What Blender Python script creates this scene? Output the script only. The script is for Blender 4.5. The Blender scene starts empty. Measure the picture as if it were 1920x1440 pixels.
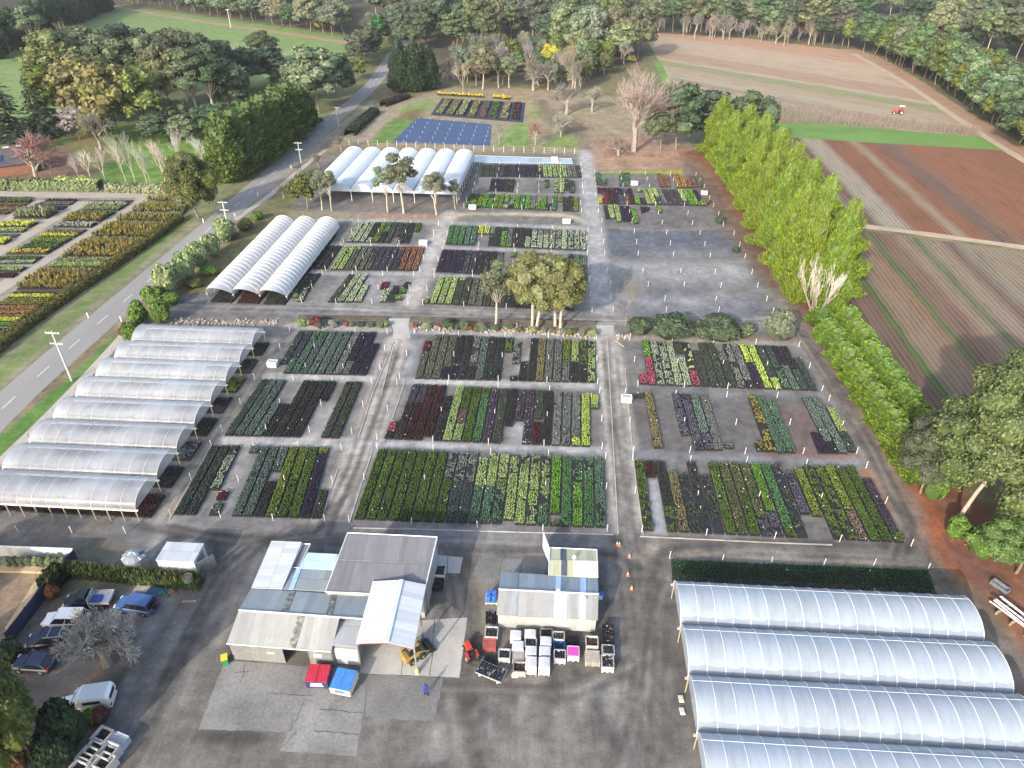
import bpy, math, random
import numpy as np
R = math.radians
rng = np.random.default_rng(7)
random.seed(7)
scene = bpy.context.scene
COL = scene.collection

# ---------------------------------------------------------------- camera, sky, sun, exposure
CAM_H, PITCH, FPX = 65.0, R(34.0), 1331.0
cam = bpy.data.cameras.new("camera")
cam.sensor_width = 36.0
cam.lens = 36.0 * FPX / 1920.0
cam.clip_start, cam.clip_end = 1.0, 6000.0
cam_o = bpy.data.objects.new("camera", cam)
cam_o.location = (0, 0, CAM_H)
cam_o.rotation_euler = (R(90) - PITCH, 0, 0)
COL.objects.link(cam_o)
scene.camera = cam_o

SUN_EL, SHADOW_AZ = R(25.0), R(30.0)          # shadows run 30 degrees right of straight ahead
world = bpy.data.worlds.new("World")
scene.world = world
world.use_nodes = True
nt = world.node_tree
nt.nodes.clear()
sky = nt.nodes.new("ShaderNodeTexSky")
sky.sky_type = 'NISHITA'
sky.sun_disc = False
sky.sun_elevation = SUN_EL
sky.sun_rotation = SHADOW_AZ + math.pi
sky.air_density = 1.0
sky.dust_density = 3.0
sky.ozone_density = 1.0
bg = nt.nodes.new("ShaderNodeBackground")
bg.inputs["Strength"].default_value = 0.15
wo = nt.nodes.new("ShaderNodeOutputWorld")
nt.links.new(sky.outputs[0], bg.inputs[0])
nt.links.new(bg.outputs[0], wo.inputs[0])

sun = bpy.data.lights.new("sun", 'SUN')
sun.energy = 2.15
sun.angle = R(0.6)
sun.color = (1.0, 0.93, 0.82)
sun_o = bpy.data.objects.new("sun", sun)
sun_o.rotation_euler = (R(90) - SUN_EL, 0, -SHADOW_AZ)
sun_o.location = (-60, -80, 120)
COL.objects.link(sun_o)

scene.view_settings.view_transform = 'Standard'
scene.view_settings.look = 'None'
scene.view_settings.gamma = 1.0
scene.view_settings.exposure = 1.36
scene.cycles.max_bounces = 5
scene.cycles.diffuse_bounces = 2
scene.cycles.glossy_bounces = 2
scene.cycles.transmission_bounces = 3
scene.cycles.transparent_max_bounces = 6
scene.cycles.caustics_reflective = False
scene.cycles.caustics_refractive = False

# ---------------------------------------------------------------- from photo pixels to places on the ground
SP, CP = math.sin(PITCH), math.cos(PITCH)
def at(u, v, z=0.0):
    dx, dy = (u - 960) / FPX, (v - 720) / FPX
    t = (CAM_H - z) / (SP + dy * CP)
    return (t * dx, t * (CP - dy * SP), z)
def A2(u, v, z=0.0):
    return np.array(at(u, v, z)[:2])
def depth(x, y, z=0.0):
    return y * CP + (CAM_H - z) * SP
def height_for(u, v, vt):
    x, y, _ = at(u, v)
    k = (vt - 720) / FPX
    a = (k * SP + CP)
    z = CAM_H - y * (k * CP + SP) / (CP - k * SP)
    return max(z, 0.3)
def lerp(a, b, t): return a + (b - a) * t

# ---------------------------------------------------------------- materials
MATS = {}
def new_mat(name):
    m = bpy.data.materials.new(name)
    m.use_nodes = True
    m.node_tree.nodes.clear()
    return m, m.node_tree.nodes, m.node_tree.links
def out_link(N, L, sh):
    o = N.new("ShaderNodeOutputMaterial"); L.new(sh, o.inputs[0]); return o
def node(N, typ, **kw):
    n = N.new(typ)
    for k, v in kw.items(): setattr(n, k, v)
    return n
def mixc(N, L, fac, a, b, blend='MIX'):
    n = N.new("ShaderNodeMix"); n.data_type = 'RGBA'; n.blend_type = blend
    for s, v in ((n.inputs[0], fac), (n.inputs[6], a), (n.inputs[7], b)):
        if hasattr(v, 'is_output'): L.new(v, s)
        else: s.default_value = v if isinstance(v, (int, float)) else (*v[:3], 1)
    return n.outputs[2]
def mathn(N, L, op, a, b=0.0, c=None):
    n = N.new("ShaderNodeMath"); n.operation = op
    for i, v in enumerate([a, b] + ([c] if c is not None else [])):
        if hasattr(v, 'is_output'): L.new(v, n.inputs[i])
        else: n.inputs[i].default_value = v
    return n.outputs[0]
def noise(N, L, scale, detail=4, rough=0.55, vec=None, coord='Object', stretch=None):
    tc = N.new("ShaderNodeTexCoord")
    v = tc.outputs[coord] if vec is None else vec
    if stretch:
        mp = N.new("ShaderNodeMapping"); mp.inputs['Scale'].default_value = stretch
        L.new(v, mp.inputs[0]); v = mp.outputs[0]
    n = N.new("ShaderNodeTexNoise")
    n.inputs['Scale'].default_value = scale; n.inputs['Detail'].default_value = detail
    n.inputs['Roughness'].default_value = rough
    L.new(v, n.inputs['Vector'])
    return n
def ramp(N, L, src, stops):
    r = N.new("ShaderNodeValToRGB")
    e = r.color_ramp.elements
    while len(e) < len(stops): e.new(0.5)
    for i, (p, c) in enumerate(stops):
        e[i].position = p; e[i].color = (*c[:3], 1) if not isinstance(c, (int, float)) else (c, c, c, 1)
    L.new(src, r.inputs[0]); return r.outputs[0]
def bsdf(N, L, col, rough=0.7, metal=0.0, spec=0.3):
    b = N.new("ShaderNodeBsdfPrincipled")
    if hasattr(col, 'is_output'): L.new(col, b.inputs['Base Color'])
    else: b.inputs['Base Color'].default_value = (*col[:3], 1)
    if hasattr(rough, 'is_output'): L.new(rough, b.inputs['Roughness'])
    else: b.inputs['Roughness'].default_value = rough
    b.inputs['Metallic'].default_value = metal
    b.inputs['Specular IOR Level'].default_value = spec
    return b
def bump(N, L, b, h, strength=0.4, dist=0.05):
    n = N.new("ShaderNodeBump"); n.inputs['Strength'].default_value = strength; n.inputs['Distance'].default_value = dist
    L.new(h, n.inputs['Height']); L.new(n.outputs[0], b.inputs['Normal'])

def plain(name, col, rough=0.6, metal=0.0, spec=0.4, var=0.18, scale=2.0):
    """Painted or moulded surface: base colour with slight wear."""
    key = ('plain', name)
    if key in MATS: return MATS[key]
    m, N, L = new_mat(name)
    n = noise(N, L, scale, 5, 0.6)
    lo = tuple(c * (1 - var) for c in col); hi = tuple(min(1, c * (1 + var * .6)) for c in col)
    c = ramp(N, L, n.outputs[0], [(0.3, lo), (0.7, hi)])
    b = bsdf(N, L, c, rough, metal, spec)
    out_link(N, L, b.outputs[0]); MATS[key] = m; return m

def leaf_mat(name, trans=0.18, var=0.45, hue=0.03, patch=0):
    """Leaves: the object's own colour, every leaf clump a little different."""
    key = ('leaf', name)
    if key in MATS: return MATS[key]
    m, N, L = new_mat(name)
    oi = N.new("ShaderNodeObjectInfo"); ge = N.new("ShaderNodeNewGeometry")
    h = N.new("ShaderNodeHueSaturation")
    pn = noise(N, L, patch, 4, .6) if patch else None
    rnd = ge.outputs['Random Per Island']
    L.new(oi.outputs['Color'], h.inputs['Color'])
    L.new(mathn(N, L, 'MULTIPLY_ADD', rnd, 2 * hue, 0.5 - hue), h.inputs['Hue'])
    r2 = mathn(N, L, 'FRACT', mathn(N, L, 'MULTIPLY', rnd, 17.31))
    val = mathn(N, L, 'MULTIPLY_ADD', r2, 2 * var, 1 - var)
    if patch: val = mathn(N, L, 'MULTIPLY', val, mathn(N, L, 'MULTIPLY_ADD', pn.outputs[0], 1.3, .35))
    L.new(val, h.inputs['Value'])
    r3 = mathn(N, L, 'FRACT', mathn(N, L, 'MULTIPLY', rnd, 41.7))
    L.new(mathn(N, L, 'MULTIPLY_ADD', r3, 0.35, 0.8), h.inputs['Saturation'])
    b = bsdf(N, L, h.outputs[0], 0.6, 0, 0.25)
    t = N.new("ShaderNodeBsdfTranslucent"); L.new(h.outputs[0], t.inputs[0])
    mx = N.new("ShaderNodeMixShader"); mx.inputs[0].default_value = trans
    L.new(b.outputs[0], mx.inputs[1]); L.new(t.outputs[0], mx.inputs[2])
    out_link(N, L, mx.outputs[0]); MATS[key] = m; return m

def bark_mat(name, c1, c2):
    key = ('bark', name)
    if key in MATS: return MATS[key]
    m, N, L = new_mat(name)
    n = noise(N, L, 1.5, 5, 0.65, stretch=(3, 3, .6))
    b = bsdf(N, L, ramp(N, L, n.outputs[0], [(.3, c1), (.7, c2)]), 0.85, 0, 0.2)
    out_link(N, L, b.outputs[0]); MATS[key] = m; return m

def corrugated(name, c1, c2, pitch=0.3, axis='x', rough=0.6, metal=0.0, spec=0.3, stain=0.12):
    """Ribbed roof or wall sheeting with streaks; ribs run down the slope (object axis)."""
    key = ('corr', name)
    if key in MATS: return MATS[key]
    m, N, L = new_mat(name)
    tc = N.new("ShaderNodeTexCoord")
    w = N.new("ShaderNodeTexWave"); w.wave_type = 'BANDS'; w.bands_direction = axis.upper(); w.wave_profile = 'SIN'
    w.inputs['Scale'].default_value = 1.0 / pitch * 0.31416 * 1.0
    L.new(tc.outputs['Object'], w.inputs[0])
    st = (0.9, 0.12, 0.9) if axis == 'x' else (0.12, 0.9, 0.9)
    n = noise(N, L, 2.6, 6, 0.6, stretch=st)
    n2 = noise(N, L, 0.35, 3, 0.5)
    c = ramp(N, L, n.outputs[0], [(.32, c1), (.68, c2)])
    c = mixc(N, L, mathn(N, L, 'MULTIPLY', n2.outputs[0], min(stain, .15)), c, tuple(x * .6 for x in c1))
    c = mixc(N, L, mathn(N, L, 'MULTIPLY', w.outputs[0], 0.10), c, tuple(x * .55 for x in c1))
    sx = N.new("ShaderNodeSeparateXYZ"); L.new(tc.outputs['Object'], sx.inputs[0])
    ax, oth = (sx.outputs[0], sx.outputs[1]) if axis == 'x' else (sx.outputs[1], sx.outputs[0])
    wn = N.new("ShaderNodeTexWhiteNoise"); wn.noise_dimensions = '2D'
    cb = N.new("ShaderNodeCombineXYZ"); L.new(mathn(N, L, 'FLOOR', mathn(N, L, 'MULTIPLY', ax, 1 / .78)), cb.inputs[0]); L.new(mathn(N, L, 'FLOOR', mathn(N, L, 'MULTIPLY', oth, 1 / 3.6)), cb.inputs[1])
    L.new(cb.outputs[0], wn.inputs['Vector'])
    c = mixc(N, L, 1.0, c, ramp(N, L, wn.outputs['Value'], [(0, .86), (1, 1.10)]), 'MULTIPLY')
    lap = mathn(N, L, 'LESS_THAN', mathn(N, L, 'FRACT', mathn(N, L, 'MULTIPLY', oth, 1 / 3.6)), .03)
    c = mixc(N, L, mathn(N, L, 'MULTIPLY', lap, .4), c, tuple(x * .5 for x in c1))
    b = bsdf(N, L, c, rough, metal, spec)
    bump(N, L, b, w.outputs[0], 0.25, 0.015)
    out_link(N, L, b.outputs[0]); MATS[key] = m; return m

def sheet_mat(name, stops, scale=0.4, fine=6.0, finev=0.25, rough=0.9, stretch=None, bumps=0.3, spec=0.2):
    """Ground sheet: patches from large noise, grain from fine noise."""
    key = ('sheet', name)
    if key in MATS: return MATS[key]
    m, N, L = new_mat(name)
    n = noise(N, L, scale, 6, 0.6, stretch=stretch)
    c = ramp(N, L, n.outputs[0], stops)
    g = noise(N, L, fine, 4, 0.7)
    k = ramp(N, L, g.outputs[0], [(.25, 1 - finev), (.75, 1 + finev)])
    c = mixc(N, L, 1.0, c, k, 'MULTIPLY')
    b = bsdf(N, L, c, rough, 0, spec)
    bump(N, L, b, g.outputs[0], bumps, 0.05)
    out_link(N, L, b.outputs[0]); MATS[key] = m; return m

def film_mat(name, tint=(0.86, 0.9, 0.95), clear=0.28, trans=0.3, rough=0.32, streak=0.25, dirt=(0.45, 0.5, 0.46), band=None):
    """Polythene tunnel film: part clear, part milky, dusty streaks running down the curve."""
    key = ('film', name)
    if key in MATS: return MATS[key]
    m, N, L = new_mat(name)
    n = noise(N, L, 0.9, 6, 0.7, stretch=(1.6, 0.35, 0.35))
    n2 = noise(N, L, 0.18, 4, 0.6)
    d = ramp(N, L, n.outputs[0], [(.42, 0.0), (.75, streak)])
    c = mixc(N, L, d, tint, dirt)
    oi = N.new("ShaderNodeObjectInfo")
    c = mixc(N, L, 1.0, c, ramp(N, L, oi.outputs['Random'], [(0, .90), (1, 1.06)]), 'MULTIPLY')
    mask = None
    if band:      # doubled skirt along the near side of every bay, its upper hem hanging in scallops between the hoops
        near, w, per = band
        tc = N.new("ShaderNodeTexCoord"); sx = N.new("ShaderNodeSeparateXYZ"); L.new(tc.outputs['Object'], sx.inputs[0])
        yy = mathn(N, L, 'SUBTRACT', w, sx.outputs[1]) if near else sx.outputs[1]
        sc = mathn(N, L, 'ABSOLUTE', mathn(N, L, 'SINE', mathn(N, L, 'MULTIPLY', sx.outputs[0], math.pi / per)))
        nb = noise(N, L, .35, 3, .5)
        hem = mathn(N, L, 'ADD', mathn(N, L, 'MULTIPLY_ADD', sc, -.14, .42), mathn(N, L, 'MULTIPLY', nb.outputs[0], .5))
        mask = mathn(N, L, 'LESS_THAN', yy, hem)
        c = mixc(N, L, mathn(N, L, 'MULTIPLY', mask, .55), c, tuple(x * .55 for x in tint))
    b = bsdf(N, L, c, rough, 0, 0.75)
    t = N.new("ShaderNodeBsdfTranslucent"); L.new(c, t.inputs[0])
    mx = N.new("ShaderNodeMixShader"); mx.inputs[0].default_value = trans
    L.new(b.outputs[0], mx.inputs[1]); L.new(t.outputs[0], mx.inputs[2])
    tr = N.new("ShaderNodeBsdfTransparent")
    mx2 = N.new("ShaderNodeMixShader")
    L.new(ramp(N, L, n2.outputs[0], [(.35, clear * 0.6), (.65, clear * 1.35)]), mx2.inputs[0])
    L.new(mx.outputs[0], mx2.inputs[1]); L.new(tr.outputs[0], mx2.inputs[2])
    out_link(N, L, mx2.outputs[0]); MATS[key] = m; return m

def glass_mat():
    key = 'glass'
    if key in MATS: return MATS[key]
    m, N, L = new_mat("dark_car_glass")
    n = noise(N, L, 3, 2)
    b = bsdf(N, L, ramp(N, L, n.outputs[0], [(.3, (.012, .014, .018)), (.7, (.02, .024, .03))]), 0.08, 0, 0.7)
    out_link(N, L, b.outputs[0]); MATS[key] = m; return m

# ---------------------------------------------------------------- mesh building
class MB:
    def __init__(s): s.v = []; s.f = []; s.m = []; s.n = 0
    def add(s, V, F, mat=0):
        V = np.asarray(V, float).reshape(-1, 3); F = np.asarray(F, int)
        if F.ndim == 1: F = F.reshape(1, -1)
        s.v.append(V); s.f.append(F + s.n); s.m.append(np.full(len(F), mat) if np.isscalar(mat) else np.asarray(mat)); s.n += len(V)
    def poly(s, pts, mat=0): s.add(pts, np.arange(len(pts)), mat)
    def prism(s, pts, z0, z1, mat=0, top=None):
        """Upright prism over a polygon; z0/z1 may be a number or one value per corner."""
        n = len(pts); p = np.asarray(pts, float)[:, :2]
        a = np.c_[p, np.broadcast_to(z0, n)]; b = np.c_[p, np.broadcast_to(z1, n)]
        ar = 0.5 * np.sum(p[:, 0] * np.roll(p[:, 1], -1) - np.roll(p[:, 0], -1) * p[:, 1])
        V = np.r_[a, b]; i = np.arange(n); j = (i + 1) % n
        side = np.c_[i, j, j + n, i + n]
        topf, botf = i + n, i[::-1]
        if ar < 0: side = side[:, ::-1]; topf, botf = topf[::-1], botf[::-1]
        k = s.n; s.v.append(V); s.n += 2 * n
        for F, mm in ((side, mat), (topf.reshape(1, -1), mat if top is None else top), (botf.reshape(1, -1), mat)):
            s.f.append(F + k); s.m.append(np.full(len(F), mm))
    def box(s, c, d, rz=0.0, mat=0, top=None, taper=1.0):
        x, y, z = np.array(d) / 2.0
        cs, sn = math.cos(rz), math.sin(rz)
        V = []
        for zz, k in ((-z, 1.0), (z, taper)):
            for sx, sy in ((-1, -1), (1, -1), (1, 1), (-1, 1)):
                px, py = sx * x * k, sy * y * k
                V.append((c[0] + px * cs - py * sn, c[1] + px * sn + py * cs, c[2] + zz))
        s.add(V, [(0, 1, 5, 4), (1, 2, 6, 5), (2, 3, 7, 6), (3, 0, 4, 7), (3, 2, 1, 0)], mat)
        s.f.append(np.array([[4, 5, 6, 7]]) + s.n - 8); s.m.append(np.array([mat if top is None else top]))
    def tube(s, pts, rad, n=6, mat=0, cap=True):
        pts = np.asarray(pts, float); k = len(pts); rad = np.broadcast_to(rad, k)
        t = np.gradient(pts, axis=0); t /= np.linalg.norm(t, axis=1)[:, None] + 1e-9
        up = np.where(np.abs(t[:, 2:3]) > 0.9, np.array([[1., 0, 0]]), np.array([[0, 0, 1.]]))
        a = np.cross(t, up); a /= np.linalg.norm(a, axis=1)[:, None] + 1e-9
        b = np.cross(t, a)
        an = np.arange(n) * 2 * math.pi / n
        V = pts[:, None] + rad[:, None, None] * (np.cos(an)[None, :, None] * a[:, None] + np.sin(an)[None, :, None] * b[:, None])
        i = np.arange(k - 1)[:, None] * n; j = np.arange(n)[None]; jn = (j + 1) % n
        F = np.stack([i + j, i + jn, i + n + jn, i + n + j], -1).reshape(-1, 4)
        V = V.reshape(-1, 3)
        s.add(V, F, mat)
        if cap:
            s.f.append(np.arange(n)[::-1].reshape(1, -1) + s.n - k * n); s.m.append(np.array([mat]))
            s.f.append(np.arange((k - 1) * n, k * n).reshape(1, -1) + s.n - k * n); s.m.append(np.array([mat]))
    def lathe(s, prof, n=16, c=(0, 0, 0), mat=0):
        prof = np.asarray(prof, float); k = len(prof)
        an = np.arange(n) * 2 * math.pi / n
        V = np.stack([prof[:, 0:1] * np.cos(an) + c[0], prof[:, 0:1] * np.sin(an) + c[1], np.repeat(prof[:, 1:2], n, 1) + c[2]], -1).reshape(-1, 3)
        i = np.arange(k - 1)[:, None] * n; j = np.arange(n)[None]; jn = (j + 1) % n
        s.add(V, np.stack([i + j, i + jn, i + n + jn, i + n + j], -1).reshape(-1, 4), mat)
    def cards(s, C, U, V, mat=0):
        """Leaf-shaped faces: centre C, half axes U and V."""
        n = len(C)
        P = np.stack([C - U, C - V * 0.6 - U * .1, C + U, C + V], 1).reshape(-1, 3)
        P = np.stack([C - U, C - V, C + U, C + V], 1).reshape(-1, 3)
        s.add(P, np.arange(4 * n).reshape(-1, 4), mat)
    def build(s, name, mats, parent=None, smooth=False):
        me = bpy.data.meshes.new(name)
        if not isinstance(mats, (list, tuple)): mats = [mats]
        for m in mats: me.materials.append(m)
        V = np.concatenate(s.v) if s.v else np.zeros((0, 3))
        me.vertices.add(len(V)); me.vertices.foreach_set('co', V.astype(np.float32).ravel())
        lv = np.concatenate([f.ravel() for f in s.f]); tot = np.concatenate([np.full(len(f), f.shape[1]) for f in s.f])
        st = np.r_[0, np.cumsum(tot)[:-1]]
        me.loops.add(len(lv)); me.loops.foreach_set('vertex_index', lv.astype(np.int32))
        me.polygons.add(len(tot)); me.polygons.foreach_set('loop_start', st.astype(np.int32))
        me.polygons.foreach_set('material_index', np.concatenate(s.m).astype(np.int32))
        me.polygons.foreach_set('use_smooth', np.full(len(tot), smooth))
        me.update(calc_edges=True)
        o = bpy.data.objects.new(name, me); COL.objects.link(o)
        if parent: o.parent = parent
        return o
def setp(o, label=None, cat=None, group=None, kind=None):
    if label: o["label"] = label
    if cat: o["category"] = cat
    if group: o["group"] = group
    if kind: o["kind"] = kind
    return o
def empty(name, loc=(0, 0, 0), rz=0.0, label=None, cat=None, group=None):
    o = bpy.data.objects.new(name, None); o.empty_display_size = 0.5
    o.location = loc; o.rotation_euler = (0, 0, rz); COL.objects.link(o)
    return setp(o, label, cat, group)
def copy_tree(o, parent=None):
    c = o.copy(); COL.objects.link(c)
    if parent: c.parent = parent
    for ch in list(o.children): copy_tree(ch, c)
    return c
def place(o, x, y, z=0.0, rz=0.0, s=None):
    o.location = (x, y, z); o.rotation_euler = (0, 0, rz)
    if s is not None: o.scale = s if hasattr(s, '__len__') else (s, s, s)
    return o
def structure(name, mb, m, smooth=False):
    return setp(mb.build(name, m, None, smooth), kind='structure')

# ---------------------------------------------------------------- value noise for painted soil
_T = np.random.default_rng(3).random((256, 256))
def vnoise(x, y, scale, seed=0):
    x = x * scale + seed * 17.3; y = y * scale + seed * 9.1
    i, j = np.floor(x).astype(int), np.floor(y).astype(int)
    fx, fy = x - i, y - j; fx = fx * fx * (3 - 2 * fx); fy = fy * fy * (3 - 2 * fy)
    g = lambda a, b: _T[a & 255, b & 255]
    return (g(i, j) * (1 - fx) + g(i + 1, j) * fx) * (1 - fy) + (g(i, j + 1) * (1 - fx) + g(i + 1, j + 1) * fx) * fy
def fbm(x, y, scale, seed=0, oct=4):
    s = 0; a = .5; t = 0
    for k in range(oct):
        s = s + a * vnoise(x, y, scale * 2 ** k, seed + k); t += a; a *= .55
    return s / t
def sdist(px, py, poly):
    """Signed distance to polygon, negative inside."""
    d = np.full(px.shape, 1e9); ins = np.zeros(px.shape, bool)
    n = len(poly)
    for i in range(n):
        ax, ay = poly[i]; bx, by = poly[(i + 1) % n]
        ex, ey = bx - ax, by - ay
        t = np.clip(((px - ax) * ex + (py - ay) * ey) / (ex * ex + ey * ey + 1e-9), 0, 1)
        d = np.minimum(d, np.hypot(px - ax - t * ex, py - ay - t * ey))
        c = ((ay > py) != (by > py)) & (px < (bx - ax) * (py - ay) / (by - ay + 1e-12) + ax)
        ins ^= c
    return np.where(ins, -d, d)
def ldist(px, py, line):
    d = np.full(px.shape, 1e9)
    for i in range(len(line) - 1):
        ax, ay = line[i]; bx, by = line[i + 1]
        ex, ey = bx - ax, by - ay
        t = np.clip(((px - ax) * ex + (py - ay) * ey) / (ex * ex + ey * ey + 1e-9), 0, 1)
        d = np.minimum(d, np.hypot(px - ax - t * ex, py - ay - t * ey))
    return d
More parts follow.
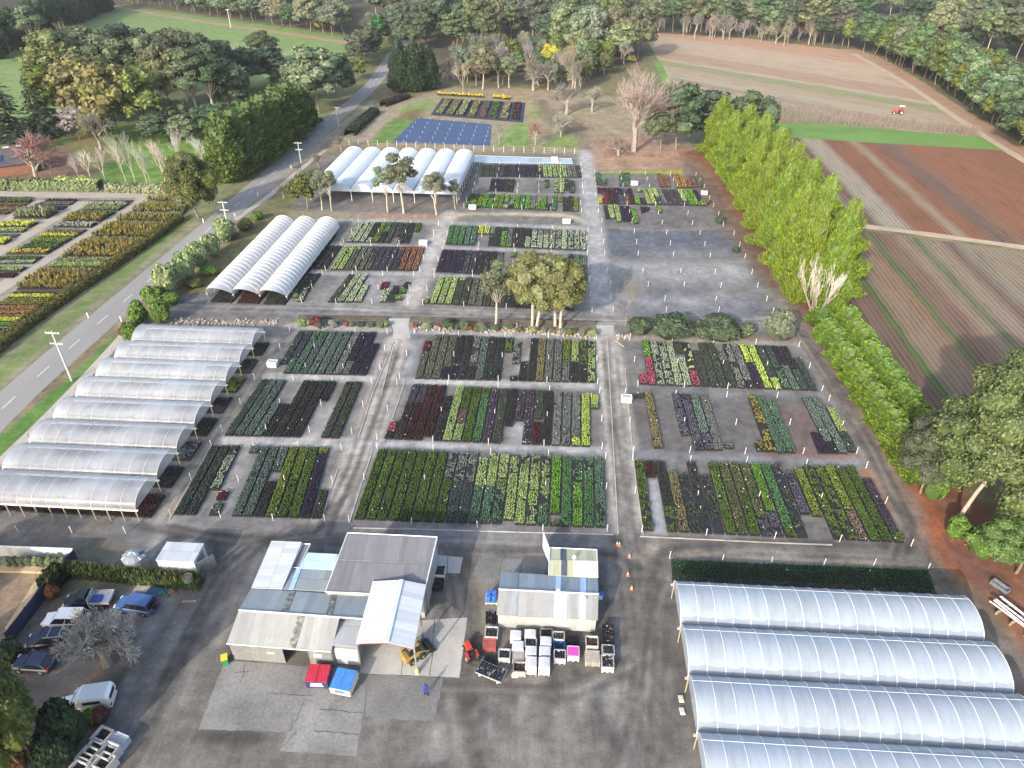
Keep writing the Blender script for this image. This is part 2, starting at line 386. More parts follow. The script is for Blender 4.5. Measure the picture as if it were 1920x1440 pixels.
# ---------------------------------------------------------------- ground
GR, YD, LN = (.143, .136, .129), (.132, .121, .109), (.32, .302, .28)
RS, DB, TAN = (.20, .088, .048), (.105, .07, .055), (.34, .27, .19)
DGR, GS, BGS = (.27, .235, .125), (.10, .155, .045), (.11, .18, .045)
LAY = [
 # far and side country
 ('p', [(-300, 700), (-300, 330), (0, 330), (420, 345), (560, 250), (700, 120), (800, 40), (760, -5), (-300, -5)], (.13, .14, .055), 6, 6, 1),
 ('p', [(0, 170), (-200, 120), (60, 60), (215, 8), (640, 60), (652, 100), (560, 160), (300, 170), (120, 240), (0, 260)], (.15, .215, .075), 3, 3, 1),
 ('p', [(230, 60), (560, 100), (600, 130), (480, 110), (250, 75)], (.25, .27, .14), 8, 6, .7),
 ('p', [(100, 225), (420, 240), (400, 345), (160, 345)], (.115, .20, .045), 3, 3, 1),
 ('p', [(20, 300), (130, 270), (190, 320), (150, 345), (0, 345)], (.17, .10, .075), 3, 4, .9),
 ('p', [(110, 240), (160, 225), (230, 300), (190, 310)], (.20, .12, .08), 2, 3, .7),
 ('p', [(0, 660), (-100, 700), (0, 345), (400, 345), (395, 400), (180, 545)], (.20, .185, .16), 2, 2, 1),
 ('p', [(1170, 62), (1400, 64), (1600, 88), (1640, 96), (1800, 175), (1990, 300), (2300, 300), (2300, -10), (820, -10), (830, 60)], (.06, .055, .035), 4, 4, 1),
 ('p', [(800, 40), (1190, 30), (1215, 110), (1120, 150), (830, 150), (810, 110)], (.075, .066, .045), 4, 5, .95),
 ('p', [(230, -8), (780, -8), (760, 60), (650, 66), (430, 36), (215, 8)], (.085, .072, .05), 4, 4, 1),
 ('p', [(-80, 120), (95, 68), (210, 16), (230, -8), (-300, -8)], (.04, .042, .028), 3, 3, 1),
 # verge left of the road and between the road and the tunnels
 ('p', [(-80, 800), (420, 395), (500, 330), (640, 210), (600, 210), (340, 400), (-80, 730)], (.155, .165, .085), 1.2, 1.5, 1),
 ('l', [(-40, 745), (110, 615), (230, 515), (340, 425)], 2.4, (.12, .175, .05), 1.0, 1.0, .9),
 ('l', [(-60, 765), (60, 675), (180, 573), (290, 480), (370, 415)], 1.2, (.22, .19, .155), .6, .8, .8),
 ('p', [(-80, 930), (-80, 840), (110, 715), (230, 610), (240, 640), (0, 870)], (.17, .14, .09), .8, 1, 1),
 ('p', [(-40, 890), (-40, 850), (120, 717), (215, 628), (226, 637), (60, 800)], (.085, .165, .04), .5, .6, 1),
 ('l', [(-60, 850), (90, 715), (200, 610)], 1.1, (.075, .068, .06), .5, .8, .85),
 ('l', [(240, 600), (330, 520), (450, 405), (560, 310), (650, 235)], 5.5, (.20, .165, .125), 1.5, 1.5, 1),
 ('l', [(430, 410), (520, 340), (640, 235), (700, 190)], 3.0, (.30, .26, .21), 1.5, 2, .8),
 # nursery gravel
 ('p', [(-80, 960), (120, 760), (250, 605), (390, 545), (545, 405), (590, 300), (640, 283), (890, 288), (1095, 288), (1300, 300), (1440, 520), (1510, 610), (1720, 1010), (1960, 1330), (1960, 1500), (-80, 1500)], GR, 1.5, 1.5, 1),
 ('p', [(-80, 985), (250, 968), (330, 974), (660, 984), (1200, 1004), (1730, 1026), (1960, 1260), (1960, 1500), (-80, 1500)], YD, 1, 1.5, 1),
 # dry grass and soil around the far tunnels and mats
 ('p', [(560, 330), (640, 250), (720, 200), (830, 165), (1000, 165), (1220, 190), (1310, 290), (1095, 290), (880, 287), (640, 275)], (.24, .20, .13), 3, 4, 1),
 ('p', [(640, 262), (700, 205), (820, 178), (830, 190), (740, 240), (700, 268)], (.25, .21, .15), 2, 2, 1),
 ('p', [(690, 270), (735, 222), (800, 215), (740, 268)], BGS, 1.5, 1.5, 1),
 ('p', [(740, 208), (800, 186), (825, 188), (790, 215)], (.15, .23, .06), 2, 2, .9),
 ('p', [(735, 225), (770, 205), (800, 205), (790, 222)], (.15, .085, .05), 1.5, 2, .8),
 ('p', [(930, 275), (955, 235), (1000, 228), (995, 275)], (.13, .22, .05), 2, 2, .9),
 ('p', [(1010, 275), (1060, 245), (1090, 262), (1090, 280)], (.15, .21, .06), 2, 2, .9),
 ('p', [(985, 222), (1010, 190), (1030, 215)], (.15, .21, .06), 2, 2, .8),
 ('l', [(1015, 190), (1035, 225), (1090, 255), (1110, 290)], 4.5, (.155, .115, .09), 2, 2, .95),
 ('p', [(1030, 232), (1080, 222), (1110, 245), (1060, 250)], (.09, .07, .055), 2, 2, .7),
 ('p', [(1095, 300), (1130, 255), (1260, 250), (1300, 295), (1310, 318), (1110, 320)], (.27, .175, .125), 2, 3, 1),
 ('p', [(1118, 322), (1280, 318), (1282, 326), (1118, 325)], (.23, .27, .05), .6, .8, 1),
 ('p', [(650, 398), (870, 402), (850, 418), (640, 408)], (.27, .19, .15), 1, 1.5, .95),
 ('p', [(540, 395), (650, 398), (640, 410), (540, 405)], (.22, .20, .12), 1, 1.5, .9),
 ('l', [(650, 384), (870, 386)], 1.5, (.18, .14, .11), .6, 1, .8),
 ('l', [(830, 402), (960, 402), (1060, 404), (1105, 418)], 2.6, (.36, .32, .24), .8, .7, .95),
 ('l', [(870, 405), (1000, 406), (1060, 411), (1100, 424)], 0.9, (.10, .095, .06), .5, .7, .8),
 ('l', [(1120, 424), (1220, 432), (1340, 430), (1358, 420)], 1.0, (.26, .24, .17), .5, .6, .9),
 # dark mats: empty beds on the right, tier by tier
 ('p', [(1125, 430), (1355, 432), (1395, 482), (1130, 480)], (.10, .11, .135), 1.5, 1.5, .9),
 ('p', [(1135, 487), (1398, 487), (1420, 540), (1140, 540)], (.185, .188, .195), 1.5, 3, .9),
 ('p', [(1140, 545), (1425, 545), (1450, 600), (1145, 600)], (.16, .165, .18), 1.5, 2.5, .9),
 ('p', [(1115, 330), (1330, 335), (1358, 425), (1120, 420)], (.125, .12, .12), 1.5, 1.5, .8),
 ('p', [(1180, 742), (1545, 750), (1605, 850), (1185, 848)], (.105, .10, .10), 1.2, 1.5, .8),
 ('p', [(1440, 760), (1545, 760), (1600, 850), (1480, 850)], (.145, .105, .095), 1.5, 2, .7),
 ('p', [(1190, 640), (1500, 650), (1540, 735), (1200, 728)], (.135, .135, .14), 1.2, 1.5, .8),
 ('p', [(1140, 492), (1250, 500), (1380, 495), (1400, 515), (1250, 525), (1145, 515)], (.27, .27, .272), 2, 4, .8),
 ('p', [(1150, 555), (1260, 552), (1330, 560), (1300, 575), (1200, 580)], (.24, .24, .245), 2, 4, .7), ('p', [(1200, 470), (1360, 470), (1380, 482), (1210, 482)], (.2, .2, .205), 1.5, 3, .7),
 ('p', [(690, 850), (715, 760), (760, 730), (740, 760), (720, 825)], (.25, .255, .26), 1.0, 1.0, .8), ('p', [(745, 640), (790, 640), (770, 705), (735, 705)], (.26, .27, .28), .8, .8, .85), ('p', [(560, 725), (600, 720), (540, 800), (500, 790)], (.24, .235, .23), 1, 1.5, .6),
 ('p', [(600, 770), (650, 745), (610, 825), (570, 825)], (.26, .255, .25), 1, 1.5, .8), ('p', [(420, 860), (480, 840), (430, 965), (400, 965)], (.25, .24, .23), 1, 1.2, .8), ('p', [(1218, 900), (1232, 900), (1250, 1000), (1225, 1000)], (.30, .31, .33), .6, .5, .95),
 ('p', [(950, 830), (960, 790), (990, 790), (985, 832)], (.25, .25, .25), .6, .6, .9), ('p', [(1005, 640), (1030, 640), (1000, 700), (960, 700)], (.28, .27, .27), .6, .8, .85), ('p', [(640, 520), (760, 520), (720, 565), (580, 565)], (.22, .22, .222), 1.2, 1.5, .8),
 ('p', [(545, 604), (726, 606), (726, 616), (545, 614)], (.27, .20, .13), .8, .8, .9), ('p', [(772, 608), (1116, 616), (1114, 634), (772, 618)], (.30, .215, .145), .8, .8, .9), ('p', [(1155, 628), (1490, 634), (1490, 642), (1155, 636)], (.26, .17, .12), .8, .8, .9), ('p', [(310, 600), (525, 600), (520, 608), (310, 612)], (.27, .21, .17), .6, .8, .9),
 # red soil by the right hedges
 ('p', [(1275, 285), (1340, 340), (1440, 520), (1500, 612), (1560, 700), (1660, 850), (1712, 960), (1745, 1040), (1830, 1110), (1960, 1290), (1960, 1040), (1800, 900), (1700, 760), (1560, 600), (1420, 400), (1330, 280)], (.175, .082, .052), 1.5, 2, 1),
 ('p', [(1530, 650), (1600, 740), (1700, 860), (1760, 960), (1860, 1060), (1800, 1100), (1720, 1010), (1640, 850), (1580, 740)], (.235, .085, .042), 1, 1.5, .95),
 ('p', [(1605, 880), (1640, 880), (1702, 1010), (1680, 1012)], (.24, .105, .06), .8, 1.0, .95),
 ('l', [(1440, 852), (1610, 858)], 1.2, (.21, .09, .055), .6, .8, .9),
 ('p', [(1760, 1010), (1850, 1030), (1900, 1110), (1830, 1110)], (.16, .085, .07), 1, 1.5, .8),
 ('l', [(1455, 520), (1500, 605), (1540, 680), (1600, 770), (1650, 860), (1700, 950), (1712, 1010)], 3.6, (.17, .14, .125), 1.0, .8, .9),
 ('l', [(1290, 300), (1350, 390), (1400, 460), (1455, 530)], 5.0, (.13, .085, .065), 1.5, 1, .9),
 ('l', [(1720, 1040), (1800, 1130), (1880, 1230), (1960, 1330)], 4.0, (.13, .115, .10), 1.5, 1.5, .85),
 # lanes
 ('l', [(1097, 285), (1103, 340), (1112, 420), (1124, 520), (1132, 600)], 4.6, (.30, .30, .30), 1.0, 1.2, .95),
 ('l', [(1135, 630), (1147, 720), (1158, 800), (1170, 900), (1180, 990)], 4.8, LN, .6, .5, .95),
 ('l', [(1140, 680), (1152, 780), (1166, 880), (1178, 980)], .9, (.17, .165, .16), .6, .6, .8),
 ('l', [(843, 400), (815, 460), (790, 520), (768, 570)], 4.2, LN, 1.0, 1.0, .95),
 ('l', [(745, 640), (718, 730), (688, 820), (650, 905), (615, 990)], 4.4, (.34, .315, .285), .7, .6, .95),
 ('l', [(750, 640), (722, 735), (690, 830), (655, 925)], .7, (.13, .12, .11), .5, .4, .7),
 ('l', [(512, 640), (455, 740), (390, 850), (300, 985)], 2.6, (.34, .30, .24), .8, .6, .9),
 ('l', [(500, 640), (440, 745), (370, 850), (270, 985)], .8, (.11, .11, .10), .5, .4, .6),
 ('l', [(330, 575), (600, 576), (760, 583), (1000, 592), (1120, 600), (1440, 604)], 3.2, (.31, .30, .28), 1.0, .7, .9),
 ('l', [(340, 560), (420, 570), (600, 584)], 4.0, (.16, .165, .175), 1.0, 1.0, .8),
 ('l', [(540, 612), (730, 619)], 1.7, (.31, .31, .31), .5, .4, .8), ('l', [(770, 622), (950, 628), (1120, 634)], 1.7, (.31, .31, .33), .5, .4, .8),
 ('l', [(1180, 634), (1350, 640), (1490, 646)], 1.7, (.27, .27, .26), .5, .4, .8),
 ('l', [(505, 706), (700, 710)], 2.2, (.34, .335, .325), .5, .4, .9), ('l', [(745, 714), (1120, 723)], 2.0, (.34, .335, .325), .5, .4, .9),
 ('l', [(1180, 732), (1545, 740)], 2.0, (.15, .15, .155), .5, .4, .8),
 ('l', [(425, 826), (660, 831)], 2.4, (.35, .34, .33), .5, .4, .9), ('l', [(700, 832), (1130, 846)], 1.8, (.33, .33, .33), .5, .4, .9),
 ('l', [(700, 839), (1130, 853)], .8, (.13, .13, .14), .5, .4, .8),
 ('l', [(1185, 853), (1450, 861), (1610, 865)], 1.8, (.17, .17, .18), .5, .4, .85),
 ('l', [(560, 458), (690, 460), (800, 465)], 1.8, (.29, .29, .30), .5, .4, .8), ('l', [(575, 512), (790, 514)], 1.8, (.29, .29, .30), .5, .4, .8),
 ('l', [(820, 464), (960, 469), (1105, 476)], 1.8, (.28, .28, .29), .5, .4, .8), ('l', [(810, 516), (920, 521)], 1.8, (.29, .29, .30), .5, .4, .8),
 ('l', [(560, 412), (700, 414), (840, 418), (1090, 428)], 2.4, (.30, .30, .29), .8, .6, .8),
 ('l', [(900, 335), (1090, 337)], 1.4, (.21, .21, .21), .5, .4, .8), ('l', [(890, 362), (1090, 365)], 1.4, (.21, .21, .21), .5, .4, .8),
 # lower yard: worn tracks, dark and tan patches, one painted strip of sunlight
 ('l', [(250, 985), (420, 1000), (640, 1000), (900, 1008), (1180, 1018)], 4.0, (.155, .155, .165), 1.5, 1.2, .85),
 ('l', [(1210, 1028), (1450, 1040), (1640, 1052)], 2.2, (.27, .235, .19), 1.0, .8, .9),
 ('l', [(1210, 1016), (1450, 1026), (1690, 1040)], 1.2, (.12, .115, .11), .7, .6, .8),
 ('p', [(1183, 1025), (1205, 1030), (1210, 1055), (1185, 1050)], (.30, .24, .18), .8, .8, .85),
 ('l', [(1165, 1005), (1150, 1025), (1110, 1030)], 1.0, (.09, .085, .08), .6, .5, .8),
 ('l', [(1215, 1075), (1230, 1045), (1290, 1025)], 1.0, (.085, .08, .075), .6, .5, .8),
 ('l', [(1120, 1040), (1150, 1070), (1170, 1110)], 1.2, (.085, .08, .075), .8, .6, .7),
 ('l', [(1215, 1080), (1205, 1180), (1200, 1300), (1215, 1440)], 4.5, (.17, .165, .15), 2.5, 2, .7),
 ('l', [(470, 1000), (400, 1110), (330, 1220), (270, 1330), (200, 1440)], 4.5, (.16, .15, .14), 2.0, 1.5, .7),
 ('l', [(400, 1010), (420, 1080), (380, 1170), (320, 1270)], 1.0, (.08, .078, .075), .8, .7, .7),
 ('p', [(190, 1235), (240, 1240), (150, 1300), (120, 1295)], (.27, .2, .14), 1.0, 1.0, .85),  # strip of sunlight painted into the ground colour
 ('p', [(100, 1080), (330, 1095), (300, 1120), (110, 1120)], (.12, .125, .07), 1.0, 1.2, .8),
 ('p', [(150, 1010), (230, 1030), (200, 1050), (130, 1040)], (.12, .12, .075), 1.0, 1.2, .7),
 ('p', [(60, 1190), (130, 1080), (150, 1100), (100, 1260), (40, 1250)], (.12, .105, .075), 1.0, 1.0, .8),
 ('p', [(900, 1110), (912, 1120), (905, 1260), (890, 1230)], (.13, .155, .055), .6, .8, .85),
 ('p', [(880, 1060), (915, 1090), (905, 1150), (870, 1150)], (.20, .16, .125), .8, .8, .75),
 ('p', [(370, 1372), (440, 1365), (510, 1385), (470, 1400), (385, 1398)], (.05, .048, .047), .5, .6, .9),
 ('p', [(560, 1300), (900, 1320), (1300, 1350), (1300, 1500), (400, 1500)], (.15, .142, .13), 4, 3, .7),
 ('p', [(860, 1270), (960, 1300), (900, 1360), (840, 1330)], (.075, .072, .068), 2, 2, .6),
 ('p', [(1080, 1080), (1180, 1080), (1160, 1200), (1130, 1180)], (.085, .085, .085), 1.5, 1, .6),
 ('p', [(1150, 1180), (1200, 1260), (1205, 1440), (1100, 1300)], (.15, .155, .17), 1.2, .8, .7),
 ('p', [(1215, 1100), (1265, 1100), (1300, 1440), (1230, 1440)], (.07, .068, .068), 1.5, 1.0, .75),
 ('p', [(0, 1055), (100, 1065), (70, 1140), (0, 1210)], (.26, .18, .12), .8, 1.0, .9),
 ('p', [(0, 1040), (110, 1048), (60, 1150), (0, 1230), (0, 1200), (85, 1070), (0, 1062)], (.22, .19, .17), .4, .6, .8),
]
_q = np.random.default_rng(31)
for _ in range(90):      # pale and dark streaks painted as sun and tree shade raking the yard
    u0, v0 = 200 + 1050 * _q.random(), 1090 + 330 * _q.random(); L0 = 40 + 120 * _q.random(); sl = (.55 if u0 < 700 else .12) + .25 * _q.normal()
    LAY.append(('l', [(u0, v0), (u0 + sl * L0, v0 - L0)], .35 + 1.1 * _q.random(), [(.25, .235, .21), (.055, .053, .05), (.21, .20, .19)][_q.integers(3)], .6, .6, .75))
TRACKS = [[(1176, 985), (1186, 1040), (1200, 1160), (1195, 1300), (1150, 1460)], [(250, 985), (410, 1005), (405, 1090), (330, 1240), (230, 1450)], [(420, 1000), (640, 1012), (900, 1022), (1150, 1030), (1215, 1062), (1225, 1200), (1215, 1460)],
  [(1700, 1040), (1400, 1030), (1245, 1048), (1212, 1150), (1190, 1300)], [(850, 1025), (870, 1120), (882, 1200), (866, 1300), (900, 1460)], [(620, 1310), (860, 1290), (1050, 1300), (1190, 1240), (1208, 1090)], [(300, 985), (440, 1012), (640, 1004), (760, 1000)],
  [(640, 940), (610, 995), (480, 1015), (410, 1080), (350, 1180)], [(1140, 650), (1156, 800), (1172, 930), (1180, 1000)], [(745, 650), (712, 750), (668, 870), (618, 990)], [(340, 578), (600, 582), (900, 592), (1110, 603), (1430, 607)], [(1500, 615), (1560, 705), (1640, 850), (1710, 985), (1690, 1045)], [(500, 660), (440, 755), (370, 870), (300, 980)]]
for T_ in TRACKS:
    for k in range(4):
        ox, oy = _q.normal() * 9, _q.normal() * 7
        for s in (-1, 1):
            LAY.append(('l', [(u + ox + s * 8.5 + 3 * _q.normal(), v + oy + s * 1.2 + 2 * _q.normal()) for u, v in T_], .34 + .2 * _q.random(), [(.07, .066, .062), (.225, .21, .19), (.085, .08, .075), (.06, .057, .053)][k], .35, .25, .6))
def ground_colours(X, Y):
    n1 = fbm(X, Y, .05, 1); n2 = fbm(X, Y, .35, 5); n3 = fbm(X, Y, 1.1, 9, 3)
    C = np.stack([lerp(.10, .19, n1), lerp(.115, .15, n1), lerp(.05, .085, n1)], -1)
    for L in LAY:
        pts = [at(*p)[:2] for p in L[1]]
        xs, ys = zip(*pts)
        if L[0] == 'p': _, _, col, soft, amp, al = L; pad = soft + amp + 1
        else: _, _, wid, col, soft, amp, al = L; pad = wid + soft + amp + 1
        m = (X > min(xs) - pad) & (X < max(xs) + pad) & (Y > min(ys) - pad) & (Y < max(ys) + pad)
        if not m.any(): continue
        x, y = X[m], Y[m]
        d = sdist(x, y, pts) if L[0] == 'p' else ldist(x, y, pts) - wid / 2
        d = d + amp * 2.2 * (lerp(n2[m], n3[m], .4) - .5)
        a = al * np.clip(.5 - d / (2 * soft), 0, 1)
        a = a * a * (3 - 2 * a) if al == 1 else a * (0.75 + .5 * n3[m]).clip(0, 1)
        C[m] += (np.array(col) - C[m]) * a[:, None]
    near = np.clip((330 - Y) / 100, .3, 1)
    n4 = fbm(X, Y, .12, 21, 3)
    C *= (1 + near * .5 * (n2 - .5) + near * .5 * (n3 - .5) + near * .35 * (n4 - .5))[:, None]
    return np.clip(C, .01, .8)
def axis_lines(segs):
    out = []
    for a, b, s in segs: out += list(np.arange(a, b, s))
    return np.array(out + [segs[-1][1]])
gx = axis_lines([(-1500, -420, 60), (-420, -160, 8), (-160, -80, 1.6), (-80, 62, .32), (62, 130, 1.6), (130, 420, 8), (420, 1500, 60)])
gy = axis_lines([(-120, 25, 12), (25, 66, .27), (66, 130, .45), (130, 240, .8), (240, 420, 3), (420, 800, 10), (800, 2600, 90)])
GX, GY = np.meshgrid(gx, gy)
xs_, ys_ = GX.ravel(), GY.ravel()
gc = ground_colours(xs_, ys_)
mb = MB()
nxg = len(gx)
ii = (np.arange(len(gy) - 1)[:, None] * nxg + np.arange(nxg - 1)[None]).ravel()
mb.add(np.c_[xs_, ys_, np.zeros(len(xs_))], np.c_[ii, ii + 1, ii + 1 + nxg, ii + nxg])
def ground_material():
    m, N, L = new_mat("soil_gravel_and_grass")
    a = N.new("ShaderNodeAttribute"); a.attribute_name = "soil"
    g = noise(N, L, 4.0, 5, 0.75); g2 = noise(N, L, .8, 5, .65)
    k = ramp(N, L, g.outputs[0], [(.25, .70), (.75, 1.30)])
    k2 = ramp(N, L, g2.outputs[0], [(.3, .86), (.7, 1.14)])
    g3 = noise(N, L, .9, 5, .65, stretch=(2.2, .10, 1)); g4 = noise(N, L, .9, 5, .65, stretch=(.10, 2.2, 1)); g5 = noise(N, L, .22, 8, .72)
    c = mixc(N, L, 1.0, a.outputs['Color'], ramp(N, L, g3.outputs[0], [(.3, .91), (.7, 1.09)]), 'MULTIPLY')
    c = mixc(N, L, 1.0, c, ramp(N, L, g4.outputs[0], [(.3, .95), (.7, 1.05)]), 'MULTIPLY')
    c = mixc(N, L, 1.0, c, ramp(N, L, g5.outputs[0], [(.3, .72), (.7, 1.26)]), 'MULTIPLY')
    c = mixc(N, L, 1.0, c, k, 'MULTIPLY'); c = mixc(N, L, 1.0, c, k2, 'MULTIPLY')
    b = bsdf(N, L, c, .92, 0, .15)
    bump(N, L, b, g.outputs[0], .5, .06)
    out_link(N, L, b.outputs[0]); return m
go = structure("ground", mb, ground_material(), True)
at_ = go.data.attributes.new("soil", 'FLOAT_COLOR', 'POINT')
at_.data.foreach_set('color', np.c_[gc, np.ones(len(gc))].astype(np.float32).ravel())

def sheet(name, px, m, z=.004, kind='structure', ragged=0.0):
    b = MB(); pts = np.array([at(*p)[:2] for p in px])
    if ragged:
        r = np.random.default_rng(int(px[0][0])); q = []
        for i in range(len(pts)):
            a, c = pts[i], pts[(i + 1) % len(pts)]; k = max(2, int(np.hypot(*(c - a)) / .6)); n = np.array([c[1] - a[1], a[0] - c[0]]) / np.hypot(*(c - a))
            q += [lerp(a, c, t) + n * ragged * r.normal() * (t > 0) for t in np.arange(k) / k]
        pts = np.array(q)
    ar = np.sum(pts[:, 0] * np.roll(pts[:, 1], -1) - np.roll(pts[:, 0], -1) * pts[:, 1])
    if ar < 0: pts = pts[::-1]
    b.poly(np.c_[pts, np.full(len(pts), z)])
    return setp(b.build(name, m), kind=kind)
def ribbon(px, w, z, jitter=0.0):
    p = np.array([at(*q)[:2] for q in px])
    q = [p[0]]
    for i in range(len(p) - 1):
        k = max(2, int(np.hypot(*(p[i + 1] - p[i])) / 6))
        q += [lerp(p[i], p[i + 1], t) for t in np.arange(1, k + 1) / k]
    q = np.array(q)
    if len(q) > 5:
        for _ in range(2): q[1:-1] = (q[:-2] + 2 * q[1:-1] + q[2:]) / 4
    t = np.gradient(q, axis=0); t /= np.linalg.norm(t, axis=1)[:, None]
    n = np.c_[t[:, 1], -t[:, 0]]
    w = np.broadcast_to(w, len(q)) * (1 + jitter * (np.random.default_rng(1).random(len(q)) - .5))
    a, b = q - n * w[:, None] / 2, q + n * w[:, None] / 2
    k = len(q)
    V = np.r_[np.c_[a, np.full(k, z)], np.c_[b, np.full(k, z)]]
    i = np.arange(k - 1)
    return V, np.c_[i, i + k, i + k + 1, i + 1], q
asphalt = sheet_mat("asphalt", [(.3, (.215, .21, .205)), (.7, (.275, .265, .255))], .12, 5, .14, stretch=(1, .12, 1))
ROAD = [(-90, 868), (-30, 797), (35, 737), (103, 677), (168, 620), (223, 573), (272, 532), (315, 495), (388, 433), (448, 380), (520, 318), (575, 268), (627, 222), (665, 190), (700, 158), (725, 120), (745, 92), (775, 65), (805, 35), (845, -5)]
V, F, RQ = ribbon(ROAD, 6.6, .006, .05)
mb = MB(); mb.add(V, F); structure("road", mb, asphalt)
white_line = plain("worn_line_paint", (.62, .61, .58), .7, var=.25, scale=4)
seg = np.r_[0, np.cumsum(np.hypot(*np.diff(RQ, axis=0).T))]
def road_at(s): return np.array([np.interp(s, seg, RQ[:, 0]), np.interp(s, seg, RQ[:, 1])])
mb = MB()
for s0 in np.arange(4, 420, 9.0):
    p, q = road_at(s0), road_at(s0 + 3.4); t = (q - p) / np.linalg.norm(q - p); n = np.array([t[1], -t[0]]) * .075
    mb.poly([(*(p - n), .011), (*(p + n), .011), (*(q + n), .011), (*(q - n), .011)])
structure("road_centre_line", mb, white_line)
conc = sheet_mat("pale_concrete_paving", [(.3, (.30, .29, .27)), (.7, (.42, .41, .385))], .35, 5, .16)
path = sheet_mat("sandy_footpath", [(.3, (.33, .31, .28)), (.7, (.42, .39, .35))], .6, 5, .18)
V, F, _ = ribbon([(-70, 925), (0, 868), (60, 810), (130, 740), (190, 675), (232, 628)], 1.7, .006, .1)
mb = MB(); mb.add(V, F); structure("footpath", mb, path)
V, F, _ = ribbon([(440, 412), (500, 372), (560, 320), (610, 280)], 1.6, .006, .1)
mb = MB(); mb.add(V, F); structure("footpath", mb, path)
# kerbs of the two gravel lanes and the tier edges
kerbm = plain("weathered_kerb", (.36, .34, .29), .9, var=.35, scale=.5)
mb = MB()
for line in ([(1139, 640), (1148, 800), (1159, 1000)], [(1172, 690), (1180, 780), (1192, 900), (1206, 1003)], [(738, 640), (700, 735), (672, 820)],
             [(738, 650), (715, 740)], [(633, 880), (603, 975)], [(655, 980), (700, 840)], [(662, 990), (900, 996), (1150, 1003)], [(1200, 1006), (1450, 1018), (1560, 1022)],
             [(1155, 640), (1170, 650)], [(720, 830), (760, 715)], [(396, 836), (318, 975)]):
    p = np.array([at(*q)[:2] for q in line])
    for i in range(len(p) - 1):
        L_ = np.hypot(*(p[i + 1] - p[i])); c = (p[i] + p[i + 1]) / 2
        mb.box((c[0], c[1], .05), (L_, .16, .1), math.atan2(p[i + 1][1] - p[i][1], p[i + 1][0] - p[i][0]))
structure("kerb", mb, kerbm)
# concrete slabs around the sheds
slabs = sheet_mat("yard_concrete", [(.3, (.13, .128, .125)), (.5, (.20, .196, .19)), (.72, (.26, .255, .245))], .22, 3, .3)
clean = sheet_mat("clean_concrete", [(.3, (.30, .29, .27)), (.7, (.42, .41, .385))], .3, 4, .15)
dullc = sheet_mat("stained_concrete", [(.25, (.12, .118, .115)), (.75, (.21, .206, .2))], .3, 4, .3)
sheet("concrete_slab", [(421, 1238), (690, 1258), (583, 1302), (555, 1372), (372, 1368)], slabs, .008, ragged=.03)
sheet("concrete_slab", [(570, 1305), (688, 1262), (688, 1290), (668, 1418), (525, 1408)], slabs, .010, ragged=.03)
sheet("concrete_slab", [(690, 1264), (830, 1272), (815, 1352), (678, 1345)], dullc, .012, ragged=.05)
sheet("concrete_slab", [(672, 1170), (876, 1158), (861, 1271), (676, 1262)], clean, .014, ragged=.02)
sheet("concrete_slab", [(815, 1040), (868, 1045), (862, 1075), (812, 1074)], conc, .008)
sheet("concrete_slab", [(898, 1046), (1028, 1050), (1020, 1085), (885, 1080)], dullc, .008, ragged=.06)
# cracks and joints in the slabs
crack = plain("dark_crack", (.075, .072, .068), .95)
cm_ = MB(); r = np.random.default_rng(8)
for p, q in (((462, 1242), (450, 1282)), ((575, 1310), (543, 1372)), ((555, 1372), (528, 1402)), ((500, 1300), (585, 1304)), ((688, 1292), (682, 1342)), ((440, 1262), (468, 1258)), ((760, 1160), (752, 1266)), ((815, 1160), (806, 1268)), ((600, 1330), (680, 1336)), ((590, 1370), (672, 1378)), ((840, 1042), (838, 1074)), ((940, 1046), (936, 1080)), ((980, 1048), (975, 1082))):
    a, c = A2(*p), A2(*q); k = 9; pts = [lerp(a, c, t) + r.normal(size=2) * .05 * (0 < t < 1) for t in np.linspace(0, 1, k)]
    for s, e in zip(pts, pts[1:]):
        n = np.array([e[1] - s[1], s[0] - e[0]]); n = n / np.hypot(*n) * (.02 + .03 * r.random()); cm_.poly([(*(s - n), .02), (*(s + n), .02), (*(e + n), .02), (*(e - n), .02)][::-1])
structure("concrete_cracks", cm_, crack)
# two concrete ramps over the bank
for px in ([(728, 597), (768, 597), (766, 612), (770, 634), (736, 636), (738, 618)], [(1118, 610), (1152, 610), (1149, 628), (1120, 627)]):
    sheet("concrete_ramp", px, conc, .02)

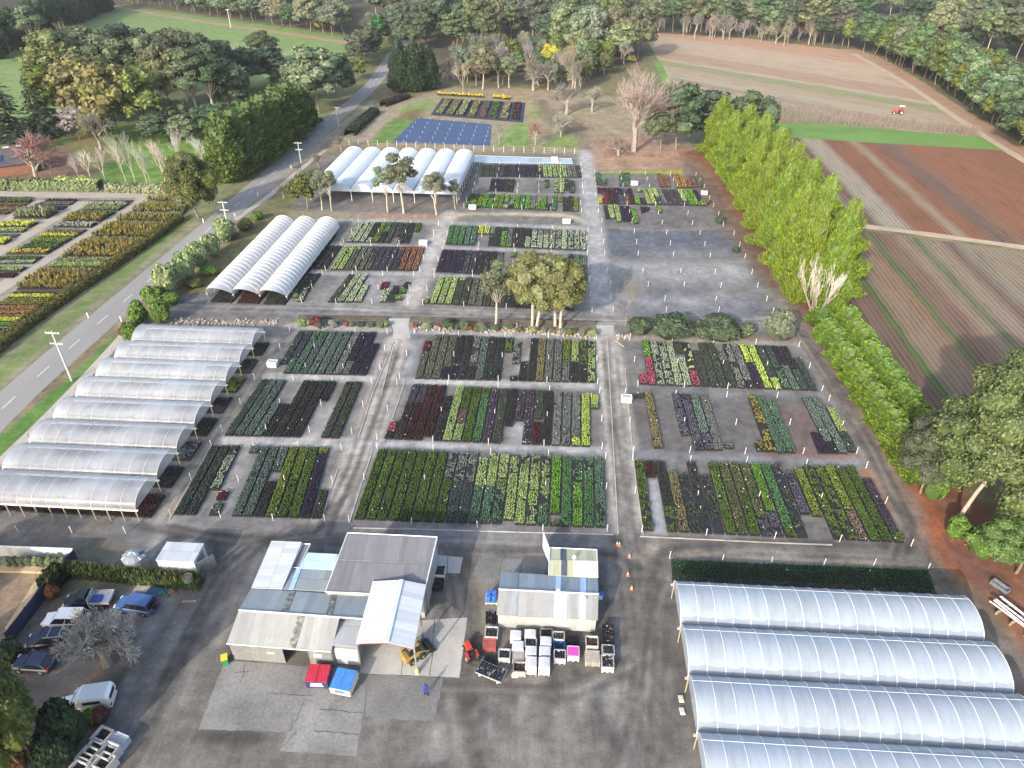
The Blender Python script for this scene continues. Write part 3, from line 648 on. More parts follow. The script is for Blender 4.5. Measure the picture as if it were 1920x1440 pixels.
def field(name, px, az, stops, z=.004, period=1.0, ribs=.55, grass=0.0):
    """Ploughed or planted ground: bands of soil along the row direction with fine furrows."""
    cs, sn = math.cos(az), math.sin(az)
    pts = np.array([at(*p)[:2] for p in px]); lat = lambda x, y: x * cs - y * sn
    lx = pts[:, 0] * cs - pts[:, 1] * sn; ly = pts[:, 0] * sn + pts[:, 1] * cs
    st = sorted((lat(*at(u, v)[:2]), c) for u, v, c in stops)
    lo, hi = lx.min() - 1, lx.max() + 1
    m, N, L = new_mat(name + "_soil")
    tc = N.new("ShaderNodeTexCoord"); sx = N.new("ShaderNodeSeparateXYZ"); L.new(tc.outputs['Object'], sx.inputs[0])
    nz = noise(N, L, .5, 3, .5, stretch=(1, .25, 1))
    xx = mathn(N, L, 'ADD', sx.outputs[0], mathn(N, L, 'MULTIPLY', nz.outputs[0], 1.6))
    f = mathn(N, L, 'DIVIDE', mathn(N, L, 'SUBTRACT', xx, lo), hi - lo)
    r = N.new("ShaderNodeValToRGB"); e = r.color_ramp.elements
    full = []
    for i, (x, c) in enumerate(st):
        if i: full.append(((x - 1.1 - lo) / (hi - lo), st[i - 1][1]))
        full.append(((x + 1.1 - lo) / (hi - lo), c))
    full = full[:32]
    while len(e) < len(full): e.new(.5)
    for i, (p, c) in enumerate(full): e[i].position = min(max(p, 0), 1); e[i].color = (*c, 1)
    L.new(f, r.inputs[0])
    w = mathn(N, L, 'SINE', mathn(N, L, 'MULTIPLY', mathn(N, L, 'ADD', sx.outputs[0], mathn(N, L, 'MULTIPLY', nz.outputs[0], .7)), 2 * math.pi / period))
    w01 = mathn(N, L, 'MULTIPLY_ADD', w, .5, .5)
    n2 = noise(N, L, .25, 5, .65, stretch=(1.5, .3, 1)); n3 = noise(N, L, 2.5, 4, .7)
    k = mathn(N, L, 'MULTIPLY', mathn(N, L, 'MULTIPLY_ADD', n2.outputs[0], 1.5, .25), mathn(N, L, 'MULTIPLY_ADD', n3.outputs[0], 1.3, .35))
    k = mathn(N, L, 'MULTIPLY', k, mathn(N, L, 'MULTIPLY_ADD', w01, ribs, 1 - ribs / 2))
    c = mixc(N, L, 1.0, r.outputs[0], ramp(N, L, k, [(0, 0.0), (1, 1.0)]), 'MULTIPLY')
    b = bsdf(N, L, c, .95, 0, .1)
    bump(N, L, b, mathn(N, L, 'ADD', w01, mathn(N, L, 'MULTIPLY', n3.outputs[0], .8)), .6, .12)
    out_link(N, L, b.outputs[0])
    mb = MB(); ar = np.sum(lx * np.roll(ly, -1) - np.roll(lx, -1) * ly)
    P = np.c_[lx, ly, np.zeros(len(lx))]
    mb.poly(P if ar > 0 else P[::-1])
    o = structure(name, mb, m); o.location = (0, 0, z); o.rotation_euler = (0, 0, -az)
    return o
brn, dkb, red, tan, gry, grn = (.145, .095, .072), (.10, .066, .052), (.20, .095, .058), (.25, .19, .135), (.19, .16, .13), (.12, .19, .065)
field("ploughed_field", [(1456, 256), (1880, 283), (1990, 305), (1990, 475), (1575, 420), (1420, 400), (1380, 300)], R(5),
      [(1380, 340, dkb), (1490, 340, brn), (1540, 340, gry), (1560, 340, brn), (1580, 340, (.28, .24, .18)), (1625, 340, red), (1680, 340, tan), (1700, 340, red), (1730, 340, brn), (1765, 340, (.19, .105, .07)), (1790, 340, (.215, .10, .06)), (1900, 340, red)])
field("ploughed_field", [(1560, 424), (1990, 482), (1990, 900), (1745, 760), (1640, 620), (1540, 540)], R(6),
      [(1560, 540, dkb), (1590, 540, (0.165, 0.112, 0.083)), (1612, 540, brn), (1632, 540, (0.075, 0.128, 0.041)), (1642, 540, (0.210, 0.150, 0.105)), (1690, 540, (0.225, 0.143, 0.090)), (1712, 540, (0.090, 0.120, 0.053)), (1728, 540, (0.173, 0.112, 0.083)), (1770, 540, (0.225, 0.165, 0.120)), (1800, 540, (0.098, 0.128, 0.060)), (1815, 540, (0.225, 0.173, 0.128)), (1860, 540, brn), (1880, 540, gry), (1900, 540, (0.225, 0.180, 0.128))])
field("farm_field", [(1205, 60), (1400, 72), (1595, 95), (1640, 118), (1880, 262), (1450, 232), (1400, 228), (1255, 150)], math.atan2(*(A2(1760, 200) - A2(1400, 140))),
      [(1380, 205, (.27, .17, .11)), (1400, 190, (.20, .21, .11)), (1400, 180, (.3, .24, .17)), (1400, 172, (.25, .2, .15)), (1400, 160, (.3, .26, .18)), (1400, 150, (.3, .23, .16)), (1400, 140, (.22, .22, .12)), (1400, 135, (.33, .27, .19)), (1400, 120, (.3, .21, .15)), (1400, 108, (.34, .27, .19)), (1400, 90, (.36, .28, .2)), (1400, 80, (.36, .23, .16))], period=3.0, ribs=.22)
grassm = sheet_mat("bright_pasture_grass", [(.25, (.085, .165, .038)), (.75, (.15, .26, .065))], .12, 2.5, .3, stretch=(.4, 1, 1))
sheet("grass_strip", [(1446, 229), (1600, 238), (1790, 252), (1850, 258), (1882, 281), (1680, 270), (1455, 256)], grassm, .012)
sheet("grass_strip", [(1225, 112), (1240, 118), (1262, 165), (1250, 175)], grassm, .012)
dirt = sheet_mat("pale_dirt_track", [(.3, (.33, .25, .18)), (.7, (.42, .34, .25))], .2, 3, .2)
dirt2 = sheet_mat("red_dirt_track", [(.3, (.24, .15, .10)), (.7, (.33, .22, .145))], .2, 3, .2)
V, F, _ = ribbon([(1570, 418), (1700, 434), (1800, 447), (1990, 474)], 2.6, .012, .5); mb = MB(); mb.add(V, F); structure("dirt_track", mb, dirt)
V, F, _ = ribbon([(1590, 92), (1640, 110), (1700, 145), (1780, 200), (1860, 250), (1990, 330)], 8.5, .016, .2); mb = MB(); mb.add(V, F); structure("dirt_track", mb, dirt2)
V, F, _ = ribbon([(1600, 100), (1690, 150), (1770, 205), (1850, 258), (1990, 345)], 2.8, .02, .3); mb = MB(); mb.add(V, F); structure("dirt_track", mb, dirt)
V, F, _ = ribbon([(215, 12), (300, 28), (430, 48), (560, 66), (660, 82)], 6, .012, .2); mb = MB(); mb.add(V, F); structure("dirt_track", mb, dirt2)
V, F, _ = ribbon([(160, 344), (300, 346), (400, 352)], 3, .012, .2); mb = MB(); mb.add(V, F); structure("dirt_track", mb, dullc)
for px in ([(281, 366), (169, 433), (101, 474), (37, 517), (-30, 560)], [(158, 378), (71, 425), (10, 463), (-40, 495)], [(84, 376), (37, 402), (-10, 428)]):
    V, F, _ = ribbon(px, 4.2, .01, .15); mb = MB(); mb.add(V, F); structure("dirt_track", mb, sheet_mat("pale_gravel_track", [(.3, (.27, .24, .2)), (.7, (.36, .32, .27))], .3, 4, .2))
V, F, _ = ribbon([(-60, 362), (100, 366), (285, 366)], 4.2, .014, .15); mb = MB(); mb.add(V, F); structure("dirt_track", mb, sheet_mat("pale_gravel_track", [], 1))
sheet("bare_red_field", [(595, -5), (640, -5), (650, 30), (600, 30)], sheet_mat("red_soil", [(.3, (.22, .09, .06)), (.7, (.3, .13, .085))], .1, 2, .2), .01)
sheet("mown_grass", [(0, 0)] and [(1780, -8), (1990, -8), (1990, 4), (1800, 3)], grassm, .01)
# ---------------------------------------------------------------- plants
LEAF = leaf_mat("leaves"); NEEDLE = leaf_mat("needles", .08, .5, .018); POTTED = leaf_mat("potted_leaves", .12, .34, .014, patch=.7)
BARK = bark_mat("grey_brown_bark", (.16, .125, .095), (.27, .22, .17))
PALE = bark_mat("pale_gum_bark", (.30, .26, .21), (.48, .43, .36))
TWIG = bark_mat("bare_twigs", (.20, .175, .15), (.33, .29, .25))
def unit(a): return a / (np.linalg.norm(a, axis=-1, keepdims=True) + 1e-9)
def rvec(r, n): return unit(r.normal(size=(n, 3)))
def ico_lumps(mb, c, rad, r, k=10, mat=0):
    """Closed, slightly lumpy ball that fills the middle of a leaf mass."""
    n = 8
    th = np.linspace(0, math.pi, 6)[1:-1]; an = np.arange(n) * 2 * math.pi / n
    V = [(0, 0, 1)] + [(math.sin(t) * math.cos(a), math.sin(t) * math.sin(a), math.cos(t)) for t in th for a in an] + [(0, 0, -1)]
    V = np.array(V) * (.85 + .3 * r.random((len(V), 1))) * np.asarray(rad) + c
    F4 = [(1 + i * n + j, 1 + (i + 1) * n + j, 1 + (i + 1) * n + (j + 1) % n, 1 + i * n + (j + 1) % n) for i in range(3) for j in range(n)]
    base = mb.n; mb.add(V, F4, mat)
    T = [(0, 1 + j, 1 + (j + 1) % n) for j in range(n)] + [(33, 1 + 24 + (j + 1) % n, 1 + 24 + j) for j in range(n)]
    mb.f.append(np.array(T) + base); mb.m.append(np.full(len(T), mat))
def leaf_ball(mb, c, rad, n, size, r, mat=0, up=0.15, flat=0.0, core=.78):
    rad = np.broadcast_to(np.asarray(rad, float), 3)
    if core: ico_lumps(mb, c, rad * core, r, mat=mat)
    d = rvec(r, n); d[:, 2] = np.abs(d[:, 2]) * np.where(r.random(n) < .22, -1, 1); d = unit(d)
    P = c + d * rad * (.78 + .32 * r.random((n, 1)))
    nn = unit(d + .75 * rvec(r, n) + np.array([0, 0, up]))
    u = unit(np.cross(nn, rvec(r, n))); v = np.cross(nn, u)
    s = size * (.6 + .8 * r.random((n, 1)))
    mb.cards(P, u * s, v * s * .62, mat)
def limb(mb, p, q, r0, r1, r, mat=0, bend=.08, n=5, k=4):
    p, q = np.array(p, float), np.array(q, float); L_ = np.linalg.norm(q - p)
    t = np.linspace(0, 1, k)[:, None]
    pts = p + (q - p) * t + np.sin(t * math.pi) * rvec(r, 1) * L_ * bend
    mb.tube(pts, lerp(r0, r1, t[:, 0]), n, mat, cap=False)

def gum(seed, H=18, Rr=5.5, blobs=20, trunk=.45, leaf=.30, npb=130, spread=1.0, stems=1, tr=.35, blob=.30, top=1.0, fork=.36):
    """Gum tree: bare trunk, limbs fanning up, foliage in separate rounded clumps."""
    r = np.random.default_rng(seed); cr, tk = MB(), MB()
    cz = H * (trunk + 1) / 2; hz = H * (1 - trunk) / 2
    st = [np.array([0., 0, 0])] if stems == 1 else [np.array([math.cos(a), math.sin(a), 0]) * .8 for a in np.arange(stems) * 6.28 / stems]
    forks = []
    for s in st:
        f = s * 1.6 + np.array([r.normal() * .4, r.normal() * .4, H * max(trunk, fork)])
        limb(tk, s, f, tr, tr * .7, r, bend=.04, n=7, k=5); forks.append(f)
    C = []
    for i in range(blobs):
        for _ in range(30):
            d = rvec(r, 1)[0]; d[2] = abs(d[2]) * 1.0 - .35 * (r.random() < .5)
            c = np.array([0, 0, cz]) + d * np.array([Rr * .78, Rr * .78, hz * .86]) * (.35 + .65 * r.random() ** .5) * spread
            if all(np.linalg.norm(c - o) > Rr * blob * .9 for o in C): break
        C.append(c)
    for c in C:
        rb = Rr * blob * (.75 + .6 * r.random())
        leaf_ball(cr, c, (rb, rb, rb * .78), npb, leaf, r)
        f = forks[r.integers(len(forks))]
        mid = lerp(f, c, .55) + np.array([0, 0, -.06 * H * r.random()])
        limb(tk, f + (0, 0, -.1), mid, tr * .42, tr * .25, r, n=4, k=3); limb(tk, mid, c, tr * .25, tr * .08, r, n=4, k=3)
    return cr, tk, H, Rr
def conical(seed, H=16, Rr=4.0, n=2600, leaf=.5, low=.02, power=.75, up=.9, tr=.3, lobes=9, amp=.18, lean=.55, rnd=1.0, thin=.42):
    """Dense cypress: closed cone of upswept sprays right down to the ground."""
    r = np.random.default_rng(seed); cr, tk = MB(), MB()
    tk.tube([(0, 0, 0), (0, 0, H * .5), (0, 0, H * .9)], [tr, tr * .6, .04], 7, cap=False)
    ph = r.random(3) * 6.28
    def prof(t, a):
        base = np.clip(1 - t ** rnd, 0, 1) ** power * np.clip((t + .10) / .22, .45, 1)
        return Rr * base * (1 + amp * np.sin(a * lobes + ph[0] + t * 9) * .6 + amp * np.sin(a * 3 + ph[1] - t * 14) + amp * .8 * np.sin(t * 31 + a * 2 + ph[2]))
    nz, na = 14, 14
    tt = np.linspace(low, .97, nz); aa = np.arange(na) * 6.2832 / na
    T, A = np.meshgrid(tt, aa, indexing='ij'); q = prof(T, A) * .80
    V = np.stack([q * np.cos(A), q * np.sin(A), T * H], -1).reshape(-1, 3)
    i = (np.arange(nz - 1)[:, None] * na + np.arange(na)[None]).ravel(); j = (np.arange(nz - 1)[:, None] * na + (np.arange(na)[None] + 1) % na).ravel()
    cr.add(V, np.c_[i, j, j + na, i + na])
    t = low + (1 - low) * (1 - np.sqrt(r.random(n))) * .99; a = r.random(n) * 6.2832
    rr = prof(t, a) * (.80 + .26 * r.random(n)) + .05
    out = np.c_[np.cos(a), np.sin(a), np.zeros(n)]
    P = out * rr[:, None] + np.c_[np.zeros((n, 2)), t * H]
    d = unit(out * lean + np.array([0, 0, up]) + .35 * rvec(r, n))
    side = unit(np.cross(d, unit(out + .8 * rvec(r, n))))
    s = leaf * (.6 + .8 * r.random((n, 1)))
    cr.cards(P, d * s, side * s * thin)
    return cr, tk, H, Rr
def spruce(seed, H=16, Rr=4.2, tiers=17, leaf=.5):
    """Open conifer with flat drooping branch layers."""
    r = np.random.default_rng(seed); cr, tk = MB(), MB()
    tk.tube([(0, 0, 0), (0, 0, H * .6), (0, 0, H)], [.3, .2, .03], 6, cap=False)
    for k in range(tiers):
        z = H * (.06 + .92 * k / tiers); rad = Rr * (1 - k / tiers) ** .8 + .2
        for a in r.random(max(5, int(11 * (1 - k / tiers) + 4))) * 6.283:
            L_ = rad * (.65 + .45 * r.random()); m = max(3, int(L_ / .28))
            t = np.linspace(.1, 1, m)[:, None]
            P = np.c_[t * L_ * math.cos(a), t * L_ * math.sin(a), z - .28 * t * L_ + .1 * np.sin(t * 3)] + r.normal(size=(m, 3)) * .12
            d = unit(np.array([math.cos(a), math.sin(a), -.25]) + .5 * rvec(r, m)); s = leaf * (.7 + .5 * r.random((m, 1)))
            sd = unit(np.cross(d, np.array([0, 0, 1.]) + .4 * rvec(r, m)))
            cr.cards(P, d * s, sd * s * .55)
    return cr, tk, H, Rr
def bare(seed, H=12, Rr=5, tr=.28, levels=5, fork=.28, splay=.5, vase=.35, stems=1, twig=.014, kids=(4, 4, 4, 3, 3)):
    """Leafless tree: trunk splitting again and again into fine twigs."""
    r = np.random.default_rng(seed); tk, tw = MB(), MB()
    def grow(p, d, L_, rad, lev):
        q = p + d * L_; mid = (p + q) / 2 + rvec(r, 1)[0] * L_ * .06
        big = lev < 3
        (tk if big else tw).tube([p, mid, q], [rad, rad * .82, rad * .62], 6 if lev < 2 else (4 if lev < 3 else 3), 0, cap=False)
        if lev >= levels: return
        for i in range(kids[min(lev, len(kids) - 1)]):
            ax = unit(rvec(r, 1)[0] - d * np.dot(rvec(r, 1)[0], d))
            nd = unit(d * (1 - .3 * r.random()) + ax * splay * (.6 + .7 * r.random()) + np.array([0, 0, vase * .45]))
            s = .45 + .55 * r.random() if i else 1
            grow(p + d * L_ * s, nd, L_ * (.62 + .22 * r.random()), max(rad * (.5 + .12 * r.random()), twig), lev + 1)
    for k in range(stems):
        a = k * 6.283 / stems + .5
        d = unit(np.array([math.cos(a) * .35 * (stems > 1), math.sin(a) * .35 * (stems > 1), 1.0]))
        grow(np.array([0., 0, 0]), d, H * fork, tr / (stems ** .5), 0)
    V = np.concatenate(tk.v + tw.v); sc = H / V[:, 2].max(); rs = Rr / np.percentile(np.hypot(V[:, 0], V[:, 1]), 97)
    for m in (tk, tw):
        for v in m.v: v *= (rs, rs, sc)
    return tw, tk, H, Rr
def mound(seed, H=2.2, Rr=1.6, blobs=9, leaf=.16, npb=220):
    r = np.random.default_rng(seed); cr, tk = MB(), MB()
    tk.tube([(0, 0, 0), (0, 0, H * .5)], [.08, .04], 5, cap=False)
    ico_lumps(cr, np.array([0, 0, H * .5]), (Rr * .8, Rr * .8, H * .46), r)
    for i in range(blobs):
        d = rvec(r, 1)[0]; d[2] = abs(d[2])
        leaf_ball(cr, np.array([0, 0, H * .42]) + d * np.array([Rr * .55, Rr * .55, H * .36]), Rr * .45, npb, leaf, r, core=.8)
    return cr, tk, H, Rr

LIB = {}
def lib(kind, n, f):
    LIB[kind] = []
    for i in range(n):
        cr, tk, H, Rr = f(i)
        LIB[kind].append((cr, tk, H, Rr))
lib('gum', 4, lambda i: gum(10 + i, 18, 5.5, 34 + 3 * i, .14 + .04 * i, .30, 110, tr=.26, blob=.29))
lib('wide_gum', 2, lambda i: gum(30 + i, 14, 6.0, 46, .13, .20, 260, stems=2, tr=.34, blob=.28))
lib('slim_gum', 3, lambda i: gum(40 + i, 15, 3.3, 13, .28, .22, 170, tr=.24, blob=.36, spread=1.08))
lib('far_gum', 5, lambda i: gum(50 + i, 22, 5.6, 30 + 2 * i, .02 + .05 * (i % 3), .60, 46, tr=.18, blob=.36))
lib('lime', 3, lambda i: conical(60 + i, 17, 4.8, 26000, .30, power=.66, amp=.30, rnd=1.45, lean=.55, lobes=8, thin=.24))
lib('cypress', 2, lambda i: conical(70 + i, 16, 3.8, 3200, .48, power=.55, amp=.10, rnd=1.6))
lib('column', 2, lambda i: conical(75 + i, 6, 2.0, 6000, .17, power=.42, amp=.15, lean=.8))
lib('spruce', 2, lambda i: spruce(80 + i))
lib('pine', 2, lambda i: gum(90 + i, 24, 9.5, 84, .03, .21, 620, tr=.30, blob=.23, fork=.42))
lib('lichen', 1, lambda i: bare(180, 6.5, 4.6, .26, levels=6, splay=.8, vase=.12, fork=.16, kids=(5, 4, 4, 4, 3, 3), twig=.016))
lib('lolly', 1, lambda i: bare(185, 10, 2.6, .2, levels=6, splay=.85, vase=.12, fork=.52, kids=(4, 4, 4, 3, 3, 3), twig=.012))
lib('leafy', 2, lambda i: gum(190 + i, 10, 5.2, 50, .0, .17, 330, blob=.29, tr=.22, fork=.3))
lib('belt', 4, lambda i: gum(160 + i, 18, 6.0, 34, .0, .55, 60, blob=.34, tr=.2))
lib('big_bare', 1, lambda i: bare(170, 26, 11, .55, levels=6, fork=.22, splay=.5, vase=.4, kids=(5, 4, 4, 3, 3, 3), twig=.028))
lib('bare', 4, lambda i: bare(100 + i, 12, 4.5, .24, twig=.02, kids=(4, 4, 4, 4, 3)))
lib('birch', 3, lambda i: bare(110 + i, 13, 2.6, .22, splay=.48, vase=.42, fork=.36, kids=(4, 4, 3, 3)))
lib('round_bare', 3, lambda i: bare(120 + i, 8, 4.2, .22, splay=.75, vase=.15, fork=.2, kids=(5, 4, 4, 4, 3)))
lib('stag', 1, lambda i: bare(130, 9, 4.5, .22, levels=4, stems=5, fork=.4, splay=.3, vase=.8, kids=(3, 3, 3, 3)))
lib('bush', 3, lambda i: mound(140 + i))
lib('wattle', 2, lambda i: gum(150 + i, 9, 4.2, 18, .12, .34, 110, blob=.36, tr=.2))

PROTO = {}
COLS = dict(belt=(.072, .112, .04), gum=(.105, .135, .068), goldgum=(.16, .17, .06), dkgum=(.062, .09, .048), greygum=(.14, .165, .105), olive=(.10, .125, .032), cyp=(.095, .155, .03),
            lime=(.165, .24, .02), limehedge=(.155, .25, .025), dkcon=(.035, .065, .032), pine=(.10, .145, .045), bluecon=(.03, .055, .035),
            pale=(.22, .28, .125), bright=(.11, .19, .03), yellow=(.31, .29, .035), rust=(.2, .075, .03), palm=(.15, .17, .1),
            bare=(.20, .172, .145), pinkb=(.22, .14, .11), white=(.46, .43, .39), greyb=(.2, .2, .175), lich=(.36, .36, .33), red=(.13, .03, .03), darkbush=(.03, .055, .025))
def proto(kind, i, colour, bark, parts):
    key = (kind, i, colour if not parts else '', bark.name, parts)
    if key in PROTO: return PROTO[key]
    cr, tk, H, Rr = LIB[kind][i]
    leafy = kind not in ('bare', 'lichen', 'lolly', 'big_bare', 'birch', 'round_bare', 'stag')
    lm = (NEEDLE if kind in ('lime', 'cypress', 'column', 'spruce', 'pine') else LEAF) if leafy else TWIG_BY.setdefault(colour, leaf_mat('twigs_' + 'fine', .0, .2, .01))
    if parts:
        c = cr.build("crown", lm); t = tk.build("trunk", bark)
        PROTO[key] = (c.data, t.data); bpy.data.objects.remove(c); bpy.data.objects.remove(t)
    else:
        b = MB(); b.v = cr.v + tk.v; b.f = list(cr.f) + [f + cr.n for f in tk.f]; b.m = list(cr.m) + [m * 0 + 1 for m in tk.m]; b.n = cr.n + tk.n
        c = b.build("tree", [lm, bark]); PROTO[key] = (c.data,); bpy.data.objects.remove(c)
    return PROTO[key]
TWIG_BY = {}
TREES_N = 0
def tree(kind, u, v, vt=None, wpx=None, col='gum', name='tree', label=None, cat='tree', group=None, bark=None, parts=True, h=None, rad=None, xy=None, var=None, z=0, tint=.12):
    """One tree standing at photo pixel (u, v); vt is the pixel row of its top and wpx its crown width in pixels."""
    global TREES_N
    TREES_N += 1
    r = np.random.default_rng(900 + TREES_N)
    i = r.integers(len(LIB[kind])) if var is None else var
    cr, tk, H, Rr = LIB[kind][i]
    x, y = at(u, v)[:2] if xy is None else xy
    hh = h or height_for(u, v, vt)
    rr = rad or wpx / 2 * depth(x, y, hh * .6) / FPX
    bark = bark or (PALE if 'gum' in kind else (TWIG if kind in ('bare', 'lichen', 'lolly', 'big_bare', 'birch', 'round_bare', 'stag') else BARK))
    ms = proto(kind, i, col, bark, parts)
    c = np.array(COLS[col]) * (1 + tint * r.normal()) * (1 + .5 * tint * r.normal(size=3)); c = (*np.clip(c, .01, .8), 1)
    rz = r.random() * 6.283
    if parts:
        root = empty(name, (x, y, z), rz, label, cat, group)
        for n_, me in zip(("crown", "trunk"), ms):
            o = bpy.data.objects.new(n_, me); o.parent = root; o.color = c; COL.objects.link(o)
    else:
        root = bpy.data.objects.new(name, ms[0]); root.color = c; COL.objects.link(root)
        setp(root, label, cat, group); root.location = (x, y, z); root.rotation_euler = (0, 0, rz)
    root.scale = (rr / Rr, rr / Rr, hh / H)
    return root

# ---------------------------------------------------------------- potted plants in long beds
PC = dict(  # colour, share of gaps, height, flower colour, flower share, words
 dg=((.055, .068, .05), .03, .30, None, 0, "dark grey green"), ds=((.05, .06, .045), .42, .32, (.2, .2, .22), .10, "sparse dark"),
 dk=((.032, .034, .032), .02, .26, None, 0, "charcoal dark"), dks=((.035, .04, .03), .35, .30, None, 0, "patchy dark"),
 gb=((.105, .145, .125), .02, .26, None, 0, "blue grey green"), gbd=((.05, .07, .062), .02, .26, None, 0, "dark slate green"),  # gbd also draws rows that stand in shade, darkened in colour
 gg=((.135, .15, .14), .03, .26, None, 0, "mid grey"), ggs=((.17, .18, .165), .28, .28, None, 0, "patchy pale grey"),
 dgg=((.115, .125, .09), .02, .26, None, 0, "olive grey"), sl=((.06, .055, .075), .02, .24, None, 0, "slate purple"),
 pu=((.03, .022, .045), .02, .24, None, 0, "deep purple"), vi=((.085, .085, .115), .12, .3, (.15, .135, .24), .2, "violet flowering"),
 vir=((.075, .055, .085), .06, .3, (.35, .3, .35), .13, "purple rows with pale tips"), rd=((.055, .02, .02), .10, .32, None, 0, "dark maroon"),
 re=((.12, .02, .025), .03, .3, None, 0, "dark red"), pk=((.27, .06, .085), .03, .3, (.38, .12, .16), .3, "rose red"),
 mg=((.07, .118, .026), .05, .34, None, 0, "deep green"), mgy=((.125, .175, .03), .05, .34, None, 0, "yellowish green"), mgs=((.085, .13, .03), .28, .36, None, 0, "patchy green"),
 mgp=((.085, .11, .045), .05, .32, (.4, .22, .2), .07, "green with pink buds"), bgn=((.105, .225, .033), .03, .34, None, 0, "bright green"),
 eg=((.065, .15, .06), .03, .32, None, 0, "emerald green"), egs=((.075, .16, .075), .3, .34, None, 0, "patchy emerald"), et=((.08, .145, .10), .06, .32, None, 0, "blue green"),
 li=((.32, .42, .085), .02, .3, None, 0, "lime yellow"), lg=((.25, .325, .125), .06, .32, None, 0, "light yellow green"), lgs=((.20, .27, .11), .25, .34, None, 0, "patchy light green"),
 lgc=((.32, .36, .16), .6, .5, None, 0, "scattered pale yellow"), pg=((.28, .335, .225), .03, .3, None, 0, "pale silver green"), pgs=((.25, .29, .215), .18, .3, None, 0, "patchy silver"),
 br=((.185, .088, .05), .04, .3, None, 0, "rust brown"), bn=((.13, .095, .075), .04, .24, None, 0, "dull brown"), tn=((.17, .16, .075), .06, .32, (.36, .25, .18), .12, "tan mottled"),
 ol=((.17, .16, .04), .2, .45, (.1, .04, .03), .15, "olive yellow"), ye=((.40, .33, .05), .04, .35, None, 0, "golden yellow"), yg=((.4, .42, .04), .06, .5, None, 0, "yellow green"),
 or_=((.27, .15, .055), .05, .35, None, 0, "orange"), au=((.19, .165, .045), .12, .8, (.3, .16, .04), .15, "autumn green and gold"), gd=((.19, .21, .11), .06, .6, None, 0, "grey green shrub"),
)
pots_m = plain("black_plastic_pots", (.022, .022, .024), .6, var=.3, scale=6)
FL = {}
tag_m = plain("white_plant_tags", (.7, .69, .66), .6, var=.1)
def flower_mat(c):
    if c not in FL: FL[c] = plain("flowers_%d" % len(FL), c, .7, var=.3, scale=8)
    return FL[c]
_r = np.random.default_rng(99)
def tuft():
    """One small potted plant: a few leaves fanning out from the middle."""
    C, U, V = [], [], []
    for k in range(7):
        a = k * 6.283 / 6 + .2; e = .55 + .25 * (k % 2)
        if k == 6: d = np.array([.25, 0, 1.])
        else: d = np.array([math.cos(a) * e, math.sin(a) * e, .62])
        d = d / np.linalg.norm(d); s = np.cross(d, [0, 0, 1.]) if k < 6 else np.array([0, 1., 0]); s /= np.linalg.norm(s)
        C.append(d * .5 + np.array([0, 0, .12])); U.append(d * .5); V.append(s * .30)
    return np.array(C), np.array(U), np.array(V)
TC, TU, TV = tuft()
def bed(quad, code, name, parent=None, lat=None, tall=1.0, rows=False):
    """A block of pots on the ground between four world corners TL, TR, BR, BL."""
    col, gap, h, fc, fs, words = PC[code]; h *= tall * 1.02
    TL, TR, BR, BL = [np.asarray(q, float) for q in quad]
    W = (np.hypot(*(TR - TL)) + np.hypot(*(BR - BL))) / 2; L_ = (np.hypot(*(TL - BL)) + np.hypot(*(TR - BR))) / 2
    dist = depth(*((TL + BR) / 2)); sp = max(.25, .0022 * dist) * (1.0 if tall < 1.5 else 1.6)
    if code in ('ol', 'lgc'): sp *= 1.5
    nu, nv = max(2, int(round(W / (lat or sp)))), max(2, int(round(L_ / sp)))
    uu, vv = np.meshgrid((np.arange(nu) + .5) / nu, (np.arange(nv) + .5) / nv); uu, vv = uu.ravel(), vv.ravel()
    uu = uu + _r.normal(size=uu.shape) * .2 / nu; vv = vv + _r.normal(size=vv.shape) * .2 / nv
    keep = _r.random(uu.shape) > gap * .35
    P = TL + (TR - TL) * uu[:, None] + (BL + (BR - BL) * uu[:, None] - TL - (TR - TL) * uu[:, None]) * vv[:, None]
    if gap > .1:
        nn = fbm(P[:, 0], P[:, 1], 1.1, int(_r.integers(100)), 2); th = np.quantile(nn, gap); keep &= nn > th
    else:
        nn = fbm(P[:, 0], P[:, 1], .8, int(_r.integers(100)), 2)
        keep &= ~((nn > np.quantile(nn, .985)))
    P = P[keep]; n = len(P)
    mb = MB()
    z0 = .02; pz = .24 * min(1.5, tall)
    mb.prism([BL, BR, TR, TL], z0, pz, 1)
    if n:
        a = _r.random(n) * 6.283; cs, sn = np.cos(a), np.sin(a)
        s = sp * (.55 + .45 * _r.random(n)); hz = h * (.7 + .7 * _r.random(n))
        hz *= .85 + .3 * fbm(P[:, 0], P[:, 1], .25, 3, 2)
        if rows: s *= .9
        def rot(T):
            x = T[None, :, 0] * cs[:, None] - T[None, :, 1] * sn[:, None]; y = T[None, :, 0] * sn[:, None] + T[None, :, 1] * cs[:, None]
            return np.stack([x * s[:, None], y * s[:, None], T[None, :, 2] * hz[:, None] + 0 * x], -1)
        C = rot(TC) + np.concatenate([P, np.full((n, 1), pz - .03)], 1)[:, None]
        fl = np.repeat(_r.random(n) < fs, 7) & (_r.random(n * 7) < .5) if fs else np.zeros(n * 7, int)
        mb.cards(C.reshape(-1, 3), rot(TU).reshape(-1, 3), rot(TV).reshape(-1, 3), np.where(fl, 3, 0))
        if tall < 1.3:
            for p in P[_r.integers(0, n, int(_r.random() * 2.6))]: mb.box((p[0], p[1], pz + h + .02), (.09, .09, .10), _r.random(), 2)
    o = mb.build(name, [POTTED, pots_m, tag_m] + ([flower_mat(fc)] if fc else []), parent)
    v = 1.14 + .07 * _r.normal()
    o.color = (*np.clip(np.array(col) * v, .005, .8), 1)
    return o
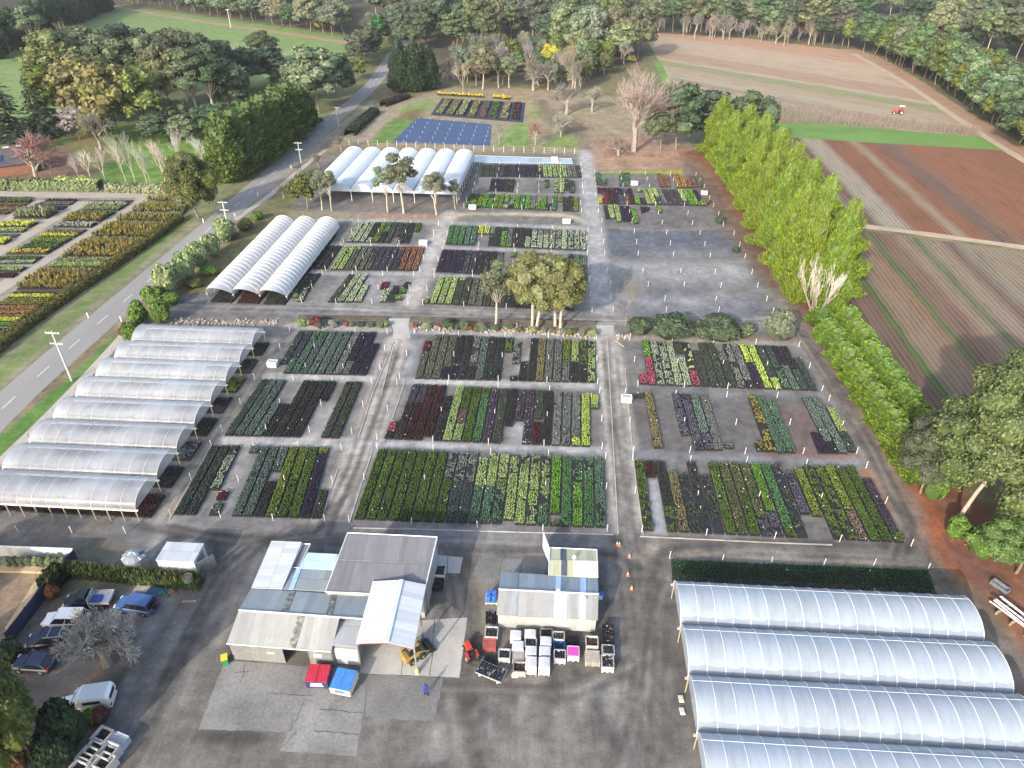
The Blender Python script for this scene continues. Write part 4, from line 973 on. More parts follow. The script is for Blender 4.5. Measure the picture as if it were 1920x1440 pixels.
ORD = "first second third fourth fifth sixth seventh eighth ninth tenth eleventh twelfth thirteenth fourteenth fifteenth sixteenth seventeenth eighteenth nineteenth twentieth twenty-first twenty-second twenty-third twenty-fourth".split()
def parse(s):
    out = []
    for t in s.split(','):
        p = t.split(':'); a, b = (float(p[1]), float(p[2])) if len(p) > 1 else (0., 1.)
        if p[0] != '-': out.append((p[0], a, b))
    return out
def block(TL, TR, BR, BL, cols, where, group, gap=.095):
    """Parallel rows of pots; cols lists, left to right, which plants fill which stretch of each row (0 = far end)."""
    q = [A2(*p) for p in (TL, TR, BR, BL)]
    cols = cols.split('|'); n = len(cols); k = 0
    for i, s in enumerate(cols):
        segs = parse(s.strip())
        if not segs: continue
        a, b = (i + gap) / n, (i + 1 - gap) / n
        t0, t1 = lerp(q[0], q[1], a), lerp(q[0], q[1], b); b0, b1 = lerp(q[3], q[2], a), lerp(q[3], q[2], b)
        k += 1
        main = PC[max(segs, key=lambda g: g[2] - g[1])[0]][5]
        tail = "" if len(segs) == 1 else (" partly " + PC[segs[-1][0] if segs[-1][0] != max(segs, key=lambda g: g[2] - g[1])[0] else segs[0][0]][5])
        lab = f"{main} potted row{tail}, {ORD[k - 1]} from left in {where}"
        w_ = lab.split()
        if len(w_) > 16: lab = f"{main} potted row, {ORD[k - 1]} from left in {where}"
        rw = any(g[0] in ('vir',) for g in segs)
        root = None
        if len(segs) > 1:
            c = (t0 + t1 + b0 + b1) / 4; root = empty("plant_row", (c[0], c[1], 0), 0, lab, "plant bed", group)
        for code, s0, s1 in segs:
            quad = [lerp(t0, b0, s0), lerp(t1, b1, s0), lerp(t1, b1, s1), lerp(t0, b0, s1)]
            lat = .42 if code == 'vir' else None
            if root is None:
                setp(bed(quad, code, "plant_row", lat=lat), lab, "plant bed", group)
            else:
                o = bed([p - c for p in quad], code, "plant_section", lat=lat) if False else bed(quad, code, "plant_section", lat=lat)
                o.parent = root; o.location = (-c[0], -c[1], 0)
                setp(o, PC[code][5] + " plants")
def patch(px, code, label, group=None, lat=None, tall=1.0, cat="plant bed", name="plant_row"):
    return setp(bed([A2(*p) for p in px], code, name, lat=lat, tall=tall), label, cat, group)
# ---------------------------------------------------------------- the bed blocks, tier by tier
G = "rows of potted plants in the %s"
block((397, 838), (637, 842), (605, 974), (326, 966), "gbd|dg|dg:0:.09,pgs:.1:.66|re:.68:.8,ggs:.84:1|gb:0:.1|gb|gb|gb:0:.38,dk:.53:1|mgy|mgy:0:.5,mg:.5:1|mg|mgy:0:.1,pu:.11:1|dg:.63:1",
      "front left block", G % "front left block")
block((709, 845), (1132, 863), (1137, 991), (663, 975), "mg|mg|mg|mg|mg|mg|mg|ggs:0:.4,mg:.42:1|ggs:0:.45,gbd:.45:1|ggs:0:.45,gbd:.48:1|lg:.09:.5,et:.5:1|lg:0:.5,et:.5:1|lg:0:.37,lgs:.39:.62,egs:.62:1|lgs:0:.3,lg:.3:.95|lgs:0:.25,lg:.25:1|lgs:0:.25,lg:.25:.75,lgs:.77:1|lgs:0:.6,egs:.6:1|bgn:0:.85,mgs:.96:1|eg|egs:0:.36,bgn:.4:1|egs:0:.35,eg:.35:1|et:0:.7,egs:.7:1",
      "front middle block", G % "front middle block")
block((1187, 866), (1622, 879), (1697, 1019), (1205, 996), "mgs|rd:0:.25|dk:0:.66,mgs:.68:1|tn:.17:1|ds:.2:1|ds:0:1|ds:.2:1|mg|mgp|mgp:0:.5,mg:.5:1|mgp:0:.78,vi:.82:1|bgn:0:.68,vi:.72:1|eg:0:.9,mg:.9:1|ds|vi:.1:.7|mgy:.06:.72|mgs|mgs:0:.6,mgs:.64:1|mgy:0:.62,bn:.64:1|mg|mg|sl:.17:.9,mg:.9:1",
      "front right block", G % "front right block")
block((490, 714), (680, 719), (637, 823), (420, 818), "gbd|gb|gb|gb:.43:1|dk:.45:1|dk|dk|dk|dk:0:.37|-|dg|dg", "second left block", G % "second left block")  # first row: same plants in shade, the shade put into their colour
block((757, 722), (1123, 741), (1126, 840), (719, 824), "pk:.72:.88,dk:.89:1|sl:0:.38,dk:.38:1|sl:0:.36,rd:.38:1|rd|rd:0:.94|dk:.2:1|lg|mg:0:.42,bn:.44:.7,lg:.72:1|mg|mg:0:.15,eg:.15:1|vir|dg|dk:0:.7|vir:0:.6|vir|dg:0:.55,rd:.62:1|dk|gg|gg|gg:0:.85,li:.87:1|li:.02:1|li:.03:.17,pg:.17:.25,bgn:.25:.3",
      "second middle block", G % "second middle block")
g6 = G % "second right block"
for i, (px, code, lab) in enumerate([
    ([(1191, 741), (1205, 741), (1206, 748), (1192, 748)], 'dg', "tiny dark green pot patch beside the single long row near the white box"),
    ([(1207, 737), (1221, 738), (1242, 842), (1226, 842)], 'tn', "single long mottled brown pot row right of the white box"),
    ([(1259, 740), (1273, 740), (1293, 818), (1277, 819)], 'vi', "shorter violet flowering row, left one of the violet pair"),
    ([(1275, 741), (1290, 741), (1320, 846), (1303, 846)], 'vi', "longer violet flowering row, right one of the violet pair"),
    ([(1293, 741), (1307, 741), (1329, 815), (1313, 815)], 'gb', "grey green row with a violet patch at its near end"),
    ([(1314, 817), (1329, 817), (1341, 846), (1322, 846)], 'vi', "short violet patch at the near end of a grey green row"),
    ([(1310, 742), (1325, 741), (1355, 846), (1341, 846)], 'gg', "grey green row at the right edge of the violet group"),
    ([(1358, 834), (1373, 834), (1376, 843), (1359, 843)], 'gg', "small grey pot patch at near end right of the violet group"),
    ([(1401, 743), (1413, 744), (1454, 849), (1437, 849)], 'ol', "ragged olive and gold shrub row with dark gaps"),
    ([(1414, 832), (1431, 832), (1436, 848), (1419, 848)], 'ol', "small olive clump at the foot of the ragged gold row"),
    ([(1415, 745), (1430, 745), (1475, 851), (1457, 851)], 'et', "blue green row right beside the ragged gold row"),
    ([(1436, 755), (1451, 756), (1492, 851), (1476, 851)], 'et', "blue green row, right one of the pair beside the gold row"),
    ([(1502, 747), (1518, 748), (1559, 831), (1545, 831)], 'gb', "slate green row ending at the purple patch near the red soil"),
    ([(1520, 749), (1535, 750), (1589, 852), (1573, 852)], 'gb', "slate green row, full length, left of the light green patch"),
    ([(1548, 766), (1564, 769), (1587, 812), (1571, 812)], 'lg', "light green patch at the right edge of the second right block"),
    ([(1572, 813), (1588, 813), (1607, 850), (1590, 850)], 'gbd', "slate patch at the near right corner of the second right block"),
    ([(1519, 813), (1534, 815), (1553, 852), (1534, 852)], 'pu', "deep purple patch on the red stained gravel, left half"),
    ([(1547, 832), (1560, 832), (1572, 852), (1554, 852)], 'pu', "deep purple patch on the red stained gravel, right half")]):
    patch(px, code, lab, g6)
block((560, 623), (721, 626), (687, 705), (514, 701), "gbd:0:.8|sl:0:.65,et:.68:1|et|et:0:.4,gb:.42:1|gb|gb|gb|gg|pu:0:.7,gg:.72:1|pu|pu:.28:1", "third left block", G % "third left block")  # first row: a strip of shade drawn as darker plants
block((799, 629), (1117, 642), (1117, 719), (777, 711), "re:.17:.4,dgg:.43:1|dgg|dgg|dgg:0:.75,pu:.77:1|dk:0:.65,pu:.7:1|dk|ggs:0:.65,dk:.7:1|gb|dks|dks|mgs:0:.36|ggs:.1:.62,rd:.92:1|dk:.58:1|dk|tn|gg|gg|mgy:0:.5,gg:.52:1|lg:0:.55,dk:.57:1|mgs:0:.6,dk:.62:1|lgs",
      "third middle block", G % "third middle block")
block((1201, 641), (1491, 653), (1534, 734), (1215, 723), "bgn:0:.38,pk:.4:1|pgs|pgs|pg|dg:0:.28,pg:.38:1|lgc:0:.65,pk:.68:1|dg:.2:1|dg|dg|gg:.1:.42,dg:.43:1|ggs|gg:0:.85,dk:.86:1|li:0:.43,dk:.45:.55,pu:.57:1|li|gbd:0:.76,li:.78:1|gbd:0:.5,egs:.5:1|pu:0:.45,gb:.47:1|dk:0:.55,gbd:.57:1|gbd:.27:1",
      "third right block", G % "third right block")
patch([(1197, 704), (1213, 703), (1215, 722), (1200, 722)], 'pk', "small rose red pot patch at the left edge of the third right block", G % "third right block")
ga = "rows of potted plants beside the white tunnels"
block((674, 418), (791, 420), (779, 458), (649, 455), "pg|pg|pg|dk:0:.75,pg:.8:1|mgy|eg:0:.5,dk:.5:1|dg|dg:0:.7|dg|dks|mg:0:.45", "far tier by white tunnels", ga)
block((646, 463), (797, 465), (783, 509), (619, 507), "lg|lg|lg:0:.15,dgg:.17:1|dgg|dgg|sl:0:.7,dgg:.7:1|sl|sl|sl|br:0:.2,sl:.22:1|br|br|br", "middle tier by white tunnels", ga)
block((606, 463), (641, 463), (612, 506), (575, 506), "dks|dk|dk", "dark trio at white tunnel wall", ga)
block((654, 517), (703, 517), (679, 568), (613, 568), "dg|pg|pg|pg:.4:1", "near tier by white tunnels", ga)
block((578, 515), (603, 515), (576, 552), (554, 552), "dk|dk", "dark pair at white tunnel wall", ga)
for px, code, lab in [([(717, 531), (730, 531), (724, 544), (712, 544)], 're', "small dark red pot patch alone on gravel near the white tunnels"),
    ([(720, 545), (734, 545), (723, 568), (712, 568)], 'pg', "short silver patch between bare gravel and dark pots"),
    ([(738, 539), (750, 539), (738, 568), (727, 568)], 'dks', "short dark pot patch with white labels beside the silver patch"),
    ([(759, 531), (769, 531), (765, 542), (754, 542)], 'dk', "small dark patch above the two bright green patches"),
    ([(750, 543), (761, 544), (760, 552), (748, 552)], 'bgn', "upper small bright green patch near the gravel lane"),
    ([(742, 557), (755, 558), (754, 564), (741, 564)], 'bgn', "lower small bright green patch near the gravel lane"),
    ([(549, 554), (560, 554), (558, 560), (550, 560)], 'lg', "tiny pale green patch at the foot of the dark pair"),
    ([(572, 542), (581, 542), (567, 567), (557, 567)], 'pgs', "scattered silver pots beside the white tunnel mouth")]:
    patch(px, code, lab, ga)
gb_ = "rows of potted plants behind the big gum trees"
block((843, 424), (1098, 434), (1099, 471), (834, 459), "eg|eg|eg|et|et|yg:0:.4|li:0:.4|gg:0:.4,dks:.45:1|dks|dg:0:.2,bgn:.25:1|gb:0:.85,bgn:.87:1|dk|dk|dk:0:.45,pg:.5:1|gg:0:.2,pgs:.2:1|gg:0:.35,pg:.37:1|gg:0:.3,pg:.32:1|pgs|pgs:0:.45,pgs:.7:1|pg|pgs|pgs|pgs", "far tier behind big gums", gb_)
block((829, 470), (1099, 480), (1102, 527), (816, 511), "pu|pu|pu|pu|sl|sl|dk|dk|dk|gg:0:.5|-|bgn:0:.2|-|-|-|-|-|-|-|-|dk:0:.3|et|gb", "middle tier behind big gums", gb_)
block((811, 520), (1069, 528), (1079, 583), (790, 570), "lg:.8:1|lg|lg|lg|lg:0:.15,dg:.2:1|dg|dgg|dgg|dg|dgg|dg|dks|dks|dk|dk|-|-|-|dks|dks", "near tier behind big gums", gb_)
gc_ = "rows of potted plants right of the far tunnels"
block((903, 310), (1087, 312), (1092, 334), (899, 332), "dg|dg|dg|dg|sl|dk|dk|pu|pu|pu|pu|dk|lgs:0:.5,dk:.5:1|lg|lg|lg|lg|lg|gg|gg|dg", "back tier right of far tunnels", gc_)
block((921, 337), (967, 338), (962, 361), (916, 359), "dk|pu|pu|dk|dk", "dark five right of far tunnels", gc_)
for px, code, lab in [([(1021, 338), (1029, 339), (1028, 354), (1021, 354)], 'mgs', "short green patch left of the lime row, far middle tier"),
    ([(1040, 338), (1048, 338), (1047, 362), (1039, 362)], 'lgs', "half grey half lime row, far middle tier"), ([(1049, 337), (1058, 337), (1057, 363), (1049, 363)], 'lg', "light lime row between grey rows, far middle tier"),
    ([(1059, 338), (1067, 338), (1067, 358), (1058, 358)], 'dg', "dark grey row right of the lime row, far middle tier"), ([(1068, 341), (1077, 341), (1077, 363), (1068, 363)], 'dg', "dark grey row nearest the lane, far middle tier")]:
    patch(px, code, lab, gc_)
block((881, 365), (1084, 370), (1085, 398), (871, 389), "mg|mg:0:.45,bgn:.5:1|mgy|bgn|dg:0:.25,bgn:.35:1|bgn|mgy|bgn:0:.6,lg:.8:1|lgs:0:.75,dk:.8:1|bgn|eg|bgn|gg|bgn:.4:1|bgn|dk:.55:1|eg|mgy:0:.4|dk:.1:1|dk|mgy:.05:1", "front tier right of far tunnels", gc_)
gd_ = "rows of potted plants by the lime conifers"
for px, code, lab in [([(1115, 325), (1125, 325), (1127, 348), (1118, 348)], 'egs', "dark blue green row nearest the lane, back right tier"), ([(1128, 337), (1137, 337), (1138, 348), (1129, 348)], 'egs', "short blue green row beside the corner row"),
    ([(1161, 325), (1169, 325), (1169, 350), (1161, 350)], 'egs', "tall dark green row, left of two beside the white crate"), ([(1171, 325), (1179, 325), (1180, 350), (1172, 350)], 'egs', "tall dark green row, right of two beside the white crate"),
    ([(1231, 327), (1239, 327), (1246, 352), (1237, 352)], 'br', "rust brown row, left of the rust pair"), ([(1244, 331), (1253, 331), (1257, 352), (1248, 352)], 'br', "rust brown row, right of the rust pair"),
    ([(1259, 327), (1268, 327), (1278, 353), (1269, 353)], 'or_', "long orange tan row left of four tan rows"), ([(1272, 329), (1281, 330), (1288, 353), (1279, 353)], 'or_', "orange tan row second of four tan rows"),
    ([(1284, 336), (1292, 336), (1299, 353), (1290, 353)], 'br', "short tan row third of four tan rows"), ([(1293, 332), (1300, 332), (1308, 353), (1300, 353)], 'bn', "brown row right of the tan rows"),
    ([(1303, 332), (1311, 332), (1318, 352), (1310, 352)], 'dgg', "grey brown row nearest the lime conifers")]:
    patch(px, code, lab, gd_)
block((1119, 354), (1306, 358), (1325, 387), (1120, 383), "rd:0:.35,ye:.65:1|rd:0:.3,re:.3:1|dk:0:.3,rd:.3:1|rd:0:.4,pu:.4:1|pu:0:.5,vi:.5:1|vi:0:.4,bn:.5:1|rd|bgn:.45:1|lgs:0:.2,dk:.6:1|lg|lg|lg:0:.55,dg:.55:1|gg|sl|sl|sl|lg:0:.75,sl:.78:1|bgn|bgn|pu:0:.8,yg:.8:1", "middle right tier by lime conifers", gd_)
for px, code, lab in [([(1139, 387), (1148, 387), (1153, 411), (1144, 411)], 'lg', "light green row, left of the pair in the front right tier"), ([(1150, 387), (1159, 387), (1165, 417), (1157, 418)], 'lg', "light green row, right of the pair in the front right tier"),
    ([(1161, 388), (1179, 388), (1186, 417), (1168, 417)], 'pu', "wide deep purple bed between two green rows"), ([(1181, 391), (1190, 393), (1198, 420), (1189, 421)], 'bgn', "bright green row right of the deep purple bed"),
    ([(1131, 387), (1138, 387), (1143, 411), (1136, 412)], 'dk', "charcoal row left of the light green pair"), ([(1231, 389), (1239, 389), (1241, 400), (1234, 400)], 'bgn', "small bright green patch alone on dark gravel"),
    ([(1200, 390), (1218, 390), (1216, 396), (1203, 401)], 'pu', "small purple pot cluster right of the bright green row")]:
    patch(px, code, lab, gd_)
# three long dark beds in front of the big film tunnels
gl = "long dark beds behind the large film tunnels"
patch([(1258, 1053), (1738, 1072), (1744, 1089), (1259, 1067)], 'eg', "long dark green bed, farthest of three behind the large tunnels", gl).color = (.03, .075, .035, 1)
patch([(1259, 1068), (1744, 1090), (1750, 1106), (1260, 1083)], 'eg', "long dark green bed, middle of three behind the large tunnels", gl).color = (.03, .07, .03, 1)
patch([(1260, 1084), (1750, 1107), (1756, 1119), (1261, 1094)], 'dg', "long dark bed against the gutter of the large tunnels", gl)

# ---------------------------------------------------------------- shrub nursery left of the road: rows run across
def interp_line(line, v):
    p = sorted(line, key=lambda q: q[1]); return float(np.interp(v, [q[1] for q in p], [q[0] for q in p]))
def cross_rows(left, right, rows, where, group):
    for k, (v0, v1, code, tall) in enumerate(rows):
        a0, a1, b0, b1 = interp_line(left, v0), interp_line(left, v1), interp_line(right, v0), interp_line(right, v1)
        m = .035 * (b0 - a0)
        s = setp(bed([A2(a0 + m, v0), A2(b0 - m, v0), A2(b1 - m, v1), A2(a1 + m, v1)], code, "shrub_row", tall=tall),
                 f"{PC[code][5]} shrub row, {ORD[k]} from far end, {where}", "shrub bed", group)
Lf = [(283, 374), (225, 411), (131, 471), (93, 499), (34, 540), (2, 567), (-60, 612), (-90, 640)]
Rt = [(372, 374), (345, 405), (305, 430), (270, 459), (220, 488), (176, 520), (110, 568), (43, 611), (-4, 649)]
cross_rows(Lf, Rt, [(375, 381, 'au', 1.6), (383, 389, 'gd', 1.3), (391, 400, 'au', 1.6), (402, 408, 'gd', 1.2), (410, 418, 'au', 1.5), (420, 425, 'gd', 1.2), (427, 436, 'au', 1.6), (438, 447, 'au', 1.6),
    (449, 454, 'gd', 1.2), (456, 463, 'au', 1.4), (465, 473, 'au', 1.6), (475, 484, 'au', 1.5), (487, 493, 'gd', 1.0), (495, 503, 'lg', 1.4), (513, 522, 'au', 1.7), (524, 534, 'au', 1.7), (536, 545, 'au', 1.7),
    (548, 552, 'bn', 1), (555, 560, 'yg', .9), (562, 568, 'mgy', .9)], "strip along the roadside hedge", "shrub rows along the roadside hedge")
cross_rows([(-90, 567), (-90, 660)], Rt, [(570, 574, 'au', .8), (576, 583, 'or_', 1), (585, 591, 'or_', 1), (593, 597, 'tn', 1), (599, 605, 'yg', .9), (607, 613, 'bgn', .9), (617, 624, 'dk', .8), (627, 636, 'pg', 1.6)],
    "near corner by roadside hedge", "shrub rows in the near roadside corner")
cross_rows([(165, 377), (157, 392), (92, 431), (43, 465), (18, 474), (-40, 500), (-60, 560)], [(258, 374), (240, 387), (165, 433), (97, 474), (34, 517), (0, 543), (-40, 575)],
    [(377, 380, 'bn', 1), (382, 388, 'pg', 1.6), (390, 396, 'gd', 1.2), (399, 405, 'mgs', 1.5), (407, 417, 'au', 1.4), (420, 428, 'pgs', 1.8), (432, 436, 'gg', 1), (437, 441, 'br', 1.2), (442, 446, 'yg', 1.2),
     (449, 457, 'mgy', 1.4), (459, 469, 'mg', 1.5), (471, 478, 'ye', 1.6), (483, 489, 'mgs', 1.2), (491, 496, 'pg', 1.2), (503, 511, 'lg', 1.4), (514, 522, 'rd', 1)], "strip between gravel tracks", "shrub rows between the two tracks")
cross_rows([(90, 376), (62, 386), (37, 401), (8, 421), (-30, 440), (-60, 470)], [(150, 374), (143, 380), (95, 409), (68, 422), (26, 450), (-5, 470)],
    [(376, 379, 'rd', 1.2), (381, 386, 'gg', 1.2), (388, 394, 'sl', 1), (398, 411, 'gd', 2.6), (419, 428, 'yg', 1.6), (431, 437, 'lg', 1.4), (440, 446, 'gg', .8), (450, 460, 'yg', 1.4)], "strip left of both tracks", "shrub rows left of the tracks")
cross_rows([(-60, 370), (-60, 420)], [(66, 376), (62, 380), (38, 392), (0, 409), (-10, 415)], [(371, 374, 'gg', 1), (376, 382, 'mgs', 1.5), (384, 389, 'br', 1.2), (391, 396, 'tn', 1.2), (398, 403, 'br', 1)], "strip at left photo edge", "shrub rows at the left edge")
# ---------------------------------------------------------------- tunnels
steel = plain("galvanised_steel", (.42, .43, .44), .45, .6, .5)
whitep = plain("white_painted_metal", (.72, .72, .70), .5, var=.12)
timber = plain("weathered_timber", (.36, .29, .19), .85, var=.3)
dirtygut = plain("mossy_white_gutter", (.45, .43, .39), .8, var=.6, scale=.9)
def arch(w, zg, rise, n=14, p=.92):
    t = np.linspace(0, math.pi, n)
    return np.c_[w / 2 * (1 - np.cos(t)), zg + rise * np.sin(t) ** p]
def tunnels(name, org, rot, L_, w, n, zg, rise, film, label, cat, hoops, hoop_r, post_step, gut, postm, p=.92, purlin=None, ribs_one=False, gable=True, end_posts=True, sag=.0, hoopm=None, flare=0.0):
    root = empty(name, (org[0], org[1], 0), rot, label, cat)
    a = arch(w, zg, rise, 16, p)
    nx = max(2, int(L_ / .5) + 1); xs = np.linspace(0, L_, nx)
    per = L_ / max(1, hoops - 1)
    dip = sag * (np.sin(np.pi * xs / per) ** 2)
    mb = MB()
    V = np.stack([np.repeat(xs[:, None], len(a), 1), np.repeat(a[None, :, 0], nx, 0), a[None, :, 1] - dip[:, None] * np.sin(np.linspace(0, math.pi, len(a)))[None]], -1).reshape(-1, 3)
    i = (np.arange(nx - 1)[:, None] * len(a) + np.arange(len(a) - 1)[None]).ravel()
    mb.add(V, np.c_[i, i + len(a), i + len(a) + 1, i + 1])
    if flare: mb.v[-1].reshape(nx, len(a), 3)[0, :, 0] -= flare * np.sin(np.linspace(0, math.pi, len(a)))
    cover = mb.build("cover", film, root, smooth=True)
    gabs = []
    for x in (.03, L_ - .03) if gable else ():
        mb = MB(); mb.poly(np.c_[np.full(len(a), x), a if x > 1 else a[::-1]]); gabs.append(mb.build("gable_film", film, root))
    mb = MB(); mb.tube(np.c_[np.zeros(len(a)), a[:, 0], a[:, 1] + .012], hoop_r, 5, cap=False)
    hoop = mb.build("hoop", hoopm or whitep)
    mb = MB(); mb.box((L_ / 2, 0, zg - .08), (L_ + .5, .22, .16)); gutter = mb.build("gutter", gut, root)
    mb = MB(); mb.box((0, 0, zg / 2 - .07), (.11, .11, zg - .16)); post = mb.build("post", postm, root)
    if purlin:
        k = int(len(a) * purlin); mb = MB(); mb.tube([(0, a[k, 0], a[k, 1] + .03), (L_, a[k, 0], a[k, 1] + .01)], .02, 4); pur = mb.build("purlin", hoopm or whitep)
    first = True
    for b in range(n):
        c = cover if b == 0 else cover.copy()
        if b: COL.objects.link(c)
        c.location.y = b * w
        for gab in gabs:
            g = gab if b == 0 else gab.copy()
            if b: COL.objects.link(g)
            g.location.y = b * w
        if ribs_one:
            mb = MB()
            for x in np.linspace(0, L_, hoops): mb.tube(np.c_[np.full(len(a), x), a[:, 0], a[:, 1] + .02], hoop_r, 4, cap=False)
            h = mb.build("hoop_frame", hoopm or whitep, c)
        else:
            for x in np.linspace(.02, L_ - .02, hoops):
                h = hoop if first else hoop.copy()
                if not first: COL.objects.link(h)
                first = False; h.parent = c; h.location = (x, 0, 0)
        if purlin:
            q = pur if b == 0 else pur.copy()
            if b: COL.objects.link(q)
            q.parent = c
    if ribs_one: bpy.data.objects.remove(hoop)
    for b in range(n + 1):
        g = gutter if b == 0 else gutter.copy()
        if b: COL.objects.link(g)
        g.location.y = b * w
    fp = True
    spots = [(x, y) for y in (0, n * w) for x in np.arange(.1, L_, post_step)]
    if end_posts: spots += [(x, b * w) for b in range(1, n) for x in (.1, L_ - .1)]
    for x, y in spots[:98]:
        q = post if fp else post.copy()
        if not fp: COL.objects.link(q)
        fp = False; q.location = (x, y, 0)
    return root
film_a = film_mat("clear_tunnel_film", (.58, .605, .65), .40, .24, .28, .3, (.38, .39, .41), band=(1, 5.63, 1.936))
film_b = film_mat("dusty_blue_tunnel_film", (.455, .525, .61), .14, .20, .26, .5, (.28, .32, .31), band=(0, 5.77, 1.8))
film_w = film_mat("white_tunnel_film", (.70, .69, .68), .02, .2, .45, .35, (.50, .44, .37))
film_f = film_mat("blue_white_tunnel_film", (.50, .60, .72), .03, .2, .32, .2, (.42, .50, .58))
tunnels("greenhouse", (-44.1, 109.9), R(176.1), 21.3, 5.63, 8, 2.1, 1.75, film_a, "clear film greenhouse of eight curved bays between the gravel lane and the road", "greenhouse", 12, .028, 1.9, whitep, timber, sag=.05)
tunnels("greenhouse", (16.4, 29.97), R(-3.76), 30.6, 5.77, 4, 2.4, 1.95, film_b, "large bluish film greenhouse with dirty gutters at the lower right corner", "greenhouse", 18, .03, 2.0, dirtygut, timber, purlin=.68, sag=.05)
tunnels("greenhouse", (-44.55, 126.0), R(85.3), 36.7, 5.42, 3, 1.0, 2.35, film_w, "opaque white tunnel greenhouse of three long bays beside the round roadside shrubs", "greenhouse", 26, .05, 3.0, whitep, steel, p=1.15, ribs_one=True, gable=False, flare=2.4)
tunnels("greenhouse", (-14.4, 180.5), R(84.9), 34.2, 5.62, 7, 2.6, 2.0, film_f, "pale blue greenhouse of seven bays behind the row of slim gum trees", "greenhouse", 30, .05, 3.4, whitep, whitep, ribs_one=True)
for k, (px, kind) in enumerate([((497, 636), 0), ((502, 640), 0)]): pass
# beds growing inside the clear greenhouse, showing past its open end
def lg_world(x, y):
    c, s = math.cos(R(176.1)), math.sin(R(176.1)); return np.array([-44.1 + x * c - y * s, 109.9 + x * s + y * c])
for b, code in enumerate(['dk', 'dks', 'mgy', 'dks', 'dk', 'ggs', 'dk', 'rd']):
    q = [lg_world(x, b * 5.63 + y) for x, y in ((20.5, .8), (-.9, .8), (-.9, 4.9), (20.5, 4.9))]
    setp(bed(q, code, "plant_row"), f"{PC[code][5]} pots in clear greenhouse, {ORD[b]} bay from far end", "plant bed", "pots inside the clear greenhouse")
for b, code in enumerate(['dks', 'rd', 'dk']):
    c, s = math.cos(R(85.3)), math.sin(R(85.3))
    q = [np.array([-44 + x * c - (b * 5.35 + y) * s, 124.4 + x * s + (b * 5.35 + y) * c]) for x, y in ((35, .5), (35, 4.8), (-.6, 4.8), (-.6, .5))]
    setp(bed(q, code, "plant_row"), f"{PC[code][5]} pots under the white tunnels, {ORD[b]} tunnel from the right", "plant bed", "pots inside the white tunnels")

# ---------------------------------------------------------------- sheds
class Building:
    def __init__(s, name, org, rz, label, cat):
        s.root = empty(name, (org[0], org[1], 0), rz, label, cat); s.o = np.array(org[:2]); s.c, s.s = math.cos(rz), math.sin(rz)
    def loc(s, p):
        d = np.array(p[:2]) - s.o
        return (d[0] * s.c + d[1] * s.s, -d[0] * s.s + d[1] * s.c, p[2] if len(p) > 2 else 0)
    def px(s, u, v, z): return s.loc(at(u, v, z))
    def slab(s, name, pts, m, th=.09, parent=None):
        """Roof sheet: top face through the given local points, small thickness, gutter-like edge."""
        mb = MB(); P = np.array(pts); mb.prism(P, P[:, 2] - th, P[:, 2], 0)
        return mb.build(name, m, parent or s.root)
    def walls(s, name, pts, m, inset=.12, z0=0.0, drop=.1):
        P = np.array(pts, float); c = P[:, :2].mean(0); d = P[:, :2] - c
        P2 = c + d * (1 - inset / np.maximum(np.linalg.norm(d, axis=1), .5))[:, None]
        mb = MB(); mb.prism(P2, z0, P[:, 2] - drop, 0); return mb.build(name, m, s.root)
SA = R(-2.5)
r_white = corrugated("white_roof_sheet", (.47, .49, .51), (.52, .54, .56), .38, 'y', .4, stain=.12)
r_blue = corrugated("pale_blue_roof_sheet", (.40, .55, .68), (.47, .62, .75), .5, 'x', .4, stain=.12)
r_old = corrugated("old_grey_roof_sheet", (.25, .285, .30), (.30, .33, .34), .3, 'x', .55)
r_old2 = corrugated("old_pale_roof_sheet", (.27, .28, .275), (.33, .335, .32), .3, 'x', .55)
r_dark = corrugated("slate_grey_roof_sheet", (.155, .155, .17), (.19, .19, .205), .75, 'x', .42)
r_zinc = corrugated("zinc_roof_sheet", (.32, .33, .35), (.38, .39, .41), .45, 'x', .45)
r_can = corrugated("bright_white_roof_sheet", (.53, .56, .59), (.58, .61, .64), .75, 'y', .35, stain=.06)
r_blgr = corrugated("blue_grey_roof_sheet", (.26, .295, .325), (.30, .335, .365), .28, 'x', .5)
r_grn = corrugated("yellowish_roof_sheet", (.38, .39, .25), (.47, .47, .33), .4, 'x', .5)
skyl = corrugated("blue_skylight_sheet", (.36, .52, .70), (.45, .60, .78), .28, 'x', .3, stain=.1)
skyd = corrugated("dark_skylight_sheet", (.06, .07, .11), (.10, .115, .16), .28, 'x', .35, stain=.1)
skyg = corrugated("grey_skylight_sheet", (.21, .235, .27), (.27, .295, .33), .28, 'x', .4, stain=.1)
moss = sheet_mat("mossy_skylight", [(.35, (.10, .10, .085)), (.5, (.17, .17, .15)), (.62, (.30, .30, .27))], 2.2, 9, .3)
w_grey = corrugated("grey_wall_sheet", (.17, .175, .17), (.24, .245, .235), .35, 'x', .6)
w_greyy = corrugated("grey_side_wall_sheet", (.2, .2, .195), (.27, .27, .26), .35, 'y', .6)
w_lite = corrugated("pale_wall_sheet", (.33, .33, .325), (.42, .42, .41), .35, 'x', .55)
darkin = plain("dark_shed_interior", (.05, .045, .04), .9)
rollm = corrugated("roller_door_sheet", (.46, .48, .49), (.54, .56, .57), .2, 'x', .4, stain=.15)
beam = plain("red_oxide_beam", (.33, .10, .06), .7)
trimw = plain("white_roof_trim", (.66, .67, .68), .5)
